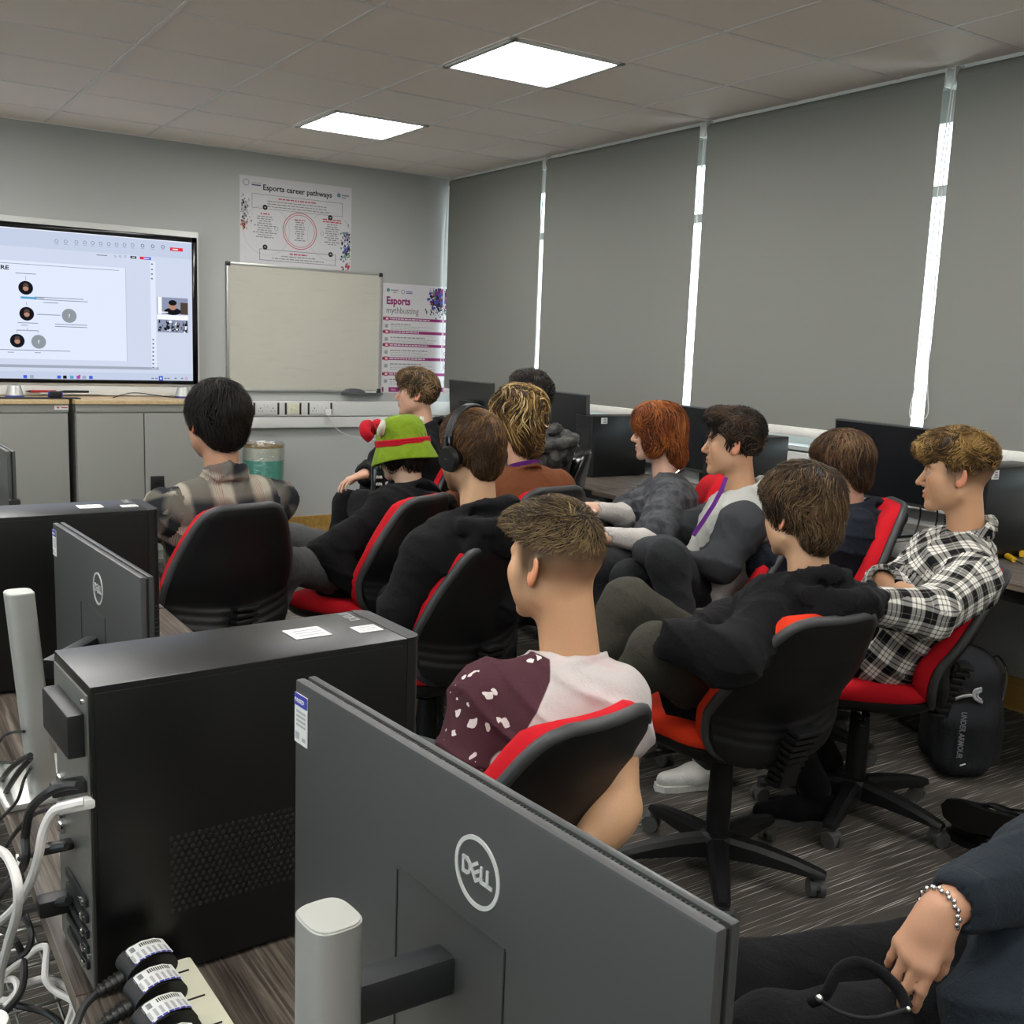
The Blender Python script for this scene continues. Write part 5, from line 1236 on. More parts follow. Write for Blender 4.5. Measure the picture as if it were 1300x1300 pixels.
# hairline helpers: height above which hair grows, as a function of y (front +) in head space
def hl(front=.072,temple=.052,side=.006,back=-.075):
    ys=[-.13,-.085,-.045,-.022,.012,.030,.055,.075,.1]; zs=[back,back,-.030+min(0,back+.06)*.5,side-.004,side,side+.03,temple+.0,front,front+.01]
    return lambda P: np.interp(P[...,1],ys,zs)-P[...,2]
FIGS={}
class Figure: pass
def person(key,label,head,hyaw,hpitch=0,hroll=0,hip=None,hipz=.60,byaw=None,syaw=None,sw=.172,fat=1.0,skin='#c99a7c',brow='#3a2c22',wide=1.0,jaw=1.0,nose=1.0,
           arms=None,legs=None,top=None,trouser='trouser_black',hair=None,scalp=None,beard=None,neck=.19,neckback=.055,Nover=None,slouch=.04,h=.008,hh=.0036,sneck=.054,hands=True,shoes='cloth_black',hsc=1.0,legsmesh=True,hs=.95):
    C=at(*head); Rh=frame(hyaw,hpitch,hroll)*hs; byaw=hyaw if byaw is None else byaw; syaw=byaw if syaw is None else syaw
    Rb=frame(byaw); Rs=frame(syaw); fw=Rb[:,1]; rt=Rb[:,0]; up=np.array([0,0,1.])
    hx,hy=hip if hip is not None else (C+fw*.04)[:2]
    Pc=np.array([hx,hy,hipz]); N=C-up*neck-Rs[:,1]*neckback if Nover is None else at(*Nover)
    root=thing('person',label,'person',(hx,hy,0)); O=np.array([hx,hy,0.])
    fig=Figure(); fig.root=root; fig.O=O; fig.C=C; fig.Rh=Rh; fig.N=N; fig.Rs=Rs; fig.Rb=Rb; fig.Pc=Pc; FIGS[key]=fig
    tors=(N-Pc); tl=np.linalg.norm(tors); ta=tors/tl; Cc=Pc+tors*.70-fw*slouch*.5; B=Pc+tors*.34-fw*slouch
    Sv=Rs[:,0]-ta*(Rs[:,0]@ta)*.6; Sv/=np.linalg.norm(Sv)
    def W(p): return at(*p[1:]) if p[0]=='px' else on(p[1],p[2],2,p[3]) if p[0]=='fl' else Pc+rt*p[0]+fw*p[1]+up*p[2]
    S={};E={};Wr={}
    arms=arms or {}
    for s,nm in ((-1,'L'),(1,'R')):
        a=arms.get(nm,{}); S[nm]=(N+Sv*s*sw-up*.082) if 'S' not in a else W(a['S'])
        E[nm]=W(a['E']) if 'E' in a else S[nm]+Sv*s*.04-up*.24+fw*.09
        Wr[nm]=W(a['W']) if 'W' in a else Pc+rt*s*.07+fw*.26+up*.10
        L=np.linalg.norm(E[nm]-S[nm]); 
    Kn={};An={}; legs=legs or {}
    for s,nm in ((-1,'L'),(1,'R')):
        l=legs.get(nm,{}); Kn[nm]=W(l['K']) if 'K' in l else Pc+rt*s*.13+fw*.43+up*(-.03); An[nm]=np.array([*(Kn[nm]-fw*.02)[:2],.10]) if l.get('A')=='down' else W(l['A']) if 'A' in l else np.array([*(Pc+rt*s*.13+fw*.46)[:2],.10])
    fig.S,fig.E,fig.W,fig.K,fig.A=S,E,Wr,Kn,An
    # ---- body mesh: head and neck finely, the rest (mostly under clothes) coarser
    nl=Rh.T@(N-up*.045-C)/hs**2; hb=head_blob(nl,sneck,wide,jaw,nose); hv,hf=hb.mesh(hh); hv=relax(hv,hf,1,.35)
    col=head_colour(hv,skin,brow,scalp[0] if scalp else None,scalp[1] if scalp else None,beard)
    parts=[(hv@Rh.T+C-O,hf)]; cols=[col]
    bb=Blob(); t0=.0
    bb.cap(Pc-rt*.08,Pc+rt*.08,.098*fat,k=.05).cap(B-rt*.055,B+rt*.055,.10*fat,k=.06).cap(Cc-Sv*.08,Cc+Sv*.08,.095*fat,k=.06).cap(S['L'],S['R'],.048,k=.05).cap(N-up*.05,N-up*.01,.055,.052,k=.04)
    for nm in 'LR':
        bb.cap(Pc+rt*(-.085 if nm=='L' else .085)-up*.02,Kn[nm],.072,.05,k=.03).cap(Kn[nm],An[nm],.048,.034,k=.02)
        bb.cap(S[nm],E[nm],.044,.038,k=.03)
    bv,bf=bb.mesh(.013); bv=relax(bv,bf,1); parts.append((bv-O,bf)); cols.append(np.tile(np.array(lin(skin)),(len(bv),1)))
    for s,nm in ((-1,'L'),(1,'R')):
        a=arms.get(nm,{}); ab=Blob(); bare=a.get('bare',False)
        ab.cap(S[nm],E[nm],.046 if bare else .044,.041 if bare else .038,k=.02).cap(E[nm],Wr[nm],.042,.027,k=.022)
        if bare: m=(E[nm]*.6+Wr[nm]*.4); ab.ell(E[nm]*.7+Wr[nm]*.3,(.045,.045,.05),k=.03)
        d=Wr[nm]-E[nm]; d/=np.linalg.norm(d); hd=a.get('hd'); hd=d if hd is None else Rb@np.array(hd); hd=np.array(a['hdw']) if 'hdw' in a else hd; dor=a.get('dor'); dor=np.array([0,0,1.]) if dor is None else Rb@np.array(dor); dor=np.array(a['dorw']) if 'dorw' in a else dor
        if hands: 
            T=hand_frame(hd,dor,nm=='L'); finger_prims(ab,Wr[nm]+d*.012,T,s,a.get('curl',(.45,.45,.45,.5)),a.get('spread',.12),a.get('thumb',(.7,.6)),hsc)
        av,af=ab.mesh(a.get('h',.005)); av=relax(av,af,1,.35); parts.append((av-O,af)); sk=np.tile(np.array(lin(skin)),(len(av),1))
        cols.append(sk)
    V,F=join(parts); np_mesh('body',V,F,'skin',root,{'col':('FLOAT_COLOR',np.concatenate(cols))})
    # ---- clothes
    top=top or {}; th=top.get('th',.014); sl=top.get('sleeve',1.0); g=Blob(); segs=[]
    pf=top.get('fat',fat)
    g.cap(Pc-rt*.085-up*.02,Pc+rt*.085-up*.02,.105*pf+th,k=.06).cap(B-rt*.06,B+rt*.06,.106*pf+th,k=.07).cap(Cc-Sv*.085,Cc+Sv*.085,.100*pf+th,k=.07)
    g.cap(S['L']+up*.004,S['R']+up*.004,.050+th,k=.05)
    for s,nm in ((-1,'L'),(1,'R')): g.cap(N-up*.02+Sv*s*.03,S[nm]*.45+N*.55-up*.012,.042+th*.6,.040+th*.7,k=.05)
    for s,nm in ((-1,'L'),(1,'R')):
        sx=sl[nm] if isinstance(sl,dict) else sl
        e1=th*.55+top.get('loose',.006)*.6+.002
        if sx<.6:
            q=S[nm]+(E[nm]-S[nm])*sx*1.9; g.cap(S[nm],q,.050+e1,.054+e1,k=.035); segs.append((nm,S[nm],q))
        else:
            g.cap(S[nm],E[nm],.049+e1,.043+e1,k=.035); q=E[nm]+(Wr[nm]-E[nm])*min(1,(sx-.5)*2*1.0); g.cap(E[nm],q,.043+e1,.029+e1*.9,k=.022); segs+=[(nm,S[nm],E[nm]),(nm,E[nm],q)]
            if top.get('cuff',True): d=(q-E[nm])/max(1e-6,np.linalg.norm(q-E[nm])); g.cap(q-d*.03,q-d*.005,.031+th*.55,k=.008)
            g.cap(q+ (q-E[nm])/max(1e-6,np.linalg.norm(q-E[nm]))*.0,q+(q-E[nm])/max(1e-6,np.linalg.norm(q-E[nm]))*.08,.0285,k=.004,op='-')
    ring=lambda r0,zoff,tilt,k=20:[N+Sv*r0*math.cos(a)+Rs[:,1]*(r0*math.sin(a)+.004)+up*(zoff-tilt*math.sin(a)) for a in np.linspace(0,2*PI,k+1)]
    nk=top.get('neck','crew'); axis=(C+Rh@np.array([0,-.03,-.06])-N); axis/=np.linalg.norm(axis)
    if top.get('hood'):
        hs=top.get('hoodsize',1.0); back=-Rs[:,1]; fwv=Rs[:,1]
        for rr,zz,ra in ((.082,.012,.026),(.092,-.022,.032)):
            P=[N+Sv*rr*1.12*hs**.5*math.cos(q)+fwv*(rr*math.sin(q)*1.0+.0)+up*(zz-.040*math.sin(q)) for q in np.linspace(0,2*PI,25)]
            for a,b in zip(P[:-1],P[1:]): g.cap(a,b,ra,k=.018)
        hR=np.stack([Sv,np.cross(ta,Sv),ta],1); hc=N+back*.140-ta*.055
        g.ell(hc,(.130*hs,.052*hs,.098*hs),hR,k=.03)
        rim=[N+Sv*x*hs+back*y+up*z for x,y,z in ((-.105,.02,.014),(-.118,.09,.012),(-.080,.155,.012),(0,.178,.010),(.080,.155,.012),(.118,.09,.012),(.105,.02,.014))]
        for a,b in zip(rim[:-1],rim[1:]): g.cap(a,b,.021,k=.012)
        gr=[N+Sv*x*hs+back*y+up*z for x,y,z in ((-.075,.075,.040),(-.045,.115,.040),(0,.128,.040),(.045,.115,.040),(.075,.075,.040))]
        for a,b in zip(gr[:-1],gr[1:]): g.cap(a,b,.017,k=.012,op='-')
        cr=[hc+Sv*x*hs+back*(.052*hs)+ta*z for x,z in ((-.12,.03),(-.06,-.045),(0,-.075),(.06,-.045),(.12,.03))]
        for a,b in zip(cr[:-1],cr[1:]): g.cap(a,b,.010,k=.012,op='-')
    elif nk=='collar':
        for zz,rr in ((.012,.066),(.028,.062),(-.004,.070)):
            P=ring(rr,zz,.030)
            for a,b in zip(P[:-1],P[1:]): g.cap(a,b,.0125,k=.010)
        for s in (-1,1): g.cap(N+Sv*s*.055+Rs[:,1]*.05-up*.02,N+Sv*s*.05+Rs[:,1]*.085-up*.055,.012,k=.008)
    else:
        P=ring(.066,.0,.030)
        for a,b in zip(P[:-1],P[1:]): g.cap(a,b,.0085,k=.008)
    g.cap(N+axis*(.03 if top.get('hood') else .048)+(Rs[:,1]*.03 if top.get('hood') else 0),N+axis*.15+(Rs[:,1]*.03 if top.get('hood') else 0),sneck+(.010 if top.get('hood') else .002),sneck+.014,k=.006,op='-')
    for (kind,*p) in top.get('extra',[]): getattr(g,kind)(*p)
    sd=sum(map(ord,key)); wr=top.get('wr',.0045)
    def disp(P):
        k1=Sv*.55+ta*.75; k2=ta*.9-Sv*.45
        f1=(1-np.abs(np.sin(P@k1*38+2.2*wob(P,11,sd+1,2))))**3; f2=(1-np.abs(np.sin(P@k2*46+2.4*wob(P,12,sd+2,2))))**3; m1=np.clip(.5+wob(P,9,sd+5,1),0,1)
        return wr*.8*wob(P*np.array([1,1,.62]),26,sd,3)-wr*2.4*(f1*m1+f2*(1-m1))+wr*.4
    gv,gf=g.mesh(top.get('h',h),disp); gv=relax(gv,gf,1,.4)
    at_={}
    # pattern coordinates and sleeve mask
    dt=np.minimum.reduce([d_cap(gv,Pc-rt*.085,Pc+rt*.085,.11,.11),d_cap(gv,B-rt*.06,B+rt*.06,.11,.11),d_cap(gv,Cc-Sv*.07,Cc+Sv*.07,.105,.105)])
    ds=np.stack([d_cap(gv,a,b,.058,.05) for _,a,b in segs],1); near=ds.argmin(1); dm=ds.min(1)
    fr=np.cross(ta,Sv); rel=gv-Pc; u=np.arctan2(rel@Sv,-(rel@fr))*.15; vv=rel@ta
    # cloth coordinates: each face takes the flat of the back, the flank or the sleeve it lies on
    lat=rel@Sv; puv=np.stack([lat,vv,0*vv],1)
    puv[:,1]+=top.get('pv',0)
    arm=dm<dt-.012; cls=np.where(arm,near+1,0)[gf]; fc=np.sort(cls,1)[:,1]; out=puv[gf].copy()
    fn_=np.cross(gv[gf[:,2]]-gv[gf[:,0]],gv[gf[:,3]]-gv[gf[:,1]]); fn_/=np.maximum(np.linalg.norm(fn_,axis=1,keepdims=True),1e-9)
    m=(fc==0)&(np.abs(fn_@Sv)>.72); out[m,:,0]=(rel@fr)[gf[m]]+.11
    for i,(nm,a,b) in enumerate(segs):
        m=fc==i+1
        if not m.any(): continue
        d=(b-a)/np.linalg.norm(b-a); a1=Sv-d*(Sv@d); a1/=max(1e-6,np.linalg.norm(a1)); a2=np.cross(d,a1); q=gv[gf[m]]-a
        l0=0 if (i==0 or segs[i-1][0]!=nm) else np.linalg.norm(segs[i-1][2]-segs[i-1][1])
        side=(np.abs(fn_[m]@a1)>np.abs(fn_[m]@a2))[:,None]
        out[m]=np.stack([np.where(side,q@a2,q@a1)+.03,-(l0+q@d)+(S[nm]-Pc)@ta+top.get('pv',0),0*(q@d)],-1)
    puv=out.reshape(-1,3)
    at_['puv']=('FLOAT_VECTOR',puv)
    mk=dt-.012-dm if top.get('mask') is None else top['mask'](gv,fig,dt,dm,near,segs)
    at_['mask']=('FLOAT',mk); at_['low']=('FLOAT',np.clip((N[2]-.10-gv[:,2])/.22,0,1))
    fig.top=np_mesh(top.get('name','hoodie'),gv-O,gf,top.get('mat','cloth_black'),root,at_)
    if top.get('under'):   # long pale sleeves below a short-sleeved top
        for s,nm in ((-1,'L'),(1,'R')):
            ub=Blob(); ub.cap(S[nm],E[nm],.054,.049,k=.03).cap(E[nm],Wr[nm],.050,.034,k=.03); ub.cap(Wr[nm],Wr[nm]+(Wr[nm]-E[nm])*.4,.0285,k=.004,op='-')
            uv,uf=ub.mesh(.007,lambda P:.004*wob(P,34,sd+4,3)); np_mesh('sleeve',relax(uv,uf,1)-O,uf,top['under'],root)
    if legsmesh:
        tb=Blob(); tb.cap(Pc-rt*.085-up*.015,Pc+rt*.085-up*.015,.112*fat,k=.05)
        for s,nm in ((-1,'L'),(1,'R')):
            hipj=Pc+rt*s*.085-up*.015; tb.cap(hipj,Kn[nm],.090*fat**.5,.068,k=.035).cap(Kn[nm],An[nm],.066,.052,k=.03)
            tb.cap(An[nm]-up*.03,An[nm]-up*.14,.04,k=.004,op='-') if An[nm][2]<.2 else None
        tv,tf=tb.mesh(h*1.1,lambda P:.004*wob(P,24,sd+2,3)-.006*(1-np.abs(np.sin(P[...,2]*40+P[...,0]*22+2.3*wob(P,12,sd,2))))**3*np.clip(.5+wob(P,8,sd,1),0,1)); np_mesh('trousers',relax(tv,tf,1)-O,tf,trouser,root)
        for s,nm in ((-1,'L'),(1,'R')):
            l=legs.get(nm,{}); sh=l.get('shoe',True)
            if sh is False: continue
            fd=Rb@np.array(l.get('fd',(s*.25,1,0))); fd/=np.linalg.norm(fd); make_shoe(root,O,An[nm],fd,l.get('smat',shoes),l.get('fz'))
    # ---- hair
    if hair: make_hair(fig,hair,skin)
    return fig
def make_shoe(root,O,ank,fd,mat,fz=None,nrm=None,L=.27):
    up=np.array([0,0,1.]) if nrm is None else np.asarray(nrm,float); z=(.0 if fz is None else fz); base=np.array([ank[0],ank[1],z]) if nrm is None else np.asarray(ank,float); rt=np.cross(fd,up); R=np.stack([rt,fd,up],1); w=lambda x,y,q: base+R@np.array([x,y,q])
    b=Blob(); b.cap(w(0,-.045,.045),w(0,.06,.045),.037,.038,k=.03).cap(w(0,.06,.04),w(0,.165,.034),.040,.028,k=.03).cap(w(0,-.02,.06),w(0,-.005,.095),.040,.038,k=.03)
    b.cap(w(0,-.01,.10),w(0,-.005,.16),.028,.03,k=.006,op='-'); b.fn(lambda P:(P-base)@up-.014,base-.3,base+.3,k=.004)
    v,f=b.mesh(.006); o=np_mesh('shoe',relax(v,f,1)-O,f,mat,root)
    s=MB(); pts=[(.041,-.06),(.040,.0),(.036,.05),(.044,.11),(.040,.16),(.022,.195),(-.010,.203),(-.034,.18),(-.042,.13),(-.036,.06),(-.038,.0),(-.040,-.05),(-.025,-.078),(.022,-.080)]
    s.prism(pts,lambda x,y:tuple(w(x,y,.001)-O),lambda x,y:tuple(w(x*.98,y*.99,.022)-O)); s.build('sole','shoe_white' if mat=='shoe_white' else 'rubber',o)
    for i in range(4):
        m=MB(); y=.03+i*.026; m.tube([tuple(w(-.022,y,.083-i*.008)-O),tuple(w(0,y+.008,.092-i*.009)-O),tuple(w(.022,y,.083-i*.008)-O)],.003,6,smooth=3)
        if i==0: m.tube([tuple(w(.0,y,.092)-O),tuple(w(.03,y+.02,.10)-O),tuple(w(.045,y+.01,.07)-O),tuple(w(.048,y+.0,.04)-O)],.0025,6,smooth=4); m.tube([tuple(w(.0,y,.092)-O),tuple(w(.03,y-.02,.10)-O),tuple(w(.05,y-.03,.065)-O),tuple(w(.045,y-.01,.05)-O)],.0025,6,smooth=4)
        lc=m.build('lace',mat,o)
    return o
def make_hair(fig,hr,skin):
    b=Blob()
    for e in hr['blobs']: b.ell(e[0],e[1],None,k=e[2] if len(e)>2 else .025)
    reg=hr['region']
    b0=Blob(); b0.p=list(b.p)
    b.fn(lambda P:-smax(reg(P),hr.get('back',lambda P:np.full(P.shape[:-1],-9.))(P),.01),(-.3,-.3,-.3),(.3,.3,.3),k=hr.get('edge',.012))
    sd=hr.get('seed',1); amp=hr.get('amp',.004); st=hr.get('st',(60,60,22))
    def disp(P):
        Q=P*np.array(st)/40.; return amp*wob(Q,40,sd,3)
    V,F=b.mesh(hr.get('h',.0045),disp)
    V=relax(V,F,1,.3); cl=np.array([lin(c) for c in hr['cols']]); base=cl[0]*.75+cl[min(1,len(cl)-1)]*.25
    Cw=np.tile(base*.55,(len(V),1)); parts=[(V@fig.Rh.T+fig.C,F)]; cs=[Cw]  # base darkened so the shade between strands is in the colour
    for k,sp in enumerate(hr['strands']+[dict(n=260,flow=lambda P:np.tile(np.array([[.3,.8,-.2]]),(len(P),1)),len=.035,rad=.0018,lift=.006,curl=.5,region=lambda P:(P[:,2]>.105)*1.+1e-6)]):
        sv,sf,sc=strands('s',b0,V,F,sp['n'],sp['flow'],sp['len'],sp['rad'],sp.get('cols',hr['cols']),None,fig.Rh,fig.C,steps=sp.get('steps',7),lift=sp.get('lift',.005),curl=sp.get('curl',0),curlf=sp.get('curlf',60),seed=sd*7+k,region=sp.get('region'),follow=sp.get('follow',.9),tipdrop=sp.get('drop',0))
        parts.append((sv,sf)); cs.append(sc)
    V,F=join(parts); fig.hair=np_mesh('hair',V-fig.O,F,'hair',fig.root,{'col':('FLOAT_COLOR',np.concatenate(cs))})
def radial(crown=(0,-.045,.12),g=.0,fwd=0,side=0):
    c=np.array(crown)
    def f(P):
        d=P-c; d=d/np.maximum(np.linalg.norm(d,axis=1,keepdims=True),1e-6); d=d+np.array([side,fwd,-g]); return d/np.maximum(np.linalg.norm(d,axis=1,keepdims=True),1e-6)
    return f
# ---------------------------------------------------------------- the class
cap=lambda t,z=0,k=.02:((0,-.016,.036+z),(.076+t,.099+t,.087+t),k)
BLK=['#0d0b0a','#1a1513','#2a211c']; DBR=['#17120e','#2b2019','#463527']; BRN=['#241910','#3d2b1c','#5f4630']; LBR=['#2b2117','#55412b','#86694a']; RED=['#4a1f0c','#86401a','#b8642c']; BLD=['#2a2015','#5a4429','#a58650','#d8bd84']
# 1 grey plaid flannel, seen from behind
person('p1','person in a grey plaid flannel shirt with short black hair, seen from behind',(274,536,3.4),-9,-4,h=.006,hip=(1.07,3.48),byaw=-6,sw=.185,slouch=.06,skin='#b98a6e',brow='#1a1412',
  arms={'L':{'E':(-.245,.10,.18),'W':(-.16,.36,.12)},'R':{'E':(.245,.12,.18),'W':(.14,.36,.12)}},
  top=dict(name='flannel_shirt',mat='flannel_cloth',neck='collar',th=.018,loose=.010,wr=.005,pv=.055),trouser='trouser_dark',fat=1.02,hs=1.0,
  hair=dict(blobs=[cap(.017),((0,-.05,.03),(.088,.075,.10)),((0,-.075,-.045),(.062,.035,.045))],region=hl(.06,.035,-.012,-.083),cols=BLK,seed=3,amp=.005,strands=[dict(n=3200,flow=radial((.01,-.03,.13),.25),len=.055,rad=.0016,lift=.010,curl=.35,curlf=45)]))
# 2 green hat
person('p2','person in a black hoodie wearing a green bucket hat with a red band',(508,571,4.1),-30,-12,hip=(1.70,3.66),byaw=-38,syaw=-26,sw=.18,slouch=.10,skin='#d9b49b',brow='#1c1613',
  arms={'L':{'E':('px',412,706,3.84),'W':('px',452,738,3.85),'hd':(1,.2,-.3)},'R':{'E':(.245,.08,.18),'W':('px',478,722,3.98),'hd':(1,.2,-.3)}},
  top=dict(name='hoodie',mat='cloth_black',hood=True,hoodsize=.8,th=.026,loose=.018),trouser='trouser_grey',fat=1.02,
  legs={'L':{'K':('px',362,718,3.72),'A':('px',335,800,3.75)},'R':{'K':('px',372,688,3.98),'A':('px',330,765,4.1)}},
  hair=dict(blobs=[cap(.010),((0,-.05,-.04),(.082,.055,.07)),((-.062,.01,-.03),(.03,.045,.06)),((.062,.01,-.03),(.03,.045,.06))],region=hl(.05,.0,-.085,-.115),cols=BLK,seed=5,strands=[dict(n=500,flow=radial((0,-.03,.13),.3),len=.05,rad=.0016)]))
# 3 headphones
person('p3','person in a black hoodie wearing black over ear headphones',(598,577,3.15),-12,-3,hip=(1.66,2.83),byaw=6,syaw=-6,sw=.188,slouch=.07,skin='#cba07d',brow='#3d2b1c',beard=('#5a3522',.75),
  arms={'L':{'E':('px',507,775,3.06),'W':('px',570,812,3.3)},'R':{'E':(.25,.08,.18),'W':(.12,.30,.12)}},
  top=dict(name='hoodie',mat='cloth_black_soft',hood=True,hoodsize=1.05,th=.024,loose=.014),trouser='trouser_black',fat=1.04,hs=.98,legs={'L':{'K':(-.02,.42,-.06)}},
  hair=dict(blobs=[cap(.009),((0,.0,.07),(.082,.10,.068)),((0,-.075,-.035),(.055,.03,.04))],region=hl(.075,.055,.012,-.068),cols=['#33241700'[:7],'#54391f','#7a5a38'],seed=7,amp=.003,strands=[dict(n=3400,flow=radial((.02,-.06,.11),.15),len=.032,rad=.0014,lift=.006,curl=.3,curlf=50)]))
# 4 blond person by the whiteboard
person('p4','person with short fair hair in a black zip hoodie near the whiteboard',(528,500,5.4),-56,2,hip=(2.52,4.86),byaw=-58,sw=.185,slouch=.05,skin='#d8a98f',brow='#6b5236',fat=1.12,jaw=1.04,
  arms={'L':{'E':(-.25,.14,.20),'W':('px',463,602,5.02),'hd':(-.25,.9,-.35),'dor':(-.1,.45,.9),'curl':(.35,.35,.38,.4),'spread':.25,'thumb':(.8,.2)},'R':{'E':(.26,.14,.22),'W':(.12,.2,.03)}},
  legs={'L':{'K':('px',440,640,5.1),'A':('px',428,700,5.1)},'R':{'K':('px',458,640,5.45),'A':('px',452,720,5.48)}},
  top=dict(name='hoodie',mat='cloth_black_soft',hood=True,hoodsize=.8,th=.022,loose=.012),trouser='trouser_black',
  hsc=.85,hair=dict(blobs=[cap(.015),((0,.015,.085),(.078,.095,.055))],region=hl(.062,.045,.008,-.078),cols=LBR+['#a58a62'],seed=9,strands=[dict(n=2000,flow=radial((0,-.05,.12),.2),len=.045,rad=.0016,lift=.010,curl=.6,curlf=60)]))
# 5 wavy blond mullet, brown t-shirt
person('p5','person with wavy blond streaked hair in a brown t-shirt and purple lanyard',(656,536,4.18),2,0,hip=(2.33,3.56),byaw=-4,sw=.185,slouch=.05,skin='#c99b7e',brow='#4a3824',neckback=.05,
  arms={'L':{'E':(-.24,.10,.18),'W':(-.1,.32,.12),'bare':True},'R':{'E':(.24,.10,.18),'W':(.1,.32,.12),'bare':True}},
  top=dict(name='t_shirt',mat='cloth_brown',sleeve=.38,th=.012,loose=.016,wr=.003),trouser='trouser_black',
  hair=dict(blobs=[cap(.026),((0,-.02,.07),(.103,.11,.085),.03),((.0,-.088,-.045),(.066,.045,.085),.03),((.03,-.085,-.085),(.04,.03,.055),.02)],region=hl(.05,.02,-.005,-.155),edge=.02,cols=['#1c140c','#3a2a1a','#66492a','#97763f'],seed=11,amp=.006,strands=[dict(n=3000,flow=radial((0,-.04,.14),.8),len=.085,rad=.0027,lift=.016,curl=1.0,curlf=34,steps=9),dict(n=420,cols=['#8a6c3c','#c9ac70','#dcc592'],flow=radial((0,.0,.15),.8),len=.10,rad=.0026,lift=.020,curl=1.0,curlf=34,steps=9,region=lambda P:(P[:,2]>.02)*1.)]))
# 6 camouflage jacket behind him
person('p6','person in a grey camouflage jacket with spiky dark hair, mostly hidden',(672,507,4.85),-20,0,hip=(2.83,4.22),byaw=-42,syaw=-30,sw=.18,slouch=.05,skin='#b98a6e',brow='#1a1412',
  arms={'L':{'E':(-.26,.14,.2)},'R':{'E':(.28,.06,.2)}},top=dict(name='jacket',mat='camo',hood=True,hoodsize=.8,th=.022,loose=.014),trouser='trouser_black',
  hair=dict(blobs=[cap(.014),((0,.01,.085),(.076,.095,.055))],region=hl(.065,.045,.005,-.078),cols=BLK+['#4a4038'],seed=13,strands=[dict(n=1600,flow=radial((0,-.04,.05),-.3),len=.03,rad=.0016,lift=.012,follow=.45)]))
# 7 red hair, washed grey t-shirt over white sleeves
person('p7','person with ear length ginger hair in a faded grey t-shirt over white sleeves',(834,550,4.35),-48,-2,hip=(2.85,3.27),byaw=-52,sw=.182,slouch=.06,skin='#dfb59e',brow='#8a4a24',
  arms={'L':{'E':('px',828,686,4.03),'W':('px',768,681,3.92)},'R':{'E':('px',792,655,4.28),'W':('px',756,647,4.15)}},
  legs={'L':{'K':('px',768,720,3.9),'A':('px',770,800,3.9)},'R':{'K':('px',742,700,4.1),'A':('px',742,780,4.1)}},
  top=dict(name='t_shirt',mat='cloth_wash',sleeve=.44,under='cloth_white',th=.020,loose=.030,wr=.006),trouser='trouser_dark',fat=.98,
  hair=dict(blobs=[cap(.014),((0,.0,.063),(.090,.108,.073)),((-.07,.008,-.025),(.03,.05,.072)),((.07,.008,-.025),(.03,.05,.072)),((0,-.078,-.045),(.078,.048,.088)),((0,-.10,-.105),(.055,.03,.035)),((-.045,.065,.055),(.035,.03,.045)),((.045,.065,.055),(.035,.03,.045))],region=lambda P:np.maximum(hl(.052,-.01,-.09,-.145)(P),(P[...,1]-.072)+.9*np.maximum(0,-P[...,2]+.01)),edge=.018,cols=['#2b1308','#5c2b11','#8a4a22','#a9662f'],seed=17,amp=.006,strands=[dict(n=4200,flow=radial((.0,.01,.15),.7,0),len=.095,rad=.0021,lift=.012,curl=.55,curlf=34,steps=9,drop=.0)]))
# 8 dark curls, pale body grey sleeves
person('p8','person with dark curly hair in a pale hoodie with charcoal sleeves and purple lanyard',(929,564,3.8),-44,0,hip=(2.68,2.80),byaw=-46,sw=.188,slouch=.05,skin='#cf9f7d',brow='#1f1712',nose=1.0,jaw=1.03,
  arms={'L':{'E':('px',916,716,3.62),'W':('px',868,722,3.72),'hd':(1,.1,-.2)},'R':{'E':(.25,.10,.16),'W':(.04,.2,.06),'hd':(-.8,.1,-.3)}},
  legs={'L':{'K':('px',846,712,3.50),'A':('fl',902,962,.10),'fd':(-.45,.9,0),'smat':'shoe_white'},'R':{'K':('px',800,735,3.72),'A':('px',770,820,3.72)}},
  top=dict(name='hoodie',mat='raglan_cloth',hood=True,hoodsize=.85,th=.020,loose=.016,wr=.004,extra=[('ell',at(838,702,3.66),(.095,.10,.06))],mask=lambda gv,fig,dt,dm,near,segs:np.where(((gv-fig.N)@np.array([0,0,1.])>-.045)&(np.abs((gv-fig.N)@fig.Rs[:,0])<.135),-.05,dt-.004-dm)),trouser='trouser_dark',fat=1.05,
  hair=dict(blobs=[cap(.010),((0,-.01,.075),(.083,.10,.062)),((0,.062,.100),(.062,.045,.036))],region=hl(.078,.055,.002,-.078),cols=['#14100c','#2b2018','#54402f'],seed=19,amp=.006,st=(60,60,60),strands=[dict(n=3800,flow=radial((0,.09,.055),.05),len=.04,rad=.0018,lift=.012,curl=1.5,curlf=75,region=lambda P:.3+(P[:,2]>.03)*1.)]))
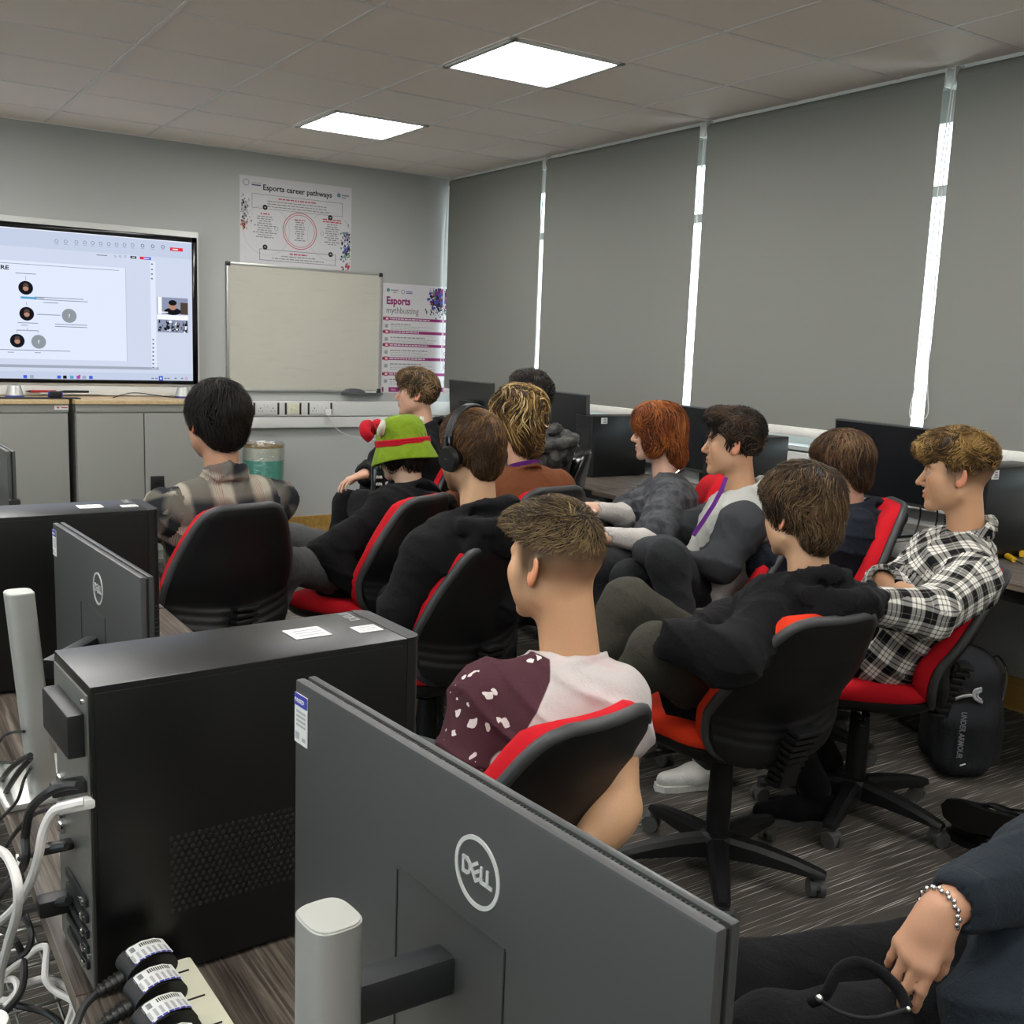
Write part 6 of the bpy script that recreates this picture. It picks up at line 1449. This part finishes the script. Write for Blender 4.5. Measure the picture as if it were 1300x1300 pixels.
# 9 navy hoodie, brown mop
person('p9','person with a brown fringe and glasses in a navy hoodie by the window monitor',(1068,591,3.92),-20,-6,hip=(3.04,2.60),byaw=-46,syaw=-42,sw=.185,slouch=.09,skin='#cf9f86',brow='#3a2a1c',
  arms={'L':{'E':(-.27,.14,.14),'W':(-.08,.34,.10)},'R':{'E':(.27,.14,.14),'W':(.08,.34,.10)}},top=dict(name='hoodie',mat='cloth_navy',hood=True,hoodsize=1.0,th=.026,loose=.016),trouser='trouser_black',
  hair=dict(blobs=[cap(.018),((0,.0,.06),(.096,.110,.078)),((-.066,-.01,.0),(.028,.045,.05)),((.066,-.01,.0),(.028,.045,.05)),((0,-.08,-.045),(.066,.038,.055)),((0,.082,.058),(.055,.03,.030))],region=hl(.045,.03,-.02,-.10),cols=BRN+['#7a5e42'],seed=23,amp=.004,strands=[dict(n=3600,flow=radial((0,-.035,.14),.4),len=.075,rad=.0016,lift=.008,curl=.25,curlf=40,steps=8)]))
# 10 black hoodie in the orange chair
person('p10','person with messy brown hair in a black hoodie on the orange red chair, legs crossed',(1016,654,2.72),3,-4,hip=(2.05,2.03),byaw=-34,syaw=-4,sw=.190,slouch=.09,skin='#cfa482',brow='#3a2a1c',hipz=.565,h=.007,hh=.0032,
  arms={'L':{'E':('px',926,836,2.48),'W':('px',858,814,2.52),'hd':(1,.3,-.4)},'R':{'E':('px',930,790,2.95),'W':('px',872,812,2.72),'hd':(.3,.6,-.6)}},
  legs={'L':{'K':('px',832,826,2.60),'A':('px',785,885,2.72)},'R':{'K':('px',797,766,2.82),'A':(-.36,.52,-.42)}},
  top=dict(name='hoodie',mat='cloth_black_soft',hood=True,hoodsize=1.12,th=.026,loose=.018,wr=.006),trouser='trouser_olive',fat=1.04,
  hair=dict(blobs=[cap(.017),((0,-.01,.07),(.094,.108,.074)),((0,-.078,-.045),(.060,.036,.050)),((0,.075,.07),(.06,.035,.035))],region=hl(.055,.035,.002,-.09),cols=['#1f1710','#3a2b1d','#5c462f','#7c6448'],seed=29,amp=.005,h=.004,strands=[dict(n=5200,flow=radial((.02,-.05,.13),.25),len=.06,rad=.0014,lift=.013,curl=.55,curlf=48,steps=8)]))
# 11 black and white check shirt
person('p11','person with curly fair fringe and undercut in a black and white check shirt',(1213,602,3.1),-34,-3,hip=(2.75,2.02),byaw=-42,sw=.180,slouch=.03,skin='#cc9c78',brow='#6a4f30',h=.007,hh=.0032,hipz=.585,nose=1.02,
  arms={'L':{'E':('px',1178,780,2.74),'W':('px',1112,770,2.70),'hd':(1,.3,.1),'curl':(.6,.6,.6,.6)},'R':{'E':('px',1122,752,3.1),'W':('px',1122,738,2.88),'hd':(-.4,-.5,-.75),'dor':(-.5,.6,.5),'curl':(.9,.9,.9,.9)}},
  legs={'L':{'A':(-.12,.16,-.47)},'R':{'A':(.12,.12,-.47)}},top=dict(name='check_shirt',mat='check_cloth',neck='collar',th=.022,loose=.016,wr=.005),trouser='trouser_black',fat=.98,
  scalp=('#3d2b1b',lambda V:np.clip((V[:,2]+.062+np.where(V[:,1]>.0,-.6*V[:,1],0))/.08,0,1)*np.clip((.040-V[:,1])/.02,0,1)*(np.abs(V[:,0])<.083)*(V[:,2]>-.07)*.9),
  hair=dict(blobs=[((0,-.018,.058),(.081,.103,.078)),((0,.01,.092),(.076,.09,.048)),((0,.078,.078),(.062,.044,.034))],region=lambda P:np.interp(P[...,1],[-.13,-.08,.0,.05,.075,.13],[.03,.034,.044,.052,.045,.045])-P[...,2],cols=['#2a1e11','#513c1e','#85653a','#b08d52'],seed=31,amp=.006,st=(60,60,60),h=.004,strands=[dict(n=5600,flow=radial((0,-.06,.11),.1,.2),len=.045,rad=.0014,lift=.013,curl=1.3,curlf=65)]))
# 12 buzzed sides, white and maroon t-shirt
person('p12','person with buzzed fair hair in a white and maroon t-shirt, nearest in the room',(703,715,2.07),-14,-3,hip=(1.15,1.70),fat=.93,byaw=-24,syaw=-18,sw=.172,slouch=.07,skin='#cfa27c',brow='#7a6040',h=.006,hh=.003,Nover=(729,843,2.06),hipz=.50,hs=.98,sneck=.058,
  arms={'L':{'S':('px',618,888,2.02),'E':('px',588,1005,2.0),'W':('px',520,1040,2.2),'bare':True},'R':{'S':('px',780,888,2.02),'E':('px',784,1026,1.95),'W':('px',730,1090,1.88),'bare':True}},
  top=dict(name='t_shirt',mat='tee_two_tone',sleeve={'L':.36,'R':.14},th=.012,loose=.018,wr=.0045,mask=lambda gv,fig,dt,dm,near,segs:-((gv-fig.N)@fig.Rs[:,0])-.082-.85*(-(gv-fig.N)[:,2]).clip(0,1)-1.25*(-(gv-fig.N)@fig.Rs[:,1]).clip(0,1)+0*dm),trouser='trouser_grey',
  scalp=('#3f301f',lambda V:np.clip((V[:,2]+.078+.25*np.clip(V[:,1],-.1,.02)+.012*wob(V,60,3,2))/.088,0,1)**.9*np.clip((.050-V[:,1])/.03,0,1)*(np.abs(V[:,0])<.0815)*.92),
  hair=dict(blobs=[((0,-.012,.043),(.0775,.1015,.0895)),((0,.015,.072),(.068,.088,.056)),((-.01,.082,.084),(.044,.022,.014))],region=lambda P:np.interp(P[...,1],[-.13,-.08,-.02,.05,.075,.13],[.040,.044,.048,.062,.064,.07])-P[...,2],cols=['#2c2216','#473826','#625035','#7d6848'],seed=37,amp=.0015,h=.0035,strands=[dict(n=5200,flow=radial((0,-.06,.10),-.2,.35),len=.020,rad=.0009,lift=.007,curl=.25,curlf=60,steps=5,follow=.6),dict(n=900,flow=lambda P:np.tile(np.array([[-.25,1,-.05]]),(len(P),1)),len=.030,rad=.0012,lift=.010,curl=.2,steps=6,follow=.5,region=lambda P:((P[:,1]>.055)&(P[:,2]>.07))*1.)]))
# 13 lap, forearms and hand at the lower right
person('p13','person in a slate sweatshirt at the bottom right, hand with silver bracelet hanging',(1520,880,1.62),-52,0,hip=(1.78,.78),hipz=.46,byaw=-58,syaw=-50,sw=.19,slouch=.04,skin='#cb9a7c',h=.007,hsc=.86,
  arms={'L':{'S':('px',1335,1120,1.58),'E':('px',1258,1290,1.47),'W':('px',1340,1330,1.40)},'R':{'E':('px',1325,1096,1.56),'W':('px',1200,1152,1.45),'hdw':(-CU*.9-.42*CR+.1*CF),'dorw':(-CF*.75-.6*CR),'curl':((.16,.3,.25),(.2,.34,.26),(.26,.36,.28),(.32,.4,.3)),'spread':.06,'thumb':(.35,.5),'h':.004}},
  legs={'L':{'K':('px',985,1330,1.46),'A':('px',940,1540,1.5)},'R':{'K':('px',930,1258,1.62),'A':('px',915,1440,1.7)}},
  top=dict(sleeve=.90,name='sweatshirt',mat='cloth_slate',th=.022,loose=.012),trouser='trouser_black',hair=dict(blobs=[cap(.012)],region=hl(),cols=BRN,seed=41,strands=[dict(n=200,flow=radial(),len=.03,rad=.0015)]))
# ---------------------------------------------------------------- things worn and carried
def local_build(m,fig,name,mat,parent,world=False):
    Rm=fig.Rh; off=np.zeros(3) if world else fig.O
    m.v=[tuple(Rm@np.array(p)+fig.C-off) for p in m.v]; return m.build(name,mat,parent,50)
f=FIGS['p2']
hc=np.array([0,-.018,.008])
m=MB(); prof=[(q*.90,z*.95) for q,z in [(.150,-.055),(.147,-.043),(.128,.000),(.1145,.028),(.112,.062),(.102,.100),(.078,.128),(.04,.140),(.0,.142)]]
vs=[];fs=[];n=48
for i in range(n):
    a=2*PI*i/n; wv=1+.03*math.sin(3*a+.5)+.015*math.sin(7*a)
    for k,(r,z) in enumerate(prof): q=r*(wv if k<3 else 1+.01*math.sin(5*a+k)); vs.append((hc[0]+q*math.cos(a)*.96,hc[1]+q*math.sin(a)*1.06,hc[2]+z+(.008*math.sin(2*a+1) if k<3 else 0)))
    for k,(r,z) in enumerate(reversed(prof[:-1])): q=(r-.006)*(wv if k>4 else 1); vs.append((hc[0]+q*math.cos(a)*.96,hc[1]+q*math.sin(a)*1.06,hc[2]+z-.003+(.008*math.sin(2*a+1) if k>4 else 0)))
K_=len(prof)*2-1
for i in range(n):
    j=(i+1)%n
    for k in range(K_-1): fs.append((i*K_+k,j*K_+k,j*K_+k+1,i*K_+k+1))
m.add(vs,fs); hat=local_build(m,f,'bucket_hat','hat_green',f.root)
m=MB(); P=[(hc[0]+.106*math.cos(a)*.97,hc[1]+.106*math.sin(a)*1.06,hc[2]+.022+.006*math.sin(a)) for a in np.linspace(0,2*PI,49)]
for dz in (-.008,.0,.008): m.tube([(x,y,z+dz) for x,y,z in P],.0065,8,cap=False)
local_build(m,f,'red_band','hat_red',hat)
for s,y in ((-1,.02),(1,-.02)):
    m=MB(); m.tube([(s*.088,y,.075),(s*.107,y-.012,.085),(s*.118,y-.03,.102),(s*.116,y-.038,.126)],[.016,.016,.014,.008],10,smooth=4); local_build(m,f,'white_horn','hat_white',hat)
m=MB(); m.tube([(-.06,.095,.062),(-.075,.105,.088),(-.05,.118,.118),(-.02,.115,.12),(0,.12,.095),(.02,.115,.12),(.05,.118,.118),(.075,.105,.088),(.06,.095,.062)],[.02,.024,.024,.02,.02,.02,.024,.024,.02],10,smooth=4); local_build(m,f,'red_goggle','hat_red',hat)
m=MB()
for s in (-1,1): m.sphere((s*.04,.122,.092),(.024,.012,.02),16)
local_build(m,f,'goggle_pad','hat_white',hat)
# headphones
f=FIGS['p3']; t=thing('headphones','black over ear headphones on the bearded person in a black hoodie','headphones',f.C)
def hp(m,name,mat,par=t): m.v=[tuple(f.Rh@np.array(p)) for p in m.v]; return m.build(name,mat,par,50)
m=MB(); P=[(.098*math.cos(a)*1.0,-.002,.02+.130*math.sin(a)) for a in np.linspace(-.05,PI+.05,40)]
for dy in (-.010,0,.010): m.tube([(x,y+dy,z) for x,y,z in P],.0065,8)
hp(m,'headband','black_plastic')
for s in (-1,1):
    m=MB(); m.cyl((s*.078,-.012,-.008),(s*.098,-.012,-.008),.036,.040,n=28); c=hp(m,'ear_cushion','leather_black'); m=MB(); m.cyl((s*.098,-.012,-.008),(s*.114,-.012,-.010),.041,.035,n=32); hp(m,'ear_cup','black_plastic'); m=MB(); m.box((s*.100,-.010,.035),(.012,.022,.05),None,.005); hp(m,'yoke','black_gloss')
    m=MB(); m.box((s*.1145,-.012,-.008),(.001,.014,.003)); hp(m,'maker_mark','chair_rim',c)
# lanyards and chains
def neck_ring(f,r,tilt,z,w,name,mat,drop=None,front=.0,flat=True,thick=.002,yoff=.004):
    N=f.N;Sv=f.Rs[:,0];fw=f.Rs[:,1];up=np.array([0,0,1.])
    P=[N+Sv*r*math.cos(a)+fw*(r*math.sin(a)*1.05+yoff)+up*(z-tilt*math.sin(a)) for a in np.linspace(-PI*1.5,PI*.5,49)]
    m=MB()
    if flat:
        vs=[];fs=[]
        for p in P:
            o=(p-N); o[2]=0; o/=np.linalg.norm(o)
            for q,h_ in ((0,-w/2),(thick,-w/2),(thick,w/2),(0,w/2)): vs.append(tuple(p+o*q+up*h_-f.O))
        for i in range(len(P)-1):
            for k in range(4): l=(k+1)%4; fs.append((4*i+k,4*i+l,4*i+4+l,4*i+4+k))
        m.add(vs,fs)
    else: m.tube([p-f.O for p in P],w,6)
    return m.build(name,mat,f.root,40)
neck_ring(FIGS['p5'],.0665,.026,.016,.020,'lanyard','lanyard')
neck_ring(FIGS['p7'],.069,.055,.010,.0022,'neck_chain','chrome',flat=False)
# lanyard strap down the pale hoodie
f=FIGS['p8']; P=[at(*q) for q in ((922,606,3.66),(916,622,3.60),(906,641,3.54),(893,661,3.51),(880,680,3.49))]
m=MB()
def strap(pts,wd,off):
    P=[np.asarray(p) for p in pts]; vs=[];fs=[]
    view=np.array([CAM-p for p in P]); 
    for i,p in enumerate(P):
        d=P[min(i+1,len(P)-1)]-P[max(i-1,0)]; s=np.cross(d,view[i]); s/=np.linalg.norm(s); nn=view[i]/np.linalg.norm(view[i])
        for a,b in ((-1,0),(1,0),(1,1),(-1,1)): vs.append(tuple(p+s*wd/2*a+nn*off*b-f.O))
    for i in range(len(P)-1):
        for k in range(4): l=(k+1)%4; fs.append((4*i+k,4*i+l,4*i+4+l,4*i+4+k))
    return vs,fs
m.add(*strap(P,.015,.002)); m.build('lanyard','lanyard',f.root,40)
# glasses on the fringe person
f=FIGS['p9']; m=MB()
for s in (-1,1):
    m.tube([(s*.031+.021*math.cos(a),.098-.004*abs(math.cos(a)),.002+.017*math.sin(a)) for a in np.linspace(0,2*PI,25)],.0016,6,cap=False); m.tube([(s*.053,.094,.006),(s*.072,.06,.008),(s*.078,-.01,.006)],.0016,6)
m.tube([(-.010,.100,.004),(.010,.100,.004)],.0016,6); local_build(m,f,'glasses','dark_steel',f.root)
# bracelet
f=FIGS['p13']; Wp=f.W['R']; d=(f.W['R']-f.E['R']); d/=np.linalg.norm(d); c=Wp+d*.012; x=np.cross(d,[0,0,1.]); x/=np.linalg.norm(x); y=np.cross(d,x)
m=MB(); rr=.0305
for i in range(30):
    a=2*PI*i/30; p=c+(x*math.cos(a)+y*math.sin(a))*rr-f.O+d*.002*(-1)**i; m.sphere(p,(.0042,.0034,.0042),8)
m.build('bracelet','chrome',f.root,60)
# zip pocket on the lap
m=MB(); m.tube([at(*q)-f.O for q in ((1030,1272,1.40),(1048,1262,1.385),(1065,1232,1.39),(1088,1222,1.395),(1115,1232,1.395),(1140,1256,1.39),(1152,1280,1.375))],.008,8,smooth=5); m.build('pocket_edge','trouser_black',f.root,60)
m=MB(); m.tube([at(*q)-f.O for q in ((1038,1268,1.375),(1060,1282,1.36),(1082,1290,1.355),(1110,1292,1.355),(1153,1281,1.365))],.0028,6,smooth=4); z=m.build('zip','dark_steel',f.root,60)
m=MB(); p=at(1040,1267,1.365)-f.O; m.sphere(p,(.006,.006,.005),10); p=at(1153,1281,1.36)-f.O; m.sphere(p,(.004,.004,.004),10); m.build('zip_pull','chrome',z,60)
# necktag on drinks bottle held by the person near the whiteboard, dark can with pale lettering
p=at(480,608,4.55); t=thing('drinks_can','dark can with white lettering beside the green hat','can',(p[0],p[1],p[2]-.08))
m=MB(); m.lathe([(.024,0),(.031,.008),(.031,.125),(.026,.14),(.025,.143)],24); m.build('can_body','black_gloss',t)
m=MB(); m.lathe([(.0255,.141),(.0262,.146),(.02,.147)],24); m.build('can_rim','chrome',t)
m=MB()
for j,zz in enumerate((.09,.06)):
    for i in range(7): a=PI*1.28+i*.13; m.box((.0314*math.cos(a),.0314*math.sin(a),zz+.004*(i%2)),(.0012,.0035,.010),Matrix.Rotation(a,3,'Z'))
m.build('can_print','paper_white',t,0)
# ---------------------------------------------------------------- backpack
p0=on(1222,985,2,0.0); B0=np.array([p0[0]+.03,p0[1]+.08,0]); Rb_=frame(-52); 
t=thing('backpack','black sports backpack with grey logo on the floor under the window desk','backpack',B0)
wp=lambda x,y,z: Rb_@np.array([x,y*1.0,z])+np.array([0,0,0])
Rt=frame(-52,14)
def L(x,y,z): return frame(-52)@np.array([x,y-.14*z,z])
b=Blob(); b.rbox(L(0,.0,.13),(.155,.10,.125),.06,frame(-52),k=.06); b.rbox(L(0,-.005,.30),(.135,.085,.12),.07,frame(-52),k=.08); b.ell(L(0,-.0,.40),(.105,.07,.06),frame(-52),k=.05)
b.rbox(L(0,-.095,.13),(.125,.035,.09),.03,frame(-52),k=.02)
v,fc=b.mesh(.007,lambda P:.006*wob(P,17,5,3)+.004*np.abs(wob(P,9,2,2))); np_mesh('bag_body',relax(v,fc,1),fc,'bag_black',t)
m=MB(); m.tube([L(-.03,.07,.44),L(-.025,.09,.49),L(.025,.09,.49),L(.03,.07,.44)],.008,8,smooth=5); m.build('grab_handle','bag_black',t,60)
m=MB(); m.tube([L(-.12,-.075,.30),L(-.08,-.085,.385),L(0,-.075,.425),L(.08,-.085,.385),L(.12,-.075,.30)],.004,6,smooth=6); m.build('zip','dark_steel',t,60)
m=MB(); m.tube([L(.13,.06,.06),L(.22,.02,.015),L(.32,.0,.008),L(.45,.05,.008)],.010,6,smooth=5); m.build('strap','bag_black',t,60)
bl=b
def on_bag(px,py):      # first hit of the pixel's ray with the bag
    d=CF+(px-650)/F_PX*CR-(py-650)/F_PX*CU
    for s in np.arange(2.6,3.9,.004):
        q=CAM+d*s-B0
        if bl.val(q[None])[0]<.006: return q-d/np.linalg.norm(d)*.004
    return CAM+d*3.2-B0
try:
    m=MB()
    def arc(pts,r): m.tube([on_bag(*q) for q in pts],r,6,smooth=4)
    arc([(1210,889),(1220,885),(1230,883),(1240,883)],.006); arc([(1247,874),(1238,877),(1237,886),(1247,892)],.006); arc([(1246,877),(1241,880),(1241,885),(1246,889)],.0055)
    m.build('logo','ink_light',t,60)
    m=MB(); s_='UNDER ARMOUR'
    a=np.array([1225.,904.]); e=np.array([1218.,963.]); A3=on_bag(*a); E3=on_bag(*e); dv=E3-A3; Ltot=np.linalg.norm(dv); dv/=Ltot; vw=CAM-(A3+B0); vw/=np.linalg.norm(vw); nv=np.cross(dv,vw); nv/=np.linalg.norm(nv)
    vs,fs=text_verts(s_,.026,'LEFT',.0006,.0008); wmax=max(q.x for q in vs); sc=Ltot/wmax
    out=[]
    for q in vs:
        base=A3+dv*(q.x*sc)-nv*(q.y*1.0-.01)
        out.append(base+vw*(.013+q.z))
    m.add(out,fs); m.build('lettering','ink_grey',t,0)
    m=MB(); m.box(on_bag(1222,971),(.03,.004,.004),None,.001); m.build('reflector','paper_white',t)
except Exception as ex: print('bag marks',ex)
# black shoes at the right edge: soles turned to the room
def loose_shoe(label,heel,toe,sole_n,L=.29):
    h=np.asarray(heel);fd=np.asarray(toe)-h; fd/=np.linalg.norm(fd); up=-np.asarray(sole_n,float); up-=fd*(up@fd); up/=np.linalg.norm(up)
    O=np.array([h[0],h[1],0.]); t=thing('shoe',label,'shoe',O); rt=np.cross(fd,up); R=np.stack([rt,fd,up],1); w=lambda x,y,q:h+R@np.array([x,y,q])
    b=Blob(); b.cap(w(0,.03,.042),w(0,.12,.042),.040,.040,k=.03).cap(w(0,.12,.04),w(0,.23,.036),.042,.030,k=.03).cap(w(0,.04,.06),w(0,.05,.10),.042,.038,k=.03); b.cap(w(0,.05,.11),w(0,.05,.16),.028,.03,k=.006,op='-'); b.fn(lambda P:(P-h)@up-.014,h-.4,h+.4,k=.004)
    v,f_=b.mesh(.006); np_mesh('upper',relax(v,f_,1)-O,f_,'leather_black',t)
    pts=[(.043,.01),(.041,.07),(.037,.12),(.047,.18),(.043,.23),(.024,.268),(-.011,.276),(-.036,.25),(-.045,.20),(-.037,.13),(-.040,.07),(-.043,.01),(-.026,-.012),(.022,-.014)]
    m=MB(); m.prism(pts,lambda x,y:tuple(w(x,y,.0)-O),lambda x,y:tuple(w(x*.98,y*.99,.022)-O)); m.build('sole','black_plastic',t)
    m=MB(); m.tube([w(-.03,.12,.088)-O,w(0,.13,.096)-O,w(.03,.12,.088)-O,w(.05,.10,.11)-O,w(.03,.07,.12)-O,w(0,.12,.098)-O],.0025,6,smooth=4); m.tube([w(-.03,.15,.078)-O,w(.03,.15,.078)-O],.0025,6); m.build('lace','cable_black',t,60)
vw=CAM-at(1255,1050,3.15); vw/=np.linalg.norm(vw)
a_=at(1297,1060,2.93); b_=at(1224,1036,3.10)
loose_shoe('black shoe tipped on its side, sole facing the camera',a_,b_,vw-np.array([0,0,.35]))
c_=on(1310,1105,2,.0); e_=on(1235,1072,2,.0)
loose_shoe('black shoe standing under the tipped one at the right photo edge',c_,e_,(0,0,-1))
# ---------------------------------------------------------------- light, world, camera, view
w=bpy.data.worlds.new('world'); SC.world=w; w.use_nodes=True; nt=w.node_tree; nt.nodes.clear()
o=nt.nodes.new('ShaderNodeOutputWorld'); b=nt.nodes.new('ShaderNodeBackground'); s=nt.nodes.new('ShaderNodeTexSky'); s.sky_type='HOSEK_WILKIE'; s.turbidity=3.0; s.sun_direction=(-.5,.3,.6); s.ground_albedo=.4
mx=nt.nodes.new('ShaderNodeMix'); mx.data_type='RGBA'; mx.inputs[0].default_value=.55; nt.links.new(s.outputs[0],mx.inputs[6]); mx.inputs[7].default_value=(.85,.95,1,1)
nt.links.new(mx.outputs[2],b.inputs[0]); b.inputs[1].default_value=7.0; nt.links.new(b.outputs[0],o.inputs[0])
setup_camera()
v=SC.view_settings; v.view_transform='Standard'; v.look='None'; v.gamma=1; v.use_curve_mapping=False; v.exposure=0.2
SC.cycles.use_denoising=True; SC.cycles.max_bounces=8; SC.cycles.diffuse_bounces=4; SC.cycles.glossy_bounces=3; SC.cycles.transparent_max_bounces=8; SC.cycles.sample_clamp_indirect=6; SC.cycles.caustics_reflective=False; SC.cycles.caustics_refractive=False
